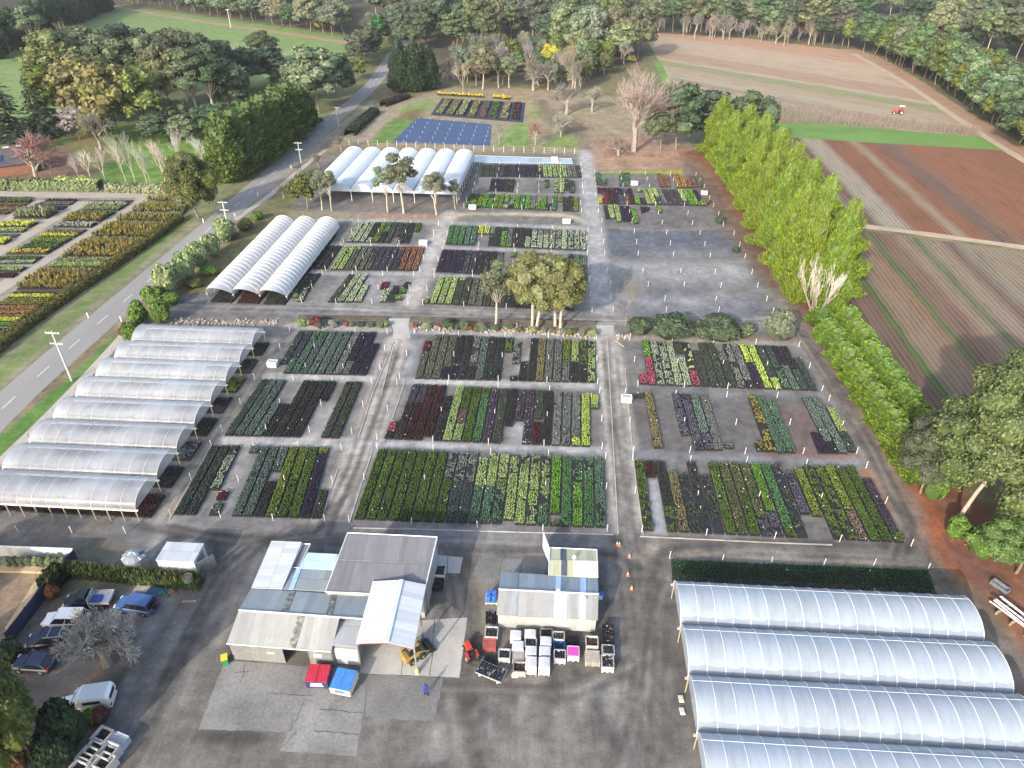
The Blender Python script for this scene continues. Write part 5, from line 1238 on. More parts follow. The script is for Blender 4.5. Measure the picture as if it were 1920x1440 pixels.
def quadbld(name, px, roofm, wallm, label, rz=SA, cat="shed", over=.12, trim=None):
    w = [at(*p) for p in px]; c = np.mean(w, 0)
    b = Building(name, c, rz, label, cat); P = [b.loc(p) for p in w]
    b.slab("roof", P, roofm); b.walls("wall", P, wallm)
    if trim:
        mb = MB(); Q = np.array(P)
        for i in range(len(Q)):
            mb.tube([Q[i] + (0, 0, .02), Q[(i + 1) % len(Q)] + (0, 0, .02)], .07, 4)
        mb.build("gutter", trim, b.root)
    return b, P
quadbld("flat_roof_shed", [(509, 1014, 3.7), (566, 1016, 3.7), (529, 1104, 3.4), (471, 1102, 3.4)], r_white, w_lite, "long narrow shed with plain white ribbed roof at the left of the shed cluster")
quadbld("lean_to", [(567, 1020, 3.3), (582, 1020, 3.3), (560, 1065, 3.1), (547, 1064, 3.1)], r_dark, w_grey, "thin dark strip roof squeezed between the white and pale blue roofs", trim=trimw)
quadbld("flat_roof_shed", [(577, 1036, 3.2), (634, 1039, 3.2), (627, 1068, 3.1), (560, 1065, 3.1)], r_blue, w_lite, "small shed with pale blue roof beside the slate grey roof")
b, P = quadbld("lean_to", [(548, 1066, 3.0), (626, 1069, 3.0), (610, 1108, 3.35), (530, 1104, 3.35)], r_old, w_grey, "grey green link roof with one blue strip between white and slate roofs")
q = [b.px(556, 1066, 3.06), b.px(565, 1066, 3.06), b.px(550, 1105, 3.41), b.px(541, 1105, 3.41)]; b.slab("skylight", q, skyl, .05)
# the old gabled shed
cold = at(540, 1160, 3); B = Building("gabled_shed", cold, SA, "old grey gabled shed with mossy skylight strips and an open doorway", "shed")
e0, e1 = B.px(425, 1206, 2.75), B.px(621, 1221, 2.75); r0, r1, r2 = B.px(448, 1144, 4.0), B.px(637, 1158, 4.0), B.px(684, 1161, 4.0); k0, k1 = B.px(471, 1103, 3.2), B.px(690, 1117, 3.2)
B.slab("roof", [k0, k1, r2, r0], r_old); B.slab("roof", [r0, r1, e1, e0], r_old2)
mb = MB(); mb.tube([np.array(r0) + (0, 0, .03), np.array(r2) + (0, 0, .03)], .10, 5); mb.build("ridge_cap", trimw, B.root)
mb = MB(); mb.tube([np.array(e0) + (0, -.05, -.02), np.array(e1) + (0, -.05, -.02)], .07, 5); mb.build("gutter", trimw, B.root)
def on(a, b_, t): return np.array(a) + (np.array(b_) - np.array(a)) * t
for A_, B_, C_, D_, t0, t1 in ((k0, k1, r0, r2, .335, .385), (k0, k1, r0, r2, .69, .74), (r0, r1, e0, e1, .59, .66)):
    up = np.array([0, 0, .05]); B.slab("skylight", [on(A_, B_, t0) + up, on(A_, B_, t1) + up, on(C_, D_, t1) + up, on(C_, D_, t0) + up], moss, .045)
fy = e0[1] + .15
def wallrun(b, name, p, q, z1, m, th=.12, z0=0.0):
    p, q = np.array(p[:2]), np.array(q[:2]); c = (p + q) / 2; L_ = np.hypot(*(q - p))
    mb = MB(); mb.box((c[0], c[1], (z0 + z1) / 2), (L_, th, z1 - z0), math.atan2(q[1] - p[1], q[0] - p[0])); return mb.build(name, m, b.root)
f0, f1 = np.array(e0[:2]) + (.15, .15), np.array(e1[:2]) + (-.1, .15)
wallrun(B, "wall", f0, lerp(f0, f1, .52), 2.65, w_grey); wallrun(B, "wall", lerp(f0, f1, .77), f1, 2.65, w_grey); wallrun(B, "lintel", lerp(f0, f1, .52), lerp(f0, f1, .77), 2.65, w_grey, z0=2.3)
g0 = np.array(k0[:2]) + (.15, -.1)
mb = MB(); mid = np.array(r0[:2]) + (.15, 0)
mb.poly([(*f0, 0), (*f0, 2.65), (*mid, 3.9), (*g0, 3.1), (*g0, 0)]); mb.build("gable_wall", w_greyy, B.root)
wallrun(B, "back_wall", g0, np.array(k1[:2]) + (-.15, -.1), 3.1, w_grey); wallrun(B, "side_wall", np.array(k1[:2]) + (-.15, -.1), f1, 2.65, w_grey)
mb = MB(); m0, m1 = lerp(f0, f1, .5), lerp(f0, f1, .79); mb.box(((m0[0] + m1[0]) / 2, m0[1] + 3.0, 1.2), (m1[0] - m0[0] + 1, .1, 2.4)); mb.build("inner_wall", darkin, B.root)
sgn = plain("white_sign_panel", (.75, .75, .72), .5)
mb = MB(); c_ = lerp(f0, f1, .395); mb.box((c_[0], c_[1] - .09, 1.55), (.75, .03, .22)); mb.build("sign_plate", sgn, B.root)
mb = MB(); c_ = lerp(f0, f1, .86); mb.box((c_[0], c_[1] - .09, 1.7), (.8, .03, .5)); mb.build("sign_plate", sgn, B.root)
b, P = quadbld("lean_to", [(641, 1140, 3.3), (684, 1142, 3.3), (672, 1213, 3.15), (620, 1208, 3.15)], r_zinc, w_grey, "small zinc roofed room with a pale roller door beside the white canopy")
p, q = np.array(P[3]), np.array(P[2]); c_ = (p + q) / 2
mb = MB(); mb.box((c_[0], c_[1] + .02, 1.35), (np.hypot(*(q - p)[:2]) * .82, .1, 2.5), math.atan2(q[1] - p[1], q[0] - p[0])); mb.build("roller_door", rollm, b.root)
b, P = quadbld("big_shed", [(652, 999, 4.9), (820, 1007, 4.9), (794, 1117, 3.75), (610, 1110, 3.75)], r_dark, w_lite, "biggest shed with slate grey roof at the back of the shed cluster", trim=trimw)
P = np.array(P)
mb = MB(); a_, c_ = on(P[0], P[3], .47) + (0, 0, .02), on(P[1], P[2], .47) + (0, 0, .02); mb.tube([a_, c_], .04, 4); mb.build("flashing", plain("dark_flashing", (.12, .12, .14), .5), b.root)
# white canopy on posts
cc = at(735, 1150, 4); C = Building("canopy", cc, SA, "white gable canopy on steel posts over the loader bay", "canopy")
za, zr = 4.2, 5.0
L0, L1, M0, M1, N0, N1 = C.px(699, 1090, za), C.px(667, 1206, za), C.px(753, 1087, zr), C.px(725, 1204, zr), C.px(799, 1096, za), C.px(776, 1216, za)
C.slab("roof", [L0, M0, M1, L1], r_can, .06); C.slab("roof", [M0, N0, N1, M1], r_can, .06)
mb = MB(); mb.box(((M0[0] + M1[0]) / 2, (M0[1] + M1[1]) / 2, zr + .04), (.42, np.hypot(M1[0] - M0[0], M1[1] - M0[1]), .05), math.atan2(M0[1] - M1[1], M0[0] - M1[0]) - math.pi / 2); mb.build("ridge_cap", plain("pale_blue_ridge", (.5, .68, .84), .4), C.root)
mb = MB()
for a_, m_, n_ in ((L1, M1, N1), (on(L0, L1, .5), on(M0, M1, .5), on(N0, N1, .5))):
    mb = MB()
    for p, q in ((a_, m_), (m_, n_)): mb.tube([np.array(p) + (0, .1, -.2), np.array(q) + (0, .1, -.2)], .09, 4)
    mb.build("beam", beam, C.root)
for k, (p, foot) in enumerate(((L1, 0), (N1, 1), (on(L0, L1, .5), 0), (on(N0, N1, .5), 0), (L0, 0), (N0, 0))):
    mb = MB(); mb.box((p[0], p[1] + .1, za / 2), (.16, .16, za - .1)); po = mb.build("post", steel, C.root)
    if foot: mb = MB(); mb.box((p[0], p[1] + .1, .45), (.34, .34, .9)); mb.build("bollard_guard", plain("pale_yellow_guard", (.55, .46, .22), .7), po)
# middle shed with annex
cm = at(1028, 1110, 3); D = Building("packing_shed", cm, R(-3.2), "middle pale grey gabled shed with blue skylight strips and pallets in front", "shed")
zr, ze, zb = 3.6, 2.2, 2.6
k0, k1, r0, r1, e0, e1 = [np.array(D.px(*p)) for p in ((939, 1072, zb), (1121, 1084, zb), (935, 1105, zr), (1122, 1114, zr), (931, 1152, ze), (1121, 1162, ze))]
D.slab("roof", [k0, k1, r1, r0], r_blgr); D.slab("roof", [r0, r1, e1, e0], corrugated("pale_grey_roof_sheet", (.215, .225, .235), (.25, .26, .27), .28, 'x', .5))
mb = MB(); mb.tube([r0 + (0, 0, .03), r1 + (0, 0, .03)], .09, 5); mb.build("ridge_cap", trimw, D.root)
for A_, B_, C_, D_, t0, t1, mm in ((k0, k1, r0, r1, .12, .185, skyg), (k0, k1, r0, r1, .57, .625, skyl), (k0, k1, r0, r1, .82, .88, skyl), (r0, r1, e0, e1, .125, .195, skyg), (r0, r1, e0, e1, .565, .69, skyl), (r0, r1, e0, e1, .82, .88, skyl)):
    up = np.array([0, 0, .05]); D.slab("skylight", [on(A_, B_, t0) + up, on(A_, B_, t1) + up, on(C_, D_, t1) + up, on(C_, D_, t0) + up], mm, .045)
for t, rr in ((.60, (r0, r1)), (.86, (on(r0, e0, .25), on(r1, e1, .25)))):
    c_ = on(rr[0], rr[1], t); mb = MB(); mb.lathe([(.0, .38), (.2, .36), (.24, .2), (.18, .18), (.18, 0)], 10, c_ + (0, 0, .03)); mb.build("roof_vent", whitep, D.root)
f0, f1 = e0[:2] + (.15, .18), e1[:2] + (-.15, .18); g0, g1 = k0[:2] + (.15, -.15), k1[:2] + (-.15, -.15)
wallrun(D, "wall", f0, f1, ze - .08, w_lite); wallrun(D, "wall", g0, g1, zb - .08, w_grey)
for a_, m_, c_ in ((f0, r0[:2] + (.15, 0), g0), (f1, r1[:2] - (.15, 0), g1)):
    mb = MB(); mb.poly([(*a_, 0), (*a_, ze - .1), (*m_, zr - .12), (*c_, zb - .1), (*c_, 0)]); mb.build("gable_wall", w_lite, D.root)
mb = MB(); c_ = lerp(f0, f1, .36); mb.box((c_[0], c_[1] - .09, 1.0), (3.6, .05, 1.9)); mb.build("sliding_door", plain("dull_grey_door", (.36, .36, .34), .6), D.root)
E_ = Building("annex", at(1075, 1050, 3), R(-2.5), "yellowish roofed annex behind the middle shed with a dark skylight", "shed")
k0, k1, r0, r1, e0, e1 = [np.array(E_.px(*p)) for p in ((1031, 1027, 2.6), (1119, 1031, 2.6), (1030, 1050, 3.0), (1120, 1052, 3.0), (1029, 1078, 2.7), (1121, 1083, 2.7))]
E_.slab("roof", [k0, k1, r1, r0], r_grn); E_.slab("roof", [r0, r1, e1, e0], r_grn)
for A_, B_, C_, D_, t0, t1, mm in ((k0, k1, r0, r1, .23, .35, skyd), (r0, r1, e0, e1, .25, .37, skyd), (r0, r1, e0, e1, .49, .99, corrugated("cream_roof_sheet", (.5, .5, .42), (.57, .57, .5), .4, 'x', .5))):
    up = np.array([0, 0, .05]); E_.slab("skylight" if mm is skyd else "roof_panel", [on(A_, B_, t0) + up, on(A_, B_, t1) + up, on(C_, D_, t1) + up, on(C_, D_, t0) + up], mm, .045)
E_.walls("wall", [k0, k1, e1, e0], w_lite, .15, drop=.25)
mb = MB()
for p, q in ((k0, k1), (k1, r1), (r1, e1), (k0, r0), (r0, e0)): mb.tube([p + (0, 0, .03), q + (0, 0, .03)], .07, 4)
mb.build("roof_edge", trimw, E_.root)
mb = MB(); c_ = on(r0, r1, .52); mb.lathe([(.0, .4), (.22, .36), (.26, .2), (.18, .18), (.18, 0)], 10, c_ + (0, .3, .03)); mb.build("roof_vent", whitep, E_.root)
mb = MB(); pp = np.array(at(1024, 1045)); mb.box((pp[0], pp[1], 1.5), (.06, 3.0, 2.6), R(14)); mb.box((pp[0] + .1, pp[1], .3), (.1, .1, .6), R(14)); setp(mb.build("board", plain("white_board", (.72, .73, .75), .5)), "tall white board leaning out beside the yellowish annex", "board")
# cool room container with an open door, tank and small things near the hedge
K = Building("storage_container", at(348, 1062), R(-3.5), "white box container with a ribbed roof and its end door open", "container")
w_, d_, h_ = 4.4, 2.75, 2.35
mb = MB(); mb.box((0, 0, h_ / 2 + .1), (w_, d_, h_ - .1)); mb.build("body", corrugated("white_container_wall", (.66, .66, .65), (.74, .74, .73), .9, 'x', .5, stain=.15), K.root)
mb = MB(); mb.box((0, 0, h_ + .11), (w_ + .12, d_ + .12, .12)); mb.build("roof", corrugated("white_container_roof", (.42, .45, .48), (.50, .52, .54), .28, 'x', .45, stain=.15), K.root)
mb = MB(); mb.box((w_ / 2 + .02, 0, h_ / 2), (.05, 1.5, 1.9)); mb.build("doorway", plain("dark_doorway", (.25, .24, .22), .8), K.root)
mb = MB(); mb.box((w_ / 2 + .95, d_ / 2 - 1.9, 1.15), (1.9, .08, 2.0), R(48)); mb.build("door", plain("grey_container_door", (.15, .16, .17), .6), K.root)
T_ = empty("water_tank", (*at(260, 1064)[:2], 0), 0, "round galvanised water tank with a conical ribbed lid behind the hedge", "water tank")
mb = MB(); mb.lathe([(1.25, 0), (1.25, 2.0), (1.32, 2.02)], 24); mb.build("wall", corrugated("tank_wall", (.36, .38, .4), (.46, .47, .49), .3, 'y', .4, .5), T_)
mb = MB(); mb.lathe([(1.35, 2.02), (.8, 2.35), (.12, 2.6), (0, 2.6)], 12); mb.build("lid", plain("pale_tank_lid", (.26, .29, .32), .5, .3), T_)
mb = MB()
for k in range(12): a = k * math.pi / 6; mb.tube([(1.34 * math.cos(a), 1.34 * math.sin(a), 2.06), (.1 * math.cos(a), .1 * math.sin(a), 2.63)], .03, 4)
mb.build("lid_ribs", steel, T_)
mb = MB(); mb.box((.95, .1, 2.38), (.45, .45, .14), .3); mb.build("hatch", plain("black_hatch", (.03, .03, .03), .6), T_)

# ---------------------------------------------------------------- house at the left edge
H_ = Building("house", at(10, 322), R(28), "dark roofed brick house with solar panels at the left edge", "house")
brick = sheet_mat("red_brown_brick", [(.3, (.16, .08, .05)), (.7, (.24, .12, .08))], 1.5, 12, .3); tiles = corrugated("dark_roof_tiles", (.05, .052, .06), (.085, .085, .095), .35, 'y', .7)
def gable_house(b, w, d, he, hr, ox=0, oy=0):
    mb = MB(); mb.box((ox, oy, he / 2), (w, d, he)); wl = mb.build("wall", brick, b.root)
    y0, y1 = oy - d / 2 - .5, oy + d / 2 + .5; x0, x1 = ox - w / 2 - .5, ox + w / 2 + .5
    b.slab("roof", [(x0, y0, he), (x1, y0, he), (x1, oy, hr), (x0, oy, hr)], tiles, .14); b.slab("roof", [(x0, oy, hr), (x1, oy, hr), (x1, y1, he), (x0, y1, he)], tiles, .14)
    mb = MB()
    for x in (ox - w / 2 + .02, ox + w / 2 - .02): mb.poly([(x, oy - d / 2, he), (x, oy + d / 2, he), (x, oy, hr - .1)])
    mb.build("gable", brick, b.root); return wl
gable_house(H_, 17, 10, 3.0, 6.6)
pv = corrugated("solar_panel_glass", (.02, .04, .11), (.03, .06, .15), 1.0, 'x', .15, stain=.1)
H_.slab("solar_panels", [(-3, -4.2, 4.05), (1, -4.2, 4.05), (1, -2.4, 5.3), (-3, -2.4, 5.3)], pv, .05)
for x in (2.0, 5.5):
    mb = MB(); mb.box((x, 2.2, 5.4), (1.5, 2.6, 1.5)); dm = mb.build("dormer", whitep, H_.root)
    mb = MB(); mb.box((x, 3.52, 5.4), (.9, .05, .9)); mb.build("window", glass_mat(), dm)
for y in (-2.5, 0, 2.5):
    mb = MB(); mb.box((8.53, y, 1.5), (.06, 1.4, 1.3)); mb.build("window", glass_mat(), H_.root)

# ---------------------------------------------------------------- fences
def panel_fence(px, h, m, label, capm=None, th=.08):
    P = np.array([at(*p)[:2] for p in px]); c = P.mean(0); root = empty("fence", (*c, 0), 0, label, "fence")
    for i in range(len(P) - 1):
        p, q = P[i] - c, P[i + 1] - c; L_ = np.hypot(*(q - p)); a = math.atan2(q[1] - p[1], q[0] - p[0]); mid = (p + q) / 2
        mb = MB(); mb.box((*mid, h / 2), (L_, th, h), a); mb.build("panel", m, root)
        if capm: mb = MB(); mb.box((*mid, h + .03), (L_, th + .06, .07), a); mb.build("cap_rail", capm, root)
        n = max(1, int(L_ / 2.4))
        for k in range(n + 1):
            r_ = lerp(p, q, k / n); mb = MB(); mb.box((*r_, h / 2 + .05), (.1, .12, h + .1), a); mb.build("post", m, root)
navy = corrugated("navy_fence_sheet", (.028, .035, .07), (.045, .055, .10), .25, 'x', .5)
panel_fence([(-60, 1040), (145, 1048)], 1.7, corrugated("pale_fence_sheet", (.5, .52, .55), (.62, .63, .65), .3, 'x', .5), "pale sheet metal garden fence along the dark driveway", whitep)
panel_fence([(146, 1050), (131, 1064)], 1.7, navy, "short navy sheet metal fence at the corner of the garden")
panel_fence([(92, 1114), (20, 1208)], 1.8, navy, "long navy sheet metal fence beside the parked cars")
sleeper = plain("tan_timber_sleepers", (.42, .32, .20), .85, var=.25)
for px, lab in (([(0, 1068), (88, 1070)], "tan timber sleeper edging running across the garden"), ([(88, 1070), (20, 1180)], "tan timber sleeper edging running down the garden beside the navy fence")):
    P = np.array([at(*p)[:2] for p in px]); mb = MB(); c = P.mean(0); d = P[1] - P[0]; mb.box((0, 0, .15), (np.hypot(*d), .9, .3), math.atan2(d[1], d[0])); o = mb.build("garden_edging", sleeper); o.location = (*c, 0); setp(o, lab, "garden edging")
def wire_fence(px, h, step, label, railm=steel):
    P = np.array([at(*p)[:2] for p in px]); c = P.mean(0); root = empty("fence", (*c, 0), 0, label, "fence")
    V, F, q = ribbon(px, 1, 0); q = q - c; s = np.r_[0, np.cumsum(np.hypot(*np.diff(q, axis=0).T))]; proto_ = None
    for k, x in enumerate(np.arange(0, s[-1], max(step, s[-1] / 95))):
        p = (np.interp(x, s, q[:, 0]), np.interp(x, s, q[:, 1]), 0)
        if proto_ is None: mb = MB(); mb.box((0, 0, h / 2), (.09, .09, h)); proto_ = mb.build("post", timber if h < 1.5 else whitep, root); o = proto_
        else: o = proto_.copy(); COL.objects.link(o)
        o.location = p
    mb = MB()
    for z in (h * .45, h * .95): mb.tube(np.c_[q, np.full(len(q), z)], .018, 3)
    mb.build("wire", railm, root)
wire_fence([(655, 272), (760, 276), (890, 284), (1085, 289)], 1.9, 3.2, "tall thin wire fence behind the pale blue greenhouse")
wire_fence([(-30, 900), (60, 822), (150, 730), (238, 634)], 1.1, 3, "low wire fence between the footpath and the clear greenhouse")
wire_fence([(1610, 100), (1640, 108), (1700, 128)], 1.4, 4, "short grey fence at the top corner of the far field")
# ---------------------------------------------------------------- vehicles
tyre = plain("black_tyre_rubber", (.02, .02, .021), .9); rimm = plain("alloy_wheel", (.45, .46, .48), .35, .7)
black = plain("black_plastic", (.02, .02, .022), .6); redl = plain("red_tail_lamp", (.5, .02, .02), .25); clearl = plain("headlamp_lens", (.75, .77, .8), .15)
def paint(name, c): return plain("car_paint_" + name, c, .28, .15, .6, var=.05)
def section_loft(mb, secs, mat=0):
    """Body from cross sections (x, half width, z low, z high): bevelled rectangles joined nose to tail."""
    V = []
    for x, hw, z0, z1 in secs:
        b = min(.12, hw * .2, (z1 - z0) * .3)
        V += [(x, -hw + b * .4, z0), (x, -hw, z0 + b), (x, -hw, z1 - b * 1.6), (x, -hw + b, z1), (x, hw - b, z1), (x, hw, z1 - b * 1.6), (x, hw, z0 + b), (x, hw - b * .4, z0)]
    n = 8; k = len(secs); F = [(i * n + j, i * n + (j + 1) % n, (i + 1) * n + (j + 1) % n, (i + 1) * n + j) for i in range(k - 1) for j in range(n)]
    base = mb.n; mb.add(V, F, mat); mb.f.append(np.array([list(range(n))[::-1]]) + base); mb.m.append(np.array([mat])); mb.f.append(np.array([list(range((k - 1) * n, k * n))]) + base); mb.m.append(np.array([mat]))
def car(front, rear, style, colour, label, pname, length=None):
    """Vehicle whose nose points from the rear pixel to the front pixel."""
    f, r = A2(*front), A2(*rear); c = (f + r) / 2; d = f - r; L_ = length or np.hypot(*d); a = math.atan2(d[1], d[0])
    root = empty("parked_car" if style != 'ute' else "utility_truck", (*c, 0), a, label, "car" if style != 'ute' else "ute")
    pm = paint(pname, colour); h = L_ / 2; W = .92
    belt = .98 if style in ('suv', 'wagon', 'ute', 'van') else .88; top = 1.72 if style in ('suv', 'ute', 'wagon') else (1.95 if style == 'van' else 1.45)
    mb = MB()
    nose = h * .98
    hood = h - 1.25
    if style == 'ute': tail = -h * .08
    else: tail = -h
    section_loft(mb, [(nose, W * .72, .42, .72), (nose - .15, W * .92, .32, .82), (hood + .1, W, .28, belt - .02), (hood - .4, W, .28, belt), (tail + .25, W, .28, belt), (tail + .05, W * .95, .34, belt - .05), (tail, W * .9, .42, belt - .12)])
    body = mb.build("body", pm, root)
    # cabin glass between belt line and roof, roof panel on top
    x0 = hood + .15; x1 = x0 - .75
    if style == 'ute': x3, x2 = tail + .05, tail + .22
    elif style == 'sedan': x3, x2 = tail + .75, tail + 1.35
    elif style == 'hatch': x3, x2 = tail + .15, tail + .75
    else: x3, x2 = tail + .10, tail + .38
    if style == 'van': x3, x2 = .1, .2
    mb = MB(); w0, w1 = W - .05, W - .2
    V = [(x0, -w0, belt - .04), (x3, -w0, belt - .04), (x3, w0, belt - .04), (x0, w0, belt - .04), (x1, -w1, top - .06), (x2, -w1, top - .06), (x2, w1, top - .06), (x1, w1, top - .06)]
    mb.add(V, [(0, 1, 5, 4), (1, 2, 6, 5), (2, 3, 7, 6), (3, 0, 4, 7)]); mb.build("windows", glass_mat(), root)
    mb = MB(); mb.prism([(x2 - .05, -w1 - .03), (x1 + .06, -w1 - .03), (x1 + .06, w1 + .03), (x2 - .05, w1 + .03)], top - .08, top, 0); rf = mb.build("roof", pm, root)
    mb = MB()
    for s in (-1, 1):
        for p, q in (((x0, w0), (x1, w1)), ((x3, w0), (x2, w1)), ((lerp(x0, x3, .5), w0), (lerp(x1, x2, .47), w1))):
            mb.tube([(p[0], s * p[1], belt - .05), (q[0], s * q[1], top - .05)], .045, 4)
    mb.build("pillars", pm, root)
    if style == 'van':
        mb = MB(); section_loft(mb, [(.55, .9, belt - .1, 1.85), (.2, .95, belt - .1, 2.15), (-h + .25, .95, belt - .1, 2.15), (-h, .92, belt - .1, 1.9)]); mb.build("canopy", pm, root)
        mb = MB(); mb.box((-h + .08, 0, 1.5), (.2, 1.2, .45)); mb.build("rear_window", glass_mat(), root)
        for s in (-1, 1): mb = MB(); mb.box((-.9, s * .94, 1.55), (1.6, .04, .4)); mb.build("side_window", glass_mat(), root)
    if style == 'ute':
        tm = plain("aluminium_tray", (.55, .56, .57), .4, .5); mb = MB(); t0, t1 = tail - .08, -h
        mb.box(((t0 + t1) / 2, 0, .86), (t0 - t1, 1.86, .08)); wh = .28
        for s in (-1, 1): mb.box(((t0 + t1) / 2, s * .91, .9 + wh / 2), (t0 - t1, .04, wh))
        mb.box((t1 + .02, 0, .9 + wh / 2), (.04, 1.86, wh)); mb.box((t0 - .04, 0, 1.25), (.06, 1.7, .8)); tr = mb.build("tray", tm, root)
        mb = MB(); mb.box((t0 - .75, .2, 1.02), (1.0, 1.0, .22)); mb.build("toolbox_cover", plain("blue_tarp", (.03, .05, .25), .5), tr)
        mb = MB(); mb.box(((tail - h) / 2, 0, .55), (h + tail - .1, .9, .35)); mb.build("chassis", black, root)
        mb = MB(); mb.box((x2 + .35, 0, top + .03), (.75, 1.1, .05)); mb.build("roof_hatch", glass_mat(), rf)
    if style == 'wagon':
        for x in (lerp(x1, x2, .3), lerp(x1, x2, .75)): mb = MB(); mb.box((x, 0, top + .1), (.07, 1.5, .05)); mb.build("roof_rack_bar", steel, rf)
        for s in (-1, 1): mb = MB(); mb.box((lerp(x1, x2, .5), s * .72, top + .05), (1.9, .05, .07)); mb.build("roof_rail", steel, rf)
    if style == 'suv' and pname == 'blue':
        mb = MB(); mb.lathe([(0, -.1), (.34, -.1), (.36, 0), (.34, .1), (0, .1)], 14); o = mb.build("spare_wheel", tyre, root); o.location = (-h - .08, 0, .98); o.rotation_euler = (0, R(90), 0)
    wm = None
    for x in (h - .85, -h + .95):
        for s in (-1, 1):
            w_ = empty("wheel", (x, s * (W - .07), .34)) if False else None
            mb = MB(); mb.lathe([(.2, -.11), (.33, -.11), (.345, -.07), (.345, .07), (.33, .11), (.2, .11)], 14); o = mb.build("wheel", tyre, root); o.location = (x, s * (W - .08), .345); o.rotation_euler = (R(90), 0, 0)
            mb = MB(); mb.lathe([(0, -.10), (.21, -.10), (.21, .10), (0, .10)], 10); mb.build("rim", rimm, o)
    for s in (-1, 1):
        mb = MB(); mb.box((nose - .08, s * .62, .70), (.2, .34, .16)); mb.build("headlight", clearl, root)
        mb = MB(); mb.box((-h + .03, s * .8, .86), (.12, .22, .3)); mb.build("tail_light", redl, root)
        mb = MB(); mb.box((x0 - .15, s * (W + .08), belt + .08), (.12, .18, .14)); mb.build("wing_mirror", pm, root)
    mb = MB(); mb.box((nose - .04, 0, .56), (.12, 1.1, .2)); mb.build("grille", black, root)
    return root
car((133, 1134), (208, 1130), 'ute', (.012, .014, .022), "dark utility truck with silver tray and blue cover, parked farthest from the camera", "midnight", 5.2)
car((227, 1136), (290, 1146), 'suv', (.06, .12, .30), "bright blue four wheel drive with spare wheel, parked alone to the right", "blue", 4.5)
car((90, 1168), (163, 1168), 'suv', (.78, .78, .77), "white four wheel drive wagon parked between the dark ute and the navy wagon", "white", 4.6)
car((66, 1208), (134, 1202), 'wagon', (.018, .025, .055), "navy four wheel drive wagon with silver roof rack bars", "navy", 4.8)
car((38, 1248), (99, 1252), 'hatch', (.03, .04, .085), "small dark blue hatchback nearest the leafy tree at the left edge", "inkblue", 4.1)
car((172, 1212), (226, 1206), 'sedan', (.28, .32, .42), "silver blue sedan seen through the bare lichen covered tree", "silverblue", 4.3)
car((127, 1328), (208, 1316), 'van', (.80, .80, .79), "white four wheel drive with a white canopy, parked below the others", "canopywhite", 5.0)

# loader, tractors, trailer
yel = plain("dirty_yellow_paint", (.32, .22, .06), .6, var=.4); redp = plain("red_machine_paint", (.45, .05, .03), .4)
def wheel_on(root, x, y, r, w, mname="wheel", m=tyre, rim=rimm):
    mb = MB(); mb.lathe([(r * .5, -w / 2), (r * .95, -w / 2), (r, -w * .3), (r, w * .3), (r * .95, w / 2), (r * .5, w / 2)], 14); o = mb.build(mname, m, root); o.location = (x, y, r); o.rotation_euler = (R(90), 0, 0)
    mb = MB(); mb.lathe([(0, -w * .46), (r * .55, -w * .46), (r * .55, w * .46), (0, w * .46)], 10); mb.build("rim", rim, o)
Lr = empty("skid_steer_loader", (*at(777, 1230)[:2], 0), R(38), "dirty yellow skid steer loader with black bucket half under the white canopy", "loader")
mb = MB(); section_loft(mb, [(.9, .55, .3, .8), (.7, .62, .25, .95), (-1.2, .62, .25, 1.05), (-1.35, .55, .35, .9)]); mb.build("body", yel, Lr)
mb = MB(); mb.box((-.15, 0, 1.5), (1.25, 1.05, 1.0), 0, 0, taper=.88); mb.build("cab", black, Lr)
mb = MB(); mb.box((-.15, 0, 2.04), (1.2, 1.0, .07)); mb.build("cab_roof", yel, Lr)
for s in (-1, 1):
    mb = MB(); mb.tube([(-1.1, s * .72, 1.15), (.2, s * .72, 1.3), (1.1, s * .72, .75), (1.5, s * .72, .4)], .09, 5); mb.build("lift_arm", yel, Lr)
    for x in (.55, -.65): wheel_on(Lr, x, s * .78, .38, .28, rim=yel)
mb = MB(); section_loft(mb, [(1.4, .85, .12, .75), (1.9, .9, .08, .55), (2.2, .9, .06, .18)]); mb.build("bucket", black, Lr)
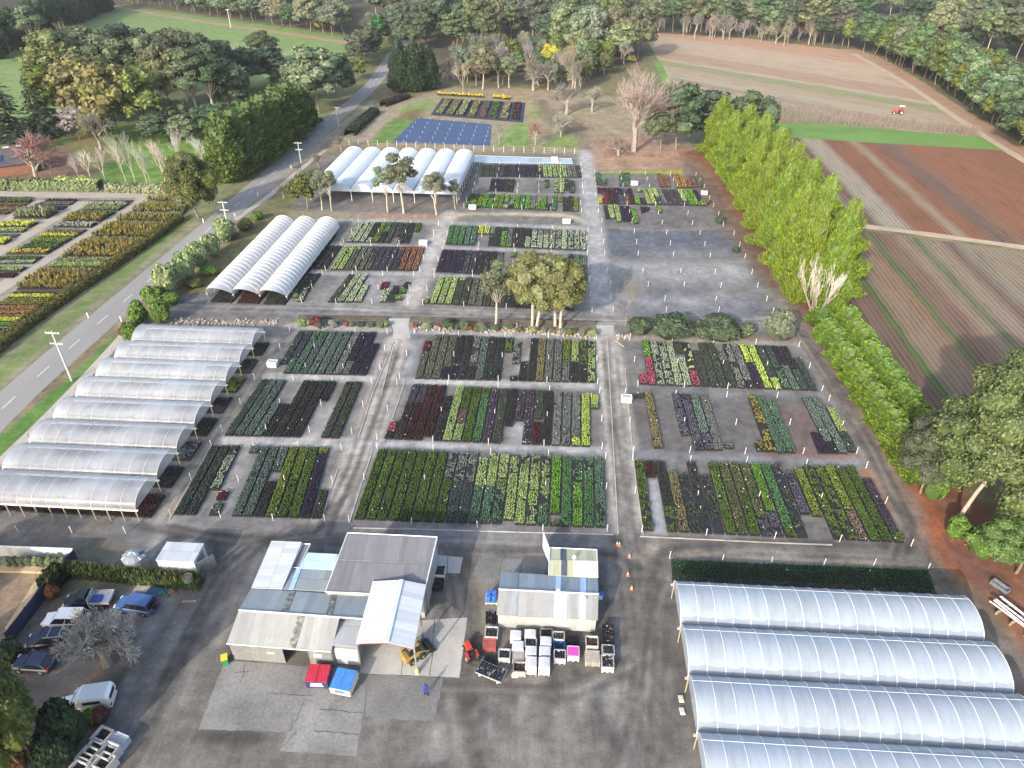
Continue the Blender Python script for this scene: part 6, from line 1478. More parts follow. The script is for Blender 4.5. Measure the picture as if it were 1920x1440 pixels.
def tractor(u, v, rz, label, s=1.0, cab=False):
    t = empty("tractor", (*at(u, v)[:2], 0), rz, label, "tractor"); t.scale = (s, s, s)
    mb = MB(); section_loft(mb, [(1.55, .3, .55, 1.05), (1.45, .36, .5, 1.2), (.3, .4, .5, 1.3), (.1, .4, .5, 1.25)]); mb.build("bonnet", redp, t)
    mb = MB(); mb.box((-.45, 0, .75), (1.2, .8, .4)); mb.build("chassis", black, t)
    mb = MB(); mb.box((-.6, 0, 1.1), (.5, .5, .12)); mb.box((-.85, 0, 1.35), (.1, .5, .5)); mb.build("seat", black, t)
    for sd in (-1, 1):
        mb = MB(); mb.box((-.75, sd * .62, 1.2), (1.0, .36, .12)); mb.build("mudguard", redp, t)
        wheel_on(t, -.75, sd * .66, .58, .34, rim=plain("cream_wheel_rim", (.7, .66, .5), .5)); wheel_on(t, 1.15, sd * .5, .34, .2, rim=plain("cream_wheel_rim", (.7, .66, .5), .5))
    mb = MB(); mb.tube([(.05, 0, 1.25), (-.2, 0, 1.5)], .03, 5); mb.lathe([(.17, 0), (.2, .02), (.17, .04)], 10, (-.2, 0, 1.48)); mb.build("steering_wheel", black, t)
    if cab:
        for sx in (-.15, -1.15):
            for sd in (-1, 1): mb = MB(); mb.box((sx, sd * .55, 1.7), (.07, .07, 1.0)); mb.build("cab_post", redp, t)
        mb = MB(); mb.box((-.65, 0, 2.25), (1.4, 1.3, .1)); mb.build("cab_roof", plain("white_cab_roof", (.8, .8, .78), .4), t)
    else: mb = MB(); mb.tube([(-1.0, -.5, .8), (-1.0, -.5, 2.0), (-1.0, .5, 2.0), (-1.0, .5, .8)], .04, 5); mb.build("roll_bar", black, t)
tractor(882, 1229, R(112), "small red tractor standing beside the clean concrete slab", .82)
tractor(1683, 214, R(168), "red tractor with white cab roof working in the far field", 1.3, True)
Tr = empty("trailer", (*at(921, 1266)[:2], 0), R(-24), "flat grey trailer loaded with black pots behind the small red tractor", "trailer")
mb = MB(); mb.box((0, 0, .55), (2.9, 1.5, .1)); mb.box((0, .74, .66), (2.9, .05, .14)); mb.box((0, -.74, .66), (2.9, .05, .14)); mb.build("deck", plain("grey_trailer_deck", (.3, .31, .33), .6), Tr)
for x in (-1, 1):
    for s in (-1, 1): wheel_on(Tr, x, s * .6, .27, .18, rim=whitep)
mb = MB(); mb.tube([(-1.4, 0, .5), (-2.5, 0, .45)], .04, 5); mb.build("drawbar", black, Tr)
def pot_mass(mb, w, d, z, s, r, mat=0, n2=1):
    """A jumble of empty pots standing close together."""
    nx, ny = max(1, int(w / s)), max(1, int(d / s))
    for i in range(nx):
        for j in range(ny):
            if r.random() < .1: continue
            x, y = (i + .5) / nx * w - w / 2 + r.normal() * s * .06, (j + .5) / ny * d - d / 2 + r.normal() * s * .06
            h = s * (.9 + .35 * r.random())
            mb.lathe([(s * .34, z), (s * .46, z + h), (s * .40, z + h), (s * .30, z + h * .3), (0, z + h * .3)], 7, (x, y, 0), mat)
pr = np.random.default_rng(5)
potm = plain("black_pots", (.03, .03, .033), .45, var=.4, scale=9)
mb = MB(); pot_mass(mb, 2.8, 1.4, .6, .2, pr); o = setp(mb.build("pots", potm), "jumble of black pots loaded on the flat grey trailer", "pots", kind=None); o.location = (*at(921, 1266)[:2], 0.003); o.rotation_euler = (0, 0, R(-24))

# ---------------------------------------------------------------- bins, crates, pallets round the middle shed
def bin_(u, v, w, d, h, shellm, fillm, label, fill='lump', level=.8, rz=R(-3), name="pallet_bin", cat="bin", base=0.0):
    """Open plastic bin on feet: walls with thickness, rim, feet, and what lies in it."""
    if u > 940: w, d = w * .86, d * .84
    root = empty(name, (*at(u, v)[:2], base), rz, label, cat); mb = MB(); t = .07
    for s in (-1, 1): mb.box((s * (w / 2 - t / 2), 0, h / 2 + .07), (t, d, h - .14)); mb.box((0, s * (d / 2 - t / 2), h / 2 + .07), (w - 2 * t, t, h - .14))
    mb.box((0, 0, .17), (w - 2 * t, d - 2 * t, .06))
    for x in (-1, 0, 1): mb.box((x * (w / 2 - .1), 0, .07), (.16, d, .13))
    for s in (-1, 1): mb.box((s * w / 2, 0, h - .05), (.06, d + .06, .1)); mb.box((0, s * d / 2, h - .05), (w + .06, .06, .1))
    mb.build("shell", shellm, root)
    r = np.random.default_rng(int(u * 7 + v))
    z = h * level; mb = MB()
    if fill == 'lump':
        n = 9; X, Y = np.meshgrid(np.linspace(-w / 2 + t, w / 2 - t, n), np.linspace(-d / 2 + t, d / 2 - t, n)); Z = z - .1 + .25 * r.random((n, n)); i = (np.arange(n - 1)[:, None] * n + np.arange(n - 1)[None]).ravel()
        mb.add(np.c_[X.ravel(), Y.ravel(), Z.ravel()], np.c_[i, i + 1, i + 1 + n, i + n])
    elif fill == 'pots': pot_mass(mb, w - 2 * t, d - 2 * t, z - .1, .22, r)
    elif fill == 'flat': mb.box((0, 0, z), (w - 2 * t - .02, d - 2 * t - .02, .05))
    if fill: mb.build("contents", fillm, root)
    return root
whb = plain("white_plastic_bin", (.56, .56, .55), .5, var=.15); crb = plain("cream_plastic_bin", (.55, .52, .47), .6, var=.25); grb = plain("grey_plastic_bin", (.33, .31, .29), .6, var=.3)
redc = plain("faded_red_crate", (.40, .10, .08), .6, var=.3); soil = plain("dark_potting_soil", (.05, .032, .025), .95, var=.4, scale=5); blk = plain("black_plastic_heap", (.022, .022, .026), .35, var=.5, scale=5)
pur = plain("purple_black_pots", (.035, .022, .06), .45, var=.4, scale=9); mag = plain("magenta_trays", (.62, .06, .40), .5, var=.15); bluem = plain("blue_plastic", (.04, .15, .50), .4, var=.3); wrapm = plain("white_stretch_wrap", (.50, .50, .52), .35, var=.18, scale=3)
W_, D_, H1 = 1.45, 1.35, .95
bin_(922, 1193, 1.35, 1.3, .8, whb, blk, "white bin of black plastic behind the red crate left of the middle shed")
bin_(946, 1235, 1.4, 1.35, .9, whb, blk, "white bin of black soil alone between the trailer and the bin rows", 'lump', .75)
bin_(972, 1238, 1.45, 1.3, .9, grb, grb, "grey bin with a flat grey load behind the brown soil bin", 'flat', .95)
bin_(974, 1260, 1.5, 1.4, .95, grb, soil, "grey bin of brown soil beside the white buckets", 'lump', .7)
bin_(995, 1215, 1.4, 1.2, 1.0, whb, pur, "white bin of purple black pots in the second column of bins", 'pots', .9)
bin_(1024, 1196, 1.5, 1.2, .9, grb, potm, "grey bin of black pots against the shed door in the third column", 'pots', .9)
bin_(1047, 1201, 1.4, 1.2, .9, crb, blk, "cream bin of black plastic against the shed, fourth column", 'lump', .85)
bin_(1048, 1217, 1.35, 1.1, .7, bluem, potm, "low blue bin of mixed pots in the middle of the fourth column", 'pots', .85)
bin_(1049, 1237, 1.4, 1.3, .95, whb, blk, "white bin of black plastic at the front of the fourth column", 'pots', .85)
bin_(1074, 1208, 1.45, 1.6, .5, black, potm, "low black tray of big black pots behind the magenta bin", 'pots', .9)
bin_(1074, 1231, 1.45, 1.45, .95, whb, mag, "white bin filled with bright magenta trays", 'flat', .95)
bin_(1109, 1212, 1.5, 1.5, .95, crb, soil, "cream bin of brown soil right of the magenta bin", 'lump', .75)
bin_(1139, 1190, 1.35, 1.5, .9, black, blk, "black crate nearest the right corner of the middle shed", 'lump', .8)
bin_(1140, 1208, 1.35, 1.3, .8, black, blk, "black crate second from the shed corner, right column", 'lump', .8)
bin_(1139, 1228, 1.45, 1.35, .95, whb, blk, "white bin of black bags, upper one in the right column", 'lump', .95)
bin_(1138, 1250, 1.45, 1.7, .95, whb, blk, "white bin with a round black bag at the front of the right column", 'lump', .95)
bin_(825, 1078, 1.3, 1.6, .9, whb, blk, "white bin beside the wall of the slate roofed shed", 'lump', .8); bin_(821, 1100, 1.3, 1.5, .6, black, blk, "black bin below the white bin at the slate shed wall", 'lump', .9)
for u, v, lab in ((199, 1391, "white bin of dark soil at the top of the lower left pile"), (185, 1414, "white bin half hidden between two others in the lower left pile"), (210, 1420, "white bin right of centre in the lower left pile"), (171, 1428, "white bin at the left side of the lower left pile"), (203, 1440, "white bin at the bottom right of the lower left pile"), (157, 1450, "white bin cut by the bottom edge of the photo")):
    bin_(u, v, 1.45, 1.4, 1.3, whb, soil if v != 1414 else blk, lab, 'lump', .62, R(-20))
def pallet(u, v, w, d, n, m, label, rz=R(-3), name="pallet_stack"):
    root = empty(name, (*at(u, v)[:2], 0), rz, label, "pallets"); mb = MB()
    for k in range(n):
        z = k * .15
        for y in np.linspace(-d / 2 + .06, d / 2 - .06, 7): mb.box((0, y, z + .125), (w, d / 9, .03))
        for x in (-w / 2 + .06, 0, w / 2 - .06): mb.box((x, 0, z + .055), (.1, d, .1))
    mb.build("boards", m, root); return root
pallet(225, 1398, 1.5, 1.4, 6, plain("blue_white_pallet", (.50, .53, .58), .6), "stack of pale pallets right of the white bins at the lower left", R(-20))
pallet(1110, 1239, 1.5, 1.4, 5, plain("grey_pallet_wood", (.40, .36, .31), .85, var=.25), "stack of bare wooden pallets in front of the brown soil bin")
pallet(918, 1212, 1.4, 1.4, 4, redc, "stack of faded red slatted crates left of the middle shed", name="crate_stack")
pallet(920, 1240, 1.3, 1.2, 2, black, "low stack of black trays behind the trailer", name="tray_stack")
def wrapped(u, v, w, d, h, label, lean=0.0):
    w, d = w * .83, d * .84
    root = empty("wrapped_pallet", (*at(u, v)[:2], 0), R(-3), label, "wrapped pallet"); r = np.random.default_rng(int(u + v)); mb = MB()
    section_loft(mb, [(-w / 2, d / 2, .14, h - .04), (-w / 2 + .08, d / 2 + .02, .14, h), (0, d / 2 + .04, .14, h + .05 * r.random()), (w / 2 - .08, d / 2 + .02, .14, h), (w / 2, d / 2, .14, h - .04)]); mb.build("load", wrapm, root)
    mb = MB()
    for x in (-w / 2 + .08, 0, w / 2 - .08): mb.box((x, 0, .07), (.12, d, .13))
    mb.build("pallet", plain("grey_pallet_wood", (.4, .36, .31)), root)
wrapped(967, 1202, 1.4, 1.3, 1.2, "white wrapped pallet nearest the left end of the shed wall"); wrapped(971, 1221, 1.45, 1.35, 1.1, "white wrapped pallet in front of another in the first column")
wrapped(994, 1199, 1.45, 1.3, 1.1, "white wrapped pallet against the shed in the second column"); wrapped(995.5, 1233, 1.4, 1.3, 1.3, "white wrapped pallet, middle of the second column"); wrapped(995.5, 1256, 1.4, 1.6, 1.4, "tall white wrapped pallet at the front of the second column")
wrapped(1023, 1214, 1.4, 1.3, 1.2, "white wrapped pallet behind two others in the third column"); wrapped(1021, 1233, 1.4, 1.3, 1.25, "white wrapped pallet, middle of the third column"); wrapped(1020, 1257, 1.4, 1.6, 1.4, "tall white wrapped pallet at the front of the third column")
def drum(u, v, r, h, m, label, name="drum", cat="drum", z=0.0, off=(0, 0)):
    mb = MB(); mb.lathe([(0, z), (r, z), (r * 1.03, z + h * .33), (r, z + h * .36), (r * 1.03, z + h * .66), (r, z + h * .7), (r, z + h - .03), (r * .9, z + h), (0, z + h - .02)], 14)
    o = setp(mb.build(name, m, None, False), label, cat, "blue drums on the white tray" if z else None); x, y, _ = at(u, v); o.location = (x + off[0], y + off[1], 0); return o
bin_(922, 1125, 1.35, 1.3, .3, whb, whb, "low white spill tray under the blue drums", None, name="spill_tray", cat="tray")
for k, (a, b_, w_) in enumerate(((-.3, .28, "far left"), (.3, .28, "far right"), (-.3, -.3, "near left"), (.3, -.3, "near right"))): drum(922, 1125, .28, .85, bluem, f"blue drum at the {w_} corner of the white spill tray", z=.21, off=(a, b_))
drum(1128, 1121, .28, .9, bluem, "single blue drum at the right wall of the middle shed")
pail = plain("white_pail", (.78, .78, .76), .4)
for u, lab in ((963, "white bucket, left one in front of the grey soil bin"), (968.5, "white bucket, middle one in front of the grey soil bin")): drum(u, 1268, .2, .42, pail, lab, "bucket", "bucket")
drum(977, 1266, .22, .4, grb, "dark grey bucket in front of the grey soil bin", "bucket", "bucket")
mb = MB(); pot_mass(mb, 1.3, 1.6, 0, .3, pr); o = setp(mb.build("bag_heap", blk), "heap of black pots in white netting at the left shed corner", "pots"); o.location = (*at(921, 1160)[:2], 0)
# skips, wheelie bin, feed drum, cones, trolleys
def skip(u, v, w, d, h, bodym, lidm, label, rz, words):
    root = empty("rubbish_skip", (*at(u, v)[:2], 0), rz, label, "skip"); mb = MB()
    mb.prism([(-w / 2, -d / 2), (w / 2, -d / 2), (w / 2, d / 2), (-w / 2, d / 2)], .15, [h * .82, h * .82, h, h]); mb.box((0, d / 2 + .06, h * .6), (w + .1, .1, .12)); mb.build("body", bodym, root)
    for s in (-1, 1):
        P = [(s * w / 4 - w / 4 + .03, -d / 2 - .04), (s * w / 4 + w / 4 - .03, -d / 2 - .04), (s * w / 4 + w / 4 - .03, d / 2), (s * w / 4 - w / 4 + .03, d / 2)]
        mb = MB(); mb.prism(P, [h * .82 + .01] * 2 + [h + .01] * 2, [h * .82 + .09] * 2 + [h + .09] * 2)
        for k in range(4): x = s * w / 4 - w / 4 + .15 + k * (w / 2 - .3) / 3; mb.tube([(x, -d / 2, h * .82 + .1), (x, d / 2, h + .1)], .04, 4)
        mb.build("lid", lidm, root)
    for x in (-w / 2 + .2, w / 2 - .2): mb = MB(); mb.box((x, 0, .08), (.14, d, .16)); mb.build("skid", black, root)
    mb = MB(); mb.box((0, -d / 2 - .015, h * .55), (w * .5, .03, .26)); mb.build("name_plate", words, root)
    mb = MB(); mb.box((0, -d / 2 - .02, h * .32), (w * .6, .03, .12)); mb.build("stripe", words, root)
navyp = plain("navy_skip_paint", (.03, .035, .14), .45); lidr = plain("red_skip_lid", (.42, .03, .05), .4); lidb = plain("blue_skip_lid", (.06, .22, .62), .4)
skip(600, 1276, 2.25, 1.75, 1.35, navyp, lidr, "navy rubbish skip with ribbed red lids", R(-3), plain("white_lettering", (.7, .7, .72)))
skip(647, 1287, 2.1, 2.1, 1.3, plain("white_skip_paint", (.72, .72, .7), .45), lidb, "white rubbish skip with ribbed blue lids", R(-12), plain("blue_lettering", (.05, .1, .4)))
Wb = empty("wheelie_bin", (*at(424, 1243)[:2], 0), R(20), "green wheelie bin with a yellow lid at the old shed corner", "bin")
mb = MB(); mb.box((0, 0, .5), (.55, .65, .9), 0, 0, taper=1.15); mb.build("body", plain("green_bin_plastic", (.03, .22, .09), .5), Wb)
mb = MB(); mb.box((0, 0, .99), (.66, .78, .09)); mb.build("lid", plain("yellow_bin_lid", (.68, .55, .03), .4), Wb)
for s in (-1, 1): wheel_on(Wb, s * .25, .34, .1, .05)
Fd = empty("feed_drum", (*at(360, 1104)[:2], 0), 0.3, "rusty green topped drum on four thin legs beside the dark hedge", "tank stand")
mb = MB(); mb.lathe([(0, 1.2), (.35, 1.25), (.52, 1.5), (.52, 2.15), (.47, 2.15), (.45, 2.0)], 14); mb.build("drum", plain("green_drum_paint", (.12, .24, .17), .6, var=.3), Fd)
mb = MB(); mb.lathe([(.46, 2.05), (0, 2.1)], 14); mb.build("rusty_contents", plain("rusty_brown", (.26, .12, .08), .9), Fd)
for a in range(4): mb = MB(); mb.tube([(.38 * math.cos(a * 1.57), .38 * math.sin(a * 1.57), 1.4), (.5 * math.cos(a * 1.57), .5 * math.sin(a * 1.57), 0)], .035, 4); mb.build("leg", steel, Fd)
conem = plain("orange_cone", (.55, .22, .12), .6); coneb = plain("pale_cone_band", (.7, .66, .6), .5)
cone0 = None
for u, v, lab in ((1157, 1022, "left orange cone of the pair on the turning circle"), (1161, 1023, "right orange cone of the pair on the turning circle"), (1180, 1045, "orange cone beside the tan dirt patch"), (1177, 1079, "orange cone third along the line right of the middle shed"), (1184, 1105, "orange cone nearest the camera right of the middle shed")):
    if cone0 is None:
        cone0 = empty("traffic_cone", (0, 0, 0)); mb = MB(); mb.box((0, 0, .03), (.38, .38, .05)); mb.lathe([(.15, .05), (.04, .68), (0, .68)], 12); mb.build("cone", conem, cone0); mb = MB(); mb.lathe([(.108, .32), (.08, .47)], 12); mb.build("band", coneb, cone0); o = cone0
    else: o = copy_tree(cone0)
    o.location = (*at(u, v)[:2], .005); setp(o, lab, "traffic cone", "orange cones along the turning circle")
def trolley(u, v, lab, w=1.5, d=1.15, h=.95, rz=R(-4), dark=True):
    root = empty("white_box", (*at(u, v)[:2], 0), rz, lab, "box"); mb = MB(); mb.box((0, 0, h / 2 + .05), (w, d, h - .1)); mb.build("body", whb, root)
    mb = MB(); mb.box((0, 0, h + .02), (w + .08, d + .08, .06)); mb.build("lid", plain("white_box_lid", (.8, .8, .79), .4), root)
    if dark: mb = MB(); mb.box((0, .1, h + .055), (w * .78, .28, .03)); mb.build("dark_slot", black, root)
for u, v, lab, k in ((1174, 753, "white box with a dark slot beside the main gravel lane", 1), (512, 687, "white box with a dark slot beside the clear greenhouse lane", 1), (794, 459, "white box near the gravel lane by the white tunnels", 0), (1062, 419, "white box on the kerb below the bright green rows", 0),
                     (886, 392, "white box at the left foot of the bright green rows", 0), (1189, 347, "white box between dark green and rust rows", 0), (1320, 365, "white box at the right end of the lime conifer tier", 1)): trolley(u, v, lab, 1.6 if k else 1.9, dark=bool(k))
trolley(1122, 1122, "small white box at the right wall of the middle shed", .8, .6, .6, dark=False)
# odds and ends under the hedge
pallet(270, 1101, 1.6, 1.3, 1, plain("grey_pallet_wood", (.4, .36, .31)), "grey slatted pallet lying under the dark feathery hedge", R(-15))
pallet(290, 1109, 1.6, 1.2, 1, plain("faded_blue_pallet", (.06, .14, .25), .7), "faded blue pallet beside the grey one under the hedge", R(-15))
for k, (u, v, c, lab) in enumerate(((308, 1112, (.08, .22, .17), "crumpled green sheeting beside the blue pallet"), (324, 1113, (.3, .13, .08), "rusty red scrap heap left of the feed drum"))):
    r = np.random.default_rng(k + 3); mb = MB()
    for _ in range(9): ico_lumps(mb, np.array([r.normal() * .26, r.normal() * .18, .12]), .14 + .12 * r.random(), r)
    o = setp(mb.build("scrap_heap", plain("scrap_%d" % k if False else ("green_sheeting", "rusty_scrap")[k], c, .7, var=.4, scale=6)), lab, "scrap"); o.location = at(u, v)
mb = MB(); mb.box((0, 0, .06), (1.5, .18, .12)); o = setp(mb.build("wheel_stop", timber), "timber wheel stop on the gravel below the feed drum", "wheel stop"); o.location = at(355, 1128); o.rotation_euler = (0, 0, R(4))
# person
skin = plain("skin", (.42, .26, .19), .6, var=.05); cloth = plain("royal_blue_work_clothes", (.035, .06, .32), .8, var=.2, scale=5); hairm = plain("dark_hair", (.05, .035, .025), .7)
def person(u, v, rz, label):
    x, y, _ = at(u, v)
    J = {'pel': (0, 0, .92), 'waist': (0, 0, 1.1), 'chest': (0, .01, 1.32), 'neck': (0, .01, 1.47), 'head': (0, .03, 1.58), 'top': (0, .02, 1.70),
         'lh': (-.10, 0, .88), 'lk': (-.11, .12, .50), 'la': (-.11, .02, .09), 'lt': (-.12, .20, .04), 'rh': (.10, 0, .88), 'rk': (.11, -.02, .48), 'ra': (.11, -.20, .11), 'rt': (.12, -.06, .03),
         'ls': (-.19, 0, 1.40), 'le': (-.27, -.08, 1.12), 'lw': (-.26, .08, .90), 'lm': (-.25, .14, .83), 'rs': (.19, 0, 1.40), 're': (.28, .06, 1.13), 'rw': (.30, .24, .98), 'rm': (.30, .31, .94)}
    RAD = dict(pel=.15, waist=.14, chest=.16, neck=.06, head=.10, top=.075, lh=.095, lk=.065, la=.045, lt=.04, rh=.095, rk=.065, ra=.045, rt=.04, ls=.07, le=.05, lw=.035, lm=.035, rs=.07, re=.05, rw=.035, rm=.035)
    E = [('pel', 'waist'), ('waist', 'chest'), ('chest', 'neck'), ('neck', 'head'), ('head', 'top'), ('pel', 'lh'), ('lh', 'lk'), ('lk', 'la'), ('la', 'lt'), ('pel', 'rh'), ('rh', 'rk'), ('rk', 'ra'), ('ra', 'rt'), ('chest', 'ls'), ('ls', 'le'), ('le', 'lw'), ('lw', 'lm'), ('chest', 'rs'), ('rs', 're'), ('re', 'rw'), ('rw', 'rm')]
    def fingers():
        for s, w in (('l', -1), ('r', 1)):
            for k in range(4): J[f'{s}f{k}'] = tuple(np.array(J[s + 'm']) + ((k - 1.5) * .022, .05, -.05 - .008 * (1.5 - abs(k - 1.5)))); RAD[f'{s}f{k}'] = .012; E.append((s + 'm', f'{s}f{k}'))
            J[f'{s}th'] = tuple(np.array(J[s + 'w']) + (-w * .05, .05, -.03)); RAD[f'{s}th'] = .013; E.append((s + 'w', f'{s}th'))
    fingers()
    names = list(J); me = bpy.data.meshes.new("person"); me.from_pydata([J[n] for n in names], [(names.index(a), names.index(b)) for a, b in E], [])
    me.materials.append(cloth); me.materials.append(skin)
    o = bpy.data.objects.new("person", me); COL.objects.link(o)
    sk = o.modifiers.new("skin", 'SKIN'); sv = me.skin_vertices[0].data
    for i, n in enumerate(names): sv[i].radius = (RAD[n], RAD[n]); sv[i].use_root = n == 'pel'
    o.modifiers.new("sub", 'SUBSURF').levels = 1; o.modifiers["sub"].render_levels = 1
    dg = bpy.context.evaluated_depsgraph_get(); m2 = bpy.data.meshes.new_from_object(o.evaluated_get(dg)); o.modifiers.clear(); o.data = m2
    for p in m2.polygons:
        z = p.center.z; hx = abs(p.center.x)
        p.material_index = 1 if (z > 1.47 or (hx > .22 and z < .99)) else 0
    m2.materials.clear(); m2.materials.append(cloth); m2.materials.append(skin)
    o.location = (x, y, 0); o.rotation_euler = (0, 0, rz); setp(o, label, "person")
    mb = MB(); ico_lumps(mb, np.array([0, -.005, 1.66]), (.105, .115, .09), np.random.default_rng(1)); mb.build("hair", hairm, o)
    for s in (-1, 1): mb = MB(); mb.box((s * .115, .10 if s < 0 else -.13, .05), (.1, .28, .09)); mb.build("shoe", black, o)
person(799, 1302, R(-150), "person in royal blue work clothes walking across the yard concrete")
# pile of white pipes, metal trough, water channel, weed mats
Pp = empty("pipe_pile", (*at(1905, 1165)[:2], 0), R(118), "pile of white pipes and frames at the right edge near the red soil", "pipe pile")
for k in range(9):
    mb = MB(); y = -.9 + .22 * k; mb.tube([(-2.6 + .3 * pr.random(), y, .5 + .25 * (k % 3)), (2.4 + .5 * pr.random(), y + .15 * pr.normal(), .5 + .25 * (k % 3))], .09, 6); mb.build("pipe", whitep, Pp)
for x in (-1.6, 0, 1.6): mb = MB(); mb.box((x, 0, .25), (.14, 2.4, .5)); mb.build("bearer", timber, Pp)
o = empty("trough", (*at(1874, 1102)[:2], 0), R(-62), "small grey metal trough beside the grass at the right", "trough"); mb = MB()
for s in (-1, 1): mb.box((0, s * .4, .25), (1.9, .05, .5)); mb.box((s * .93, 0, .25), (.05, .76, .5))
mb.box((0, 0, .12), (1.8, .74, .06)); mb.build("body", plain("grey_trough_metal", (.3, .33, .36), .4, .5), o)
for u, v, lab in ((1277, 1311, "pale plastic lid on the dark gravel, upper of two"), (1279, 1334, "pale plastic lid on the dark gravel, lower of two")):
    mb = MB(); mb.box((0, 0, .08), (.5, .75, .14), 0, 0, taper=.9); mb.box((0, 0, .17), (.3, .4, .05)); o = setp(mb.build("lid", crb), lab, "lid", "pale lids by the large film tunnels"); o.location = at(u, v)
water = None
m, N, L = new_mat("pale_channel_water"); nz = noise(N, L, .6, 4); b_ = bsdf(N, L, ramp(N, L, nz.outputs[0], [(.3, (.20, .29, .36)), (.7, (.32, .42, .48))]), .12, 0, .5); out_link(N, L, b_.outputs[0])
sheet("water", [(889, 293), (1070, 299), (1073, 306), (889, 304)], m, .03)
rimw = MB(); P = [at(*p) for p in ((888, 292), (1071, 298), (1074, 307), (888, 305))]
for p, q in zip(P, P[1:] + P[:1]): c_ = (np.array(p) + q) / 2; rimw.box((c_[0], c_[1], .1), (np.hypot(q[0] - p[0], q[1] - p[1]), .3, .2), math.atan2(q[1] - p[1], q[0] - p[0]))
setp(rimw.build("channel_wall", plain("grey_channel_concrete", (.35, .36, .36), .8)), "low concrete wall around the long pale water channel", "channel wall")
mb = MB(); mb.box((0, 0, .35), (2.2, 5.5, .12)); mb.box((0, -2.7, .2), (2.2, .12, .3)); mb.box((0, 2.7, .2), (2.2, .12, .3)); o = setp(mb.build("channel_cover", plain("cream_cover", (.66, .66, .55), .6)), "cream cover plate laid across the water channel", "cover"); o.location = at(1040, 301)
mat_b = sheet_mat("blue_weed_mat", [(.3, (.045, .075, .15)), (.7, (.065, .10, .19))], .3, 2, .12); mat_d = sheet_mat("dark_weed_mat", [(.3, (.03, .038, .06)), (.7, (.05, .06, .085))], .3, 2, .15)
def ground_mat(px, m, name, label):
    w = [np.array(at(*p)) for p in px]; c = np.mean(w, 0); mb = MB(); mb.prism([tuple((p - c)[:2]) for p in w], .01, .035); o = setp(mb.build(name, m), label, "weed mat"); o.location = (c[0], c[1], 0)
ground_mat([(782, 221), (922, 233), (919, 274), (734, 267)], mat_b, "weed_mat", "blue weed mat pegged with rows of short white stakes")
ground_mat([(829, 184), (985, 193), (981, 230), (807, 216)], mat_d, "weed_mat", "dark weed mat with eight planted display beds")
for k in range(8):
    a, b2 = .05 + k * .118, .05 + k * .118 + .072
    tl, tr_, br_, bl = A2(829, 186), A2(985, 194), A2(981, 229), A2(808, 215)
    code = ['tn', 'tn', 'gd', 'tn', 'bn', 'mgs', 'tn', 'rd'][k]
    q = [lerp(tl, tr_, a), lerp(tl, tr_, b2), lerp(bl, br_, b2), lerp(bl, br_, a)]
    setp(bed([lerp(q[0], q[3], .03), lerp(q[1], q[2], .03), lerp(q[1], q[2], .97), lerp(q[0], q[3], .97)], code, "display_bed", tall=1.6), f"planted display bed, {ORD[k]} from left on the dark weed mat", "display bed", "display beds on the dark mat")
for px, lab in (([(821, 176), (906, 181), (906, 184), (820, 179)], "long band of yellow daffodils behind the dark weed mat"), ([(924, 181), (956, 184), (956, 188), (924, 185)], "short band of yellow daffodils right of the long one")): patch(px, 'yg', lab, tall=1.6, cat="flower bed", name="flower_bed").color = (.62, .48, .02, 1)
# ---------------------------------------------------------------- stakes, poles
stake_m = plain("white_stake_paint", (.66, .64, .61), .6, var=.1)
mb = MB(); mb.box((0, 0, .57), (.075, .075, 1.14)); mb.box((0, 0, 1.15), (.1, .1, .04)); stake_me = mb.build("sprinkler_stake", stake_m); ST = stake_me.data; bpy.data.objects.remove(stake_me)
def stakes(TL, TR, BR, BL, nu, rows, where):
    q = [A2(*p) for p in (TL, TR, BR, BL)]
    for t in rows:
        for i in range(nu):
            s = (i + .5 * 0) / (nu - 1) if nu > 1 else .5
            p = lerp(lerp(q[0], q[3], t), lerp(q[1], q[2], t), s) + rng.normal(size=2) * .12
            o = bpy.data.objects.new("sprinkler_stake", ST); COL.objects.link(o); o.location = (p[0], p[1], 0); o.rotation_euler = (rng.normal() * .02, rng.normal() * .02, rng.random())
            setp(o, f"thin white irrigation stake standing in the {where}", "stake", f"white stakes in the {where}")
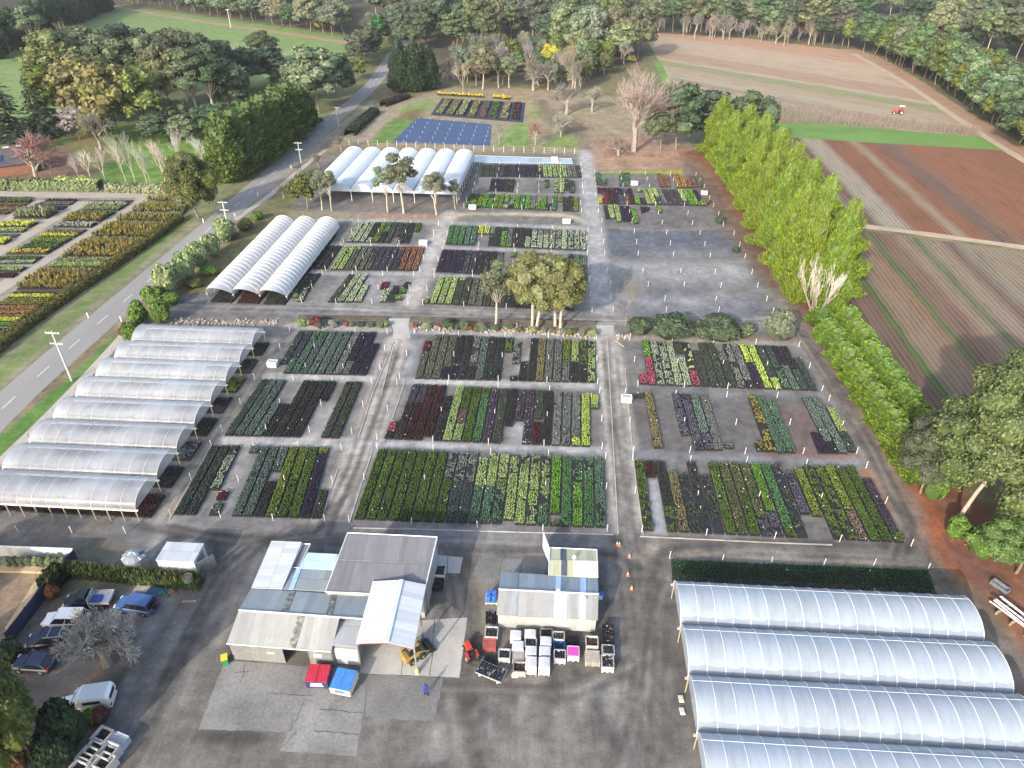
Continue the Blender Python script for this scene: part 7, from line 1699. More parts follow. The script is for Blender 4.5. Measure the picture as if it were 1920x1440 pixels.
for a in ([(397, 838), (640, 842), (608, 976), (322, 968), 4, (0, .5, 1.01), "front left bed block"], [(706, 843), (1136, 862), (1140, 994), (655, 977), 5, (-.02, .45, 1.02), "front middle bed block"], [(1184, 866), (1625, 880), (1703, 1021), (1203, 998), 5, (-.03, .48, 1.01), "front right bed block"],
          [(478, 712), (697, 718), (655, 825), (415, 820), 4, (0, .45, .9), "second left bed block"], [(744, 722), (1127, 740), (1128, 842), (708, 825), 5, (-.02, .5, 1.0), "second middle bed block"], [(1174, 741), (1553, 752), (1609, 853), (1188, 848), 5, (-.02, .5, 1.0), "second right bed block"],
          [(544, 622), (728, 626), (712, 706), (500, 702), 4, (0, .42, .85), "third left bed block"], [(776, 628), (1118, 640), (1120, 720), (750, 710), 5, (-.03, .5, 1.0), "third middle bed block"], [(1183, 640), (1500, 652), (1541, 734), (1196, 724), 5, (-.03, .5, 1.0), "third right bed block"],
          [(672, 418), (822, 422), (800, 460), (645, 456), 4, (0, .5, 1), "far tier by the white tunnels"], [(640, 463), (800, 466), (785, 510), (612, 507), 4, (0, .5, 1), "middle tier by the white tunnels"], [(605, 516), (775, 518), (765, 570), (565, 568), 4, (0, .5, 1), "near tier by the white tunnels"],
          [(847, 424), (1100, 434), (1101, 471), (832, 459), 5, (0, .5, 1), "far tier behind the big gums"], [(830, 469), (1101, 480), (1104, 527), (815, 512), 5, (0, .5, 1), "middle tier behind the big gums"], [(812, 520), (1105, 528), (1108, 585), (792, 572), 5, (0, .5, 1), "near tier behind the big gums"],
          [(899, 309), (1088, 312), (1092, 336), (893, 333), 6, (0, .5, 1), "back tier right of the far tunnels"], [(893, 338), (1090, 341), (1092, 363), (887, 361), 6, (.5, 1), "middle tier right of the far tunnels"], [(880, 365), (1088, 370), (1089, 398), (870, 390), 5, (.5, 1), "front tier right of the far tunnels"],
          [(1114, 326), (1305, 330), (1320, 353), (1117, 350), 5, (0, .5, 1), "back tier by the lime conifers"], [(1117, 355), (1320, 360), (1338, 388), (1120, 384), 5, (.5, 1), "middle tier by the lime conifers"], [(1120, 388), (1340, 392), (1357, 424), (1127, 416), 5, (.4, 1), "front tier by the lime conifers"],
          [(1128, 436), (1375, 442), (1395, 484), (1132, 478), 5, (0, .5, 1), "empty gravel tier nearest the lime conifers"], [(1134, 487), (1398, 489), (1422, 540), (1142, 536), 5, (.5, 1), "middle empty gravel tier"], [(1143, 545), (1428, 548), (1450, 586), (1148, 584), 4, (.45, 1), "near empty gravel tier"],
          [(1255, 1047), (1737, 1068), (1737, 1069), (1255, 1048), 6, (0,), "gravel edge above the long dark beds"], [(36, 998), (235, 1002), (235, 1003), (36, 999), 3, (0,), "driveway below the clear greenhouse"]): stakes(*a)
# short white pegs on the blue mat
mb = MB(); mb.box((0, 0, .45), (.08, .08, .8)); o = mb.build("peg", plain("pale_peg", (.5, .48, .46), .8)); PG = o.data; bpy.data.objects.remove(o)
for s in range(7):
    a, b = lerp(A2(786, 221), A2(920, 233), s / 6), lerp(A2(757, 268), A2(907, 274), s / 6)
    for t in np.linspace(.05, 1, 6):
        p = lerp(a, b, t); o = bpy.data.objects.new("peg", PG); COL.objects.link(o); o.location = (*p, 0); setp(o, "short pale peg standing in a row on the blue weed mat", "peg", "pegs on the blue weed mat")
polem = plain("pale_green_grey_pole", (.47, .50, .45), .8, var=.15); insm = plain("insulator", (.6, .6, .58), .4)
def pole(u, v, vt, label, double=True):
    x, y, _ = at(u, v); h = height_for(u, v, vt); root = empty("power_pole", (x, y, 0), R(-6), label, "power pole"); k = max(1, depth(x, y) / 260)
    mb = MB(); mb.tube([(0, 0, 0), (0, 0, h)], [.17 * k, .12 * k], 8); mb.build("post", polem, root)
    for z, w in ((h - .35, 2.4), (h - 2.3, 2.2)) if double else ((h - .35, 2.2),):
        mb = MB(); mb.box((0, 0, z), (w, .13 * k, .14 * k)); arm = mb.build("crossarm", polem, root)
        for s in (-1, -.45, .45, 1): mb = MB(); mb.lathe([(.05 * k, z + .06), (.06 * k, z + .25), (0, z + .28)], 6, (s * (w / 2 - .1), 0, 0)); mb.build("insulator", insm, arm)
pole(135, 714, 621, "tall power pole with two crossarms nearest the clear greenhouse"); pole(425, 413, 377, "power pole beside the road junction by the bushy tree"); pole(565, 308, 266, "power pole beside the road opposite the clipped conifer wall")
pole(635, 238, 200, "power pole on the right verge before the dark hedge"); pole(433, 52, 17, "power pole standing at the far edge of the green paddock", False); pole(800, 52, 34, "small far power pole where the road meets the forest", False)
mb = MB(); mb.box((0, 0, .5), (.12, .05, 1.0)); o = mb.build("road_marker", whitep); MK = o.data; bpy.data.objects.remove(o)
for u, v in ((166, 596), (228, 603), (268, 560), (382, 418), (441, 407), (484, 368), (546, 316)):
    o = bpy.data.objects.new("road_marker", MK); COL.objects.link(o); o.location = at(u, v); o.scale = (1.4, 1.4, 1.1); setp(o, "short white guide post at the edge of the sealed road", "guide post", "white guide posts along the road")

# ---------------------------------------------------------------- hedges
def hedge(px, w, h, col, label, leaf=.16, dens=38, up=.3, name="hedge", lump=.12, parent=None, seed=0, upright=False):
    """Clipped hedge: a lumpy solid run of foliage along a line of pixels."""
    r = np.random.default_rng(200 + seed); V0, F0, q = ribbon(px, 1, 0); c = q.mean(0); q = q - c
    s = np.r_[0, np.cumsum(np.hypot(*np.diff(q, axis=0).T))]; L_ = s[-1]; t = np.gradient(q, axis=0); t /= np.linalg.norm(t, axis=1)[:, None]; nrm = np.c_[-t[:, 1], t[:, 0]]
    pr_ = np.array([(-.5, 0), (-.54, .35), (-.5, .8), (-.34, .97), (0, 1.0), (.34, .97), (.5, .8), (.54, .35), (.5, 0)])
    st = np.linspace(0, L_, max(4, int(L_ / .7)))
    def surf(ss, a, k=1.0):
        x = np.c_[np.interp(ss, s, q[:, 0]), np.interp(ss, s, q[:, 1])]; n = np.c_[np.interp(ss, s, nrm[:, 0]), np.interp(ss, s, nrm[:, 1])]
        pa = np.interp(a, np.linspace(0, 1, 9), pr_[:, 0]); pz = np.interp(a, np.linspace(0, 1, 9), pr_[:, 1])
        lum = 1 + lump * 2 * (fbm(ss + seed * 31, a * 4, .5, seed, 3) - .5)
        return np.c_[x + n * (pa * w * k * lum)[:, None], pz * h * lum * (k if k < 1 else 1)]
    mb = MB(); S, A_ = np.meshgrid(st, np.linspace(0, 1, 9), indexing='ij'); V = surf(S.ravel(), A_.ravel(), .88)
    i = (np.arange(len(st) - 1)[:, None] * 9 + np.arange(8)[None]).ravel(); mb.add(V, np.c_[i, i + 1, i + 10, i + 9])
    n = int(L_ * (w + 2 * h) * dens * (.16 / leaf) ** 1.5)
    ss, aa = r.random(n) * L_, r.random(n); P = surf(ss, aa) + rvec(r, n) * leaf * .5
    ctr = surf(ss, np.full(n, .5), 1); ctr[:, 2] = h * .45
    out = unit(P - ctr)
    if upright:
        d = unit(out * .45 + np.array([.25, .15, 1.0]) + .25 * rvec(r, n)); u = d * leaf * 2.0; sd = unit(np.cross(d, unit(out + .5 * rvec(r, n)))) * leaf * .5; mb.cards(P, u * (.7 + .6 * r.random((n, 1))), sd)
    else:
        nn = unit(out + .7 * rvec(r, n) + np.array([0, 0, up])); u = unit(np.cross(nn, rvec(r, n))); v = np.cross(nn, u); sz = leaf * (.6 + .8 * r.random((n, 1))); mb.cards(P, u * sz, v * sz * .65)
    o = mb.build(name, LEAF); o.location = (*c, 0); o.color = (*COLS[col], 1) if isinstance(col, str) else (*col, 1)
    return setp(o, label, "hedge")
hedge([(-60, 698), (0, 655), (48, 613), (113, 569), (182, 521), (274, 460), (338, 412)], 2.4, 1.7, (.125, .115, .028), "long clipped roadside hedge with golden top running beside the shrub nursery", .22, 30, seed=1)
hedge([(128, 1076), (260, 1090), (380, 1100)], 1.2, 1.5, (.095, .12, .04), "dark feathery hedge in front of the water tank and container", .22, 60, seed=2, upright=True)
hedge([(122, 1078), (92, 1112)], 1.7, 2.1, (.055, .07, .03), "short dark hedge end turning the corner by the garden", .22, 60, seed=3, upright=True)
hedge([(38, 1216), (-20, 1262)], 2.2, 1.6, (.03, .045, .022), "low dark hedge at the left edge behind the small hatchback", .2, 40, seed=4)
hedge([(703, 212), (655, 255)], 3.6, 2.2, (.035, .055, .03), "dark green hedge running along the road beyond the pale blue greenhouse", .35, 18, seed=5)
hedge([(718, 200), (765, 183)], 3.0, 1.8, (.045, .03, .03), "dark reddish hedge near the far bend of the road", .35, 18, seed=6)
hedge([(0, 353), (90, 354), (190, 354)], 4.0, 2.4, (.17, .215, .09), "pale green shrub row along the far side of the shrub nursery", .3, 20, seed=7, lump=.3)
hedge([(112, 349), (190, 352)], 2.4, 2.6, (.34, .42, .13), "bright pale lime shrub run below the bare pink tree", .3, 20, seed=8, lump=.3)
hedge([(205, 356), (330, 362)], 4.0, 1.9, (.22, .24, .13), "mixed pale shrub run left of the bushy roadside tree", .3, 20, seed=9, lump=.35)
# bushes along the road and on the bank
def bush(u, v, w, vt, col, label, var=None): return tree('bush', u, v, vt, w, col, "bush", label, "bush", bark=BARK, tint=.05, var=var)
for k, (u, v, w, vt, col, lab) in enumerate([(424, 452, 46, 412, 'pale', "rounded pale green bush at the far end of the roadside row"), (398, 482, 44, 442, 'pale', "pale green bush second from the far end of the roadside row"), (376, 502, 48, 458, 'pale', "pale green bush third from the far end of the roadside row"), (354, 526, 46, 476, 'pale', "pale green bush fourth from the far end of the roadside row"),
    (334, 536, 44, 495, 'pale', "pale green bush fifth from the far end of the roadside row"), (316, 552, 50, 502, 'pale', "large pale green bush nearest the dark round ones"), (290, 570, 44, 540, 'bright', "round bright green bush beside the large pale bush"), (324, 570, 36, 550, 'bright', "low bright green bush behind the round pair"),
    (262, 610, 40, 568, 'bright', "round bright green bush nearest the road at the greenhouse corner"), (304, 604, 46, 567, 'bright', "round bright green bush at the driveway corner"), (250, 641, 36, 606, 'bright', "bright green bush against the far end of the clear greenhouse"), (232, 630, 16, 615, 'red', "tiny dark red bush beside the footpath end"),
    (460, 432, 34, 412, 'olive', "low olive bush beyond the pale roadside row"), (482, 412, 26, 397, 'bright', "low bright bush farthest along the driveway entrance"), (395, 515, 40, 500, 'bright', "spreading low yellow green bush beside the white tunnels"), (368, 538, 36, 524, 'olive', "low olive ground bush beside the pale bushes"), (440, 448, 22, 436, 'gum', "small grey green bush behind the farthest pale bush"),
    (1198, 625, 50, 600, 'dkgum', "low dark bush right of the second concrete ramp"), (1258, 630, 92, 597, 'dkgum', "broad dark green bush on the bank, left of the long pair"), (1343, 632, 96, 600, 'dkgum', "broad dark green bush on the bank, right of the long pair"), (1395, 630, 40, 608, 'gum', "small mid green bush left of the flowering bush"), (1458, 638, 66, 587, 'greygum', "large rounded flowering bush at the end of the bank"),
    (594, 611, 26, 596, 'red', "dark red foliage bush on the bank by the first ramp"), (566, 612, 24, 600, 'pale', "pale yellow bush on the bank end"), (626, 613, 20, 600, 'greyb', "grey leaved bush on the bank near the red bush"), (840, 615, 30, 601, 'dkgum', "dark green low bush right of the first ramp"), (870, 616, 26, 604, 'gum', "green low bush second right of the first ramp"), (905, 618, 26, 606, 'greygum', "grey green low bush beside the slim gum trunk"),
    (1348, 418, 22, 405, 'dkgum', "dark shrub heap at the lower right corner of the far tier"), (1378, 473, 16, 462, 'dkgum', "single dark shrub beside the dirt lane"), (1321, 384, 18, 372, 'gum', "grey green shrub at the end of the lime conifer tier"), (1500, 1, 30, -14, 'gum', "low bush at the far top edge"),
    (104, 1120, 28, 1100, 'rust', "rusty orange low bush behind the dark ute")]): bush(u, v, w, vt, col, lab)
for k in range(9): bush(20 + k * 13 if k < 9 else 0, 1062, 18, 1045, ['pale', 'greygum'][k % 2], f"pale rounded garden shrub, {ORD[k]} from left behind the sheet metal fence")
rb = np.random.default_rng(14)
for k, u in enumerate(np.linspace(575, 725, 11)): bush(u + rb.normal() * 3, 611 + rb.normal() * 2, 13 + 7 * rb.random(), 603 + rb.normal(), ['greygum', 'gum', 'pale', 'rust', 'dkgum', 'bright'][rb.integers(6)], f"small mixed shrub on the left bank, {ORD[k]} counting from the greenhouse end")
for k, u in enumerate(np.linspace(785, 1110, 18)): bush(u + rb.normal() * 5, lerp(614, 627, (u - 785) / 325) + rb.normal() * 2.5, 12 + 9 * rb.random(), lerp(605, 618, (u - 785) / 325) + rb.normal(), ['greygum', 'gum', 'pale', 'olive', 'dkgum', 'rust'][rb.integers(6)], f"small mixed shrub on the middle bank, {ORD[k]} counting from the first ramp")
# palms / cordylines in the car park corner are left as bushes; rocks on the bank
stone = plain("pale_bank_stone", (.33, .295, .25), .95, var=.3, scale=1.5); r = np.random.default_rng(77); mb = MB()
for line, n in (([(775, 612), (850, 616)], 90), ([(880, 614), (1000, 622), (1115, 630)], 300), ([(320, 606), (520, 606)], 140), ([(1155, 632), (1185, 634)], 30)):
    P = np.array([at(*p)[:2] for p in line])
    for _ in range(n):
        p = P[0] + (P[-1] - P[0]) * r.random() if len(P) == 2 else lerp(P[0], P[-1], r.random())
        ico_lumps(mb, np.array([p[0], p[1] + r.normal() * .7, .06 + .10 * r.random()]), .10 + .16 * r.random(), r)
setp(mb.build("bank_stones", stone), "pale stones lining the planted bank between the tiers", "stones", kind='stuff')
mb = MB()  # dark bar added in place of the shade lying in the ditch
for p, q in (((560, 597), (726, 600)), ((770, 600), (1116, 609))):
    a, b = A2(*p), A2(*q); c = (a + b) / 2; mb.box((c[0], c[1], .35), (np.hypot(*(b - a)), .25, .7), math.atan2(b[1] - a[1], b[0] - a[0]))
setp(mb.build("ditch_shade_strip", plain("ditch_shade_dark", (.07, .06, .05), .9, var=.4, scale=.8)), "low dark bar standing in for the ditch shade below the cross lane", "ditch shade")

# ---------------------------------------------------------------- trees of the site
T = tree
# lime conifer wall on the right
base = [(1548, 574), (1500, 560), (1558, 545), (1478, 515), (1518, 505), (1450, 468), (1492, 462), (1428, 428), (1466, 420), (1405, 392), (1440, 382), (1385, 358), (1414, 345), (1362, 326), (1388, 312), (1342, 296)]
tops = [398, 372, 368, 335, 322, 305, 292, 275, 262, 248, 232, 226, 208, 205, 192, 175]
for k, ((u, v), vt) in enumerate(zip(base, tops)):
    T('lime', u, v, vt, 84 - 2.0 * k, 'lime', "lime_conifer", f"bright lime green conifer in the tall wall, {ORD[k]} from the near end", "conifer", "lime conifers in the tall wall", tint=.05)
for k in range(15):
    t = k / 14; u, v = lerp(1562, 1745, t), lerp(612, 900, t) + 6 * (k % 2)
    for s, off in ((0, -26), (1, 24)):
        T('column', u + off * (1 + .2 * t), v - (0 if s else 4), v - lerp(38, 62, t), lerp(50, 66, t), 'limehedge', "hedge_conifer", f"olive lime hedge conifer, {ORD[k]} from far end on the {'right' if s else 'left'} side of the low belt", "conifer", "hedge conifers in the low belt", tint=.08)
T('stag', 1524, 600, 492, 92, 'white', "bare_tree", "pale dead stems fanning out at the foot of the lime conifers", "dead tree")
# lower right pine group
T('pine', 1790, 985, 650, 270, 'pine', "pine_tree", "tall spreading pine with pale leaning trunk at the right edge", "pine", var=0, bark=PALE).rotation_euler = (0, R(7), 0)
T('pine', 1895, 940, 650, 230, 'pine', "pine_tree", "pine behind the leaning one, cut by the right edge of the photo", "pine", var=1)
T('pine', 1725, 925, 775, 130, 'dkgum', "pine_tree", "dark lower pine filling the gap left of the leaning pine", "pine", var=1)
T('pine', 1905, 1075, 960, 180, 'pine', "pine_tree", "low spreading pine over the trough at the right edge", "pine", var=0)
T('pine', 1965, 1000, 740, 220, 'pine', "pine_tree", "pine mostly beyond the right edge of the photo", "pine", var=1)
for k, (u, v, w, vt) in enumerate([(1720, 905, 46, 850), (1745, 935, 44, 890), (1835, 1040, 70, 1000), (1790, 1005, 50, 975)]): bush(u, v, w, vt, 'bright', f"bright green undergrowth bush, {ORD[k]} along the red soil edge below the pines")
# middle gums on the bank
T('wide_gum', 1002, 614, 474, 118, 'goldgum', "gum_tree", "big dense gum with rounded golden green crown on the planted bank", "gum tree", var=0, bark=PALE)
T('wide_gum', 1046, 614, 484, 112, 'goldgum', "gum_tree", "big twin trunked gum right of the densest one on the bank", "gum tree", var=1, bark=PALE)
T('slim_gum', 929, 613, 487, 68, 'gum', "gum_tree", "slim gum with pale trunk left of the two big ones on the bank", "gum tree")
T('lolly', 1172, 612, 513, 62, 'bare', "bare_tree", "single small bare tree beside the second concrete ramp", "bare tree")
# slim gums before the pale blue greenhouse
for u, v, vt, w, c, lab in ((727, 398, 305, 46, 'greygum', "slim gum with pale trunk, leftmost of three in front of the pale blue greenhouse"), (757, 400, 284, 62, 'greygum', "tallest slim gum in front of the pale blue greenhouse"), (819, 403, 320, 52, 'greygum', "slim gum right of the tallest in front of the pale blue greenhouse"), (854, 392, 334, 26, 'greygum', "thinnest young gum near the corner of the pale blue greenhouse"),
                            (622, 396, 312, 36, 'greygum', "pale slim gum at the left corner of the pale blue greenhouse"), (604, 394, 316, 40, 'greygum', "pale slim gum second from left corner of the greenhouse")): T('slim_gum', u, v, vt, w, c, "gum_tree", lab, "gum tree")
T('wattle', 577, 392, 325, 62, 'olive', "wattle_tree", "bushy golden olive tree left of the slim pale gums", "tree")
T('leafy', 372, 408, 288, 100, 'olive', "bushy_tree", "bushy yellow green tree at the corner of the shrub nursery and the road", "tree", bark=BARK)
# clipped conifer wall by the road
for k, (u, v, vt, w) in enumerate([(432, 338, 205, 74), (458, 322, 200, 80), (484, 306, 185, 86), (508, 288, 172, 86), (530, 270, 158, 84), (552, 254, 150, 76), (570, 240, 155, 60)]):
    T('cypress', u, v, vt, w, 'cyp', "cypress", f"tall clipped cypress in the wall beside the road, {ORD[k]} from the near end", "conifer", "clipped cypresses beside the road", tint=.05)
# three dark conifers mid distance
for u, v, vt, w, lab in ((752, 172, 68, 44, "dark green column conifer, left of three beside the road bend"), (780, 171, 72, 46, "dark green column conifer, middle of three beside the road bend"), (805, 167, 80, 44, "dark green column conifer, right of three beside the road bend")): T('cypress', u, v, vt, w, 'dkcon', "column_conifer", lab, "conifer")
# bare trees around the mats
for kind, u, v, vt, w, c, lab in (('big_bare', 1188, 285, 110, 150, 'bare', "giant bare tree with spreading pale branches left of the dark gums"), ('bare', 1072, 172, 82, 62, 'bare', "tall pale bare tree behind the yellow wattle"), ('round_bare', 1062, 215, 155, 75, 'greyb', "rounded grey bare tree above the grass circle"), ('round_bare', 1052, 256, 205, 38, 'greyb', "small bare tree alone on the mown grass"),
                                  ('round_bare', 1004, 272, 222, 34, 'pinkb', "small twiggy tree right of the blue weed mat"), ('birch', 935, 273, 222, 30, 'greyb', "pale twiggy tree at the right corner of the blue weed mat"), ('round_bare', 1000, 170, 100, 60, 'bare', "grey bare tree behind the dark weed mat"), ('bare', 935, 165, 80, 50, 'bare', "bare tree among grey gums behind the dark weed mat"),
                                  ('bare', 1170, 110, 28, 55, 'greyb', "bare grey tree at the corner of the far field"), ('round_bare', 1110, 210, 160, 50, 'bare', "bare tree tucked left of the giant bare tree"), ('round_bare', 1160, 292, 255, 60, 'bare', "low twiggy growth at the foot of the giant bare tree"), ('birch', 868, 172, 112, 44, 'white', "small white blossoming tree behind the dark weed mat"),
                                  ('round_bare', 75, 345, 240, 95, 'pinkb', "large pink tipped bare tree beside the house"), ('round_bare', 190, 280, 205, 70, 'bare', "brown twiggy tree left of the birch row"), ('lichen', 203, 1247, 1150, 128, 'lich', "bare lichen grey tree in the car park"), ('bare', 12, 260, 195, 60, 'greyb', "grey bare tree at the left edge"),
                                  ('round_bare', 672, 118, 100, 40, 'bare', "brown twiggy bush beside the road"), ('bare', 640, 25, -5, 40, 'pinkb', "bare reddish tree at the top near the red field")): T(kind, u, v, vt, w, c, "bare_tree", lab, "bare tree")
for k, (u, v, vt, w) in enumerate([(150, 340, 285, 34), (172, 338, 275, 30), (200, 345, 268, 36), (238, 348, 245, 40), (254, 344, 242, 38), (276, 347, 262, 34), (310, 345, 250, 40), (340, 320, 234, 40), (385, 325, 246, 46), (282, 346, 262, 28)]):
    T('birch', u, v, vt, w, 'white', "birch_tree", f"white barked leafless birch, {ORD[k]} along the row behind the shrub nursery", "birch", "white birches behind the shrub nursery", bark=PALE)
for k, (u, v, vt, w) in enumerate([(690, 62, 20, 30), (560, 330, 300, 26), (598, 318, 285, 28), (640, 285, 252, 26), (532, 372, 345, 24)]): T('round_bare', u, v, vt, w, 'bare', "roadside_shrub", f"bare twiggy shrub on the right verge of the road, {ORD[k]} listed", "shrub", "bare shrubs on the road verge")
# spruces at the left
for u, v, vt, w, lab in ((30, 262, 130, 95, "dark spruce at the left edge, farther of two"), (85, 258, 140, 80, "dark spruce right of the other near the house"), (-20, 300, 165, 100, "dark spruce cut by the left edge")): T('spruce', u, v, vt, w, 'bluecon', "spruce_tree", lab, "spruce")
# left gum group
LG_ = [('gum', 130, 205, 62, 105, 'goldgum'), ('gum', 205, 185, 48, 115, 'gum'), ('gum', 262, 190, 42, 100, 'dkgum'), ('belt', 175, 238, 100, 100, 'goldgum'), ('belt', 120, 238, 120, 84, 'olive'), ('gum', 305, 215, 70, 84, 'gum'), ('belt', 226, 262, 118, 90, 'goldgum'), ('belt', 275, 256, 128, 84, 'goldgum'), ('gum', 352, 190, 60, 96, 'gum'), ('gum', 398, 200, 56, 84, 'dkgum'), ('gum', 330, 230, 88, 76, 'gum'), ('slim_gum', 372, 236, 92, 74, 'gum'),
     ('slim_gum', 412, 232, 100, 66, 'dkgum'), ('slim_gum', 76, 108, 15, 56, 'greygum'), ('gum', 496, 120, 62, 58, 'dkgum'), ('belt', 508, 160, 88, 70, 'dkgum'), ('belt', 468, 172, 92, 64, 'dkgum'), ('belt', 440, 222, 112, 70, 'gum'), ('belt', 598, 212, 90, 88, 'greygum'), ('belt', 640, 188, 104, 58, 'gum'), ('belt', 572, 190, 114, 70, 'gum'), ('gum', 240, 222, 70, 90, 'gum'), ('gum', 425, 185, 76, 66, 'gum'), ('belt', 545, 170, 118, 60, 'dkgum')]
for k, (kind, u, v, vt, w, c) in enumerate(LG_):
    T(kind, u, v, vt - 8, w * 1.15, c, "gum_tree", f"tall gum tree in the cluster beside the paddock, {ORD[k]} counting roughly from the left front", "gum tree", "gum cluster beside the paddock", tint=.16)
for k, (u, v, vt, w, c) in enumerate([(300, 268, 210, 76, 'dkgum'), (400, 262, 196, 80, 'dkgum'), (350, 270, 212, 64, 'gum'), (190, 270, 205, 64, 'olive'), (455, 240, 185, 64, 'dkgum'), (330, 252, 180, 60, 'dkgum'), (425, 245, 190, 60, 'gum'), (100, 255, 200, 56, 'gum'), (150, 262, 200, 60, 'bare')]):
    T('belt', u, v, vt, w, c, "understory_tree", f"low dark tree under the paddock gum cluster, {ORD[k]} of the understory", "tree", "understory of the paddock gums")
# dark gums by the lime wall
for u, v, vt, w, c, lab in ((1268, 280, 152, 95, 'dkgum', "dark dense gum left of the lime conifer wall"), (1238, 282, 178, 70, 'dkgum', "dark gum between the giant bare tree and the lime wall"), (1400, 285, 165, 95, 'dkgum', "dark olive gum behind the lime conifer wall"), (1330, 270, 165, 70, 'dkgum', "dark gum hidden behind the far end of the lime wall")): T('belt', u, v, vt, w, c, "gum_tree", lab, "gum tree", bark=BARK)
# wattles and mixed trees behind the mats
for kind, u, v, vt, w, c, lab in (('wattle', 1032, 128, 82, 44, 'yellow', "bright yellow flowering wattle"), ('wattle', 925, 85, 48, 40, 'yellow', "yellow green wattle among the far gums, left of the bright one"), ('wattle', 1085, 125, 62, 56, 'goldgum', "golden green bushy tree right of the bright wattle"), ('wattle', 1130, 128, 74, 44, 'olive', "olive bushy tree second right of the bright wattle"),
                                  ('wattle', 1110, 98, 56, 44, 'goldgum', "golden bushy tree behind the olive one"), ('wattle', 990, 100, 80, 30, 'yellow', "small yellow wattle left of the bright one"), ('wattle', 1182, 118, 104, 22, 'yellow', "tiny yellow wattle by the field corner"), ('gum', 905, 168, 85, 60, 'greygum', "grey green gum behind the daffodils"), ('gum', 955, 165, 95, 50, 'greygum', "slender grey gum behind the short daffodil band"),
                                  ('gum', 1010, 160, 105, 60, 'dkgum', "dark gum below the bright wattle"), ('wattle', 675, 112, 65, 56, 'dkcon', "rounded dark conifer beside the road"), ('wattle', 668, 150, 108, 46, 'olive', "brown olive bushy tree at the road edge"), ('wattle', 1590, 90, 36, 40, 'olive', "light olive tree at the far field corner"), ('wattle', 1442, 76, 45, 26, 'pale', "pale bush at the edge of the far field"), ('wattle', 605, 60, 34, 26, 'yellow', "yellow bush at the far end of the paddock track")):
    T(kind, u, v, vt, w, c, "bushy_tree" if kind == 'wattle' else "gum_tree", lab, "tree", bark=BARK if kind == 'wattle' else None)
# lower left corner
T('leafy', 52, 1448, 1240, 165, 'olive', "leafy_tree", "loose leafy tree at the lower left corner", "tree", bark=BARK, var=0)
T('leafy', -25, 1470, 1280, 160, 'gum', "leafy_tree", "leafy tree cut by the lower left edge", "tree", bark=BARK, var=1)
bush(140, 1400, 85, 1330, 'darkbush', "dark glossy bush below the white canopy car"); bush(120, 1440, 80, 1380, 'darkbush', "dark glossy bush left of the white bins"); bush(190, 1352, 40, 1335, 'red', "low dark red shrub right of the dark glossy bush"); bush(172, 1356, 36, 1338, 'bright', "low green shrub between the dark bush and the white bins"); bush(45, 1440, 40, 1412, 'rust', "rusty leaved shrub at the bottom left corner")

# ---------------------------------------------------------------- forest
FOREST = [0]
def forest(poly, n, cols, hmin, hmax, rmin, rmax, label, group, kinds=('far_gum', 'belt'), seed=0, name="forest_tree", cat="forest tree", sep=.8):
    """Scatter separate trees inside a ground polygon (pixels), keeping them apart."""
    r = np.random.default_rng(500 + seed); pts = np.array([at(*p)[:2] for p in poly]); lo, hi = pts.min(0), pts.max(0); out = []; tries = 0
    while len(out) < n and tries < 60000:
        tries += 1; p = lo + (hi - lo) * r.random(2)
        if sdist(np.array([p[0]]), np.array([p[1]]), [tuple(q) for q in pts])[0] > 0: continue
        rd = rmin + (rmax - rmin) * r.random()
        if any((p[0] - a) ** 2 + (p[1] - b) ** 2 < (sep * (rd + c) / 2 * 1.15) ** 2 for a, b, c in out): continue
        out.append((p[0], p[1], rd))
        o = tree(kinds[r.integers(len(kinds))], 0, 0, col=cols[r.integers(len(cols))], name=name, label=label, cat=cat, group=group, parts=False, h=hmin + (hmax - hmin) * r.random(), rad=rd, xy=p, tint=.16, bark=None if name == 'bare_tree' else (BARK if r.random() < .75 else PALE))
    FOREST[0] += len(out)
GC = ('gum', 'dkgum', 'greygum', 'gum', 'dkgum')
def forest_line(px, n, rows, cols, hmin, hmax, rad, label, group, kinds=('far_gum',), back=(0, 1), seed=0, name="forest_tree", cat="forest tree", step=None):
    """Trees shoulder to shoulder along an edge, further rows standing behind it."""
    r = np.random.default_rng(700 + seed); q = np.array([at(*p)[:2] for p in px]); s = np.r_[0, np.cumsum(np.hypot(*np.diff(q, axis=0).T))]; back = unit(np.array(back, float))
    for k in range(rows):
        for i in range(n):
            x = (i + .5 * (k % 2) + .25 * r.normal()) / n * s[-1]; p = np.array([np.interp(x, s, q[:, 0]), np.interp(x, s, q[:, 1])]) + back * (k * (step or rad * 1.15) + r.normal() * rad * .2)
            tree(kinds[r.integers(len(kinds))], 0, 0, col=cols[r.integers(len(cols))], name=name, label=label, cat=cat, group=group, parts=False, h=hmin + (hmax - hmin) * r.random(), rad=rad * (.8 + .45 * r.random()), xy=p, tint=.2, bark=BARK)
            FOREST[0] += 1
forest_line([(1618, 96), (1650, 104), (1705, 130), (1790, 182), (1870, 238), (1985, 315)], 26, 3, ('gum', 'dkgum', 'gum', 'olive', 'belt', 'greygum'), 14, 20, 6.6, "dense green tree in the forest belt along the right field track", "trees of the right forest belt", ('belt',), (1, .55), 1, "belt_tree", "tree")
forest_line([(1215, 56), (1400, 66), (1595, 88)], 22, 2, GC, 17, 27, 7.5, "gum tree in the wood behind the far field", "gums behind the far field", back=(0, 1), seed=3, step=14)
forest([(1620, 80), (1700, 80), (1960, 130), (2050, 180), (2050, 20), (1560, 10), (1590, 60)], 64, GC, 20, 28, 7, 10, "grey green forest gum in the upper right background", "background gums at upper right", seed=2)
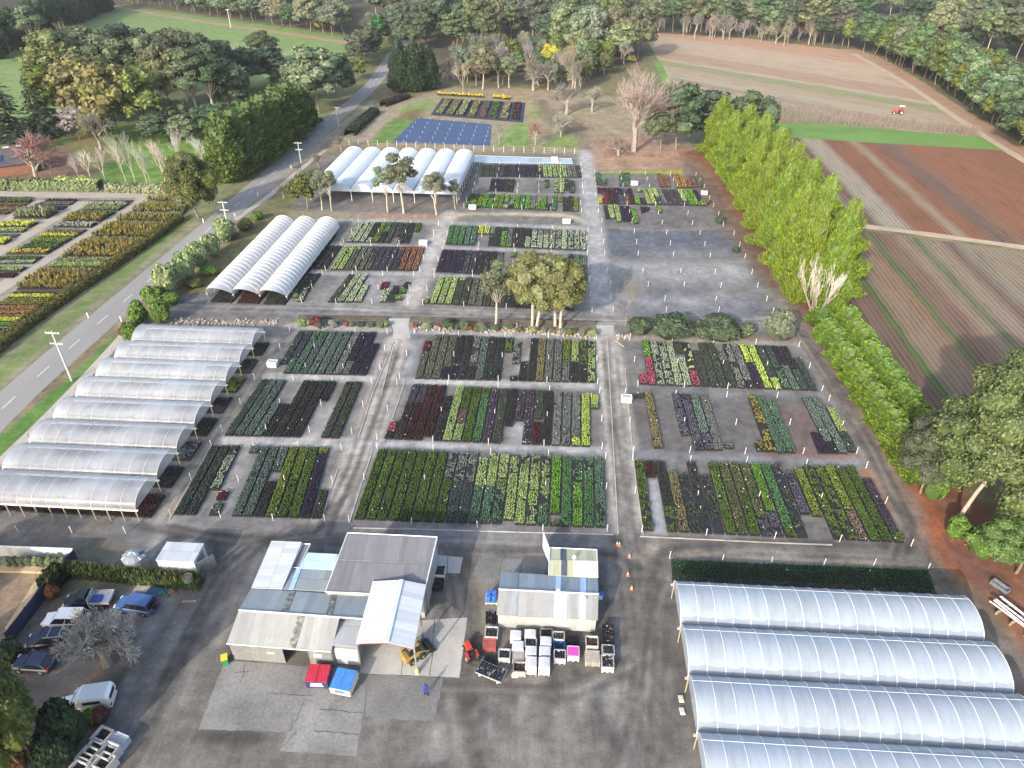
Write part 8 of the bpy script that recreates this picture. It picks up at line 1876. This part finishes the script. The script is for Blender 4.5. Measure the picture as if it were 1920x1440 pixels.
forest([(1180, 60), (1210, 110), (1140, 125), (1000, 100), (880, 95), (830, 105), (800, 60), (840, 30), (1180, 25)], 84, GC, 17, 28, 6, 9, "tall gum in the dark wood above the weed mats", "gums above the weed mats", seed=4, sep=.5)
forest([(840, 22), (1200, 20), (1960, 20), (2000, -12), (820, -12)], 54, GC, 20, 30, 7, 10, "distant forest gum along the top edge right of the road", "distant gums right of the road", seed=5, sep=.6)
forest([(755, 62), (700, 52), (650, 62), (600, 52), (430, 30), (240, 8), (230, -4), (770, -4), (780, 30)], 50, ('gum', 'dkgum', 'greygum'), 17, 26, 6, 9, "gum tree in the wood along the far paddock track", "gums along the paddock track", seed=6, sep=.55)
forest_line([(238, 2), (420, 34), (560, 54), (655, 74)], 20, 2, ('gum', 'dkgum', 'greygum'), 15, 22, 7.0, "gum tree standing right above the paddock track", "gums above the paddock track", ('belt', 'far_gum'), (0, 1), 16, step=13)
forest_line([(668, 130), (700, 96), (735, 66), (768, 36)], 9, 1, ('gum', 'dkgum', 'greygum'), 12, 18, 6.0, "gum tree on the left verge where the road enters the wood", "gums on the left road verge", ('belt',), (-1, 0), 17)
forest_line([(762, 100), (790, 66), (815, 36)], 6, 2, ('gum', 'dkgum'), 14, 20, 6.0, "gum tree on the right verge where the road enters the wood", "gums on the right road verge", ('belt',), (1, .2), 19)
forest_line([(-12, 118), (95, 66), (208, 16)], 17, 3, ('dkcon', 'bluecon'), 16, 21, 5.4, "dark conifer in the windbreak at the top left", "dark windbreak conifers at top left", ('cypress', 'wattle'), (-.5, .8), 7, "windbreak_conifer", "conifer")
forest([(830, 165), (900, 172), (1000, 165), (1110, 190), (1150, 140), (1180, 110), (1000, 100), (830, 105)], 26, ('bare', 'greyb', 'bare'), 9, 16, 3, 5, "leafless grey tree in the mixed thicket behind the weed mats", "leafless trees behind the mats", ('round_bare', 'bare'), 8, "bare_tree", "bare tree", sep=.6)
forest([(830, 160), (900, 165), (1000, 160), (1110, 165), (1150, 130), (1000, 105), (830, 110)], 40, ('gum', 'dkgum', 'greygum', 'olive'), 7, 14, 3.5, 5, "low green tree in the mixed thicket behind the weed mats", "low green trees behind the mats", ('wattle', 'belt'), 18, "thicket_tree", "tree", sep=.55)
forest([(1230, 72), (1440, 84), (1580, 98), (1570, 82), (1400, 66), (1220, 55)], 22, ('bare', 'greyb', 'bare'), 9, 16, 3, 5, "leafless pale tree along the far field edge", "leafless trees along the far field", ('round_bare', 'bare'), 9, "bare_tree", "bare tree", sep=.6)
forest([(840, 90), (1180, 70), (1180, 20), (840, 20)], 10, ('bare', 'white'), 18, 27, 3, 5, "tall dead pale tree standing out of the dark wood", "dead trees in the dark wood", ('birch', 'bare'), 10, "bare_tree", "bare tree")
# orchard rows in the far field: leafless young trees
mb = MB(); r = np.random.default_rng(12)
a0, a1, b1, b0 = A2(1450, 200), A2(1830, 246), A2(1835, 254), A2(1448, 226)
for k in range(5):
    p, q = lerp(a0, b0, k / 4.), lerp(a1, b1, k / 4.)
    for t in np.linspace(0, 1, 75):
        c = lerp(p, q, t) + r.normal(size=2) * .3
        for j in range(5): d = np.array([r.normal() * .5, r.normal() * .5, 1.8 + .8 * r.random()]); mb.tube([(*c, 0), (c[0] + d[0], c[1] + d[1], d[2])], [.06, .025], 3, cap=False)
setp(mb.build("orchard_rows", bark_mat("dry_canes", (.15, .115, .10), (.24, .19, .165))), "rows of leafless canes beside the grass strip in the far field", "canes", kind='stuff')
# tall trees standing left of and behind the camera: their shade crosses the yard
for k, (x, y, h, rd) in enumerate([(-66, 22, 20, 6), (-58, 14, 24, 7), (-76, 34, 18, 6), (-34, -10, 25, 5), (2, -14, 24, 5), (22, -16, 26, 5), (-84, 44, 17, 6)]):
    T('gum', 0, 0, col='gum', name="gum_tree", label="gum tree standing behind the viewpoint that shades the yard", cat="gum tree", group="gums behind the viewpoint", h=h, rad=rd, xy=(x, y), parts=False)
hb = MB(); hb.box((0, 1240, 34.5), (3060, 2780, 71)); hz = hb.build("haze", []); hz["kind"] = "stuff"
m, N, L = new_mat("thin_air_haze"); hz.data.materials.append(m)
v = N.new("ShaderNodeVolumePrincipled"); v.inputs['Density'].default_value = .00008; v.inputs['Color'].default_value = (.84, .87, .92, 1)
o = N.new("ShaderNodeOutputMaterial"); L.new(v.outputs[0], o.inputs['Volume'])
print("TREES", TREES_N, FOREST, "OBJECTS", len(scene.objects))
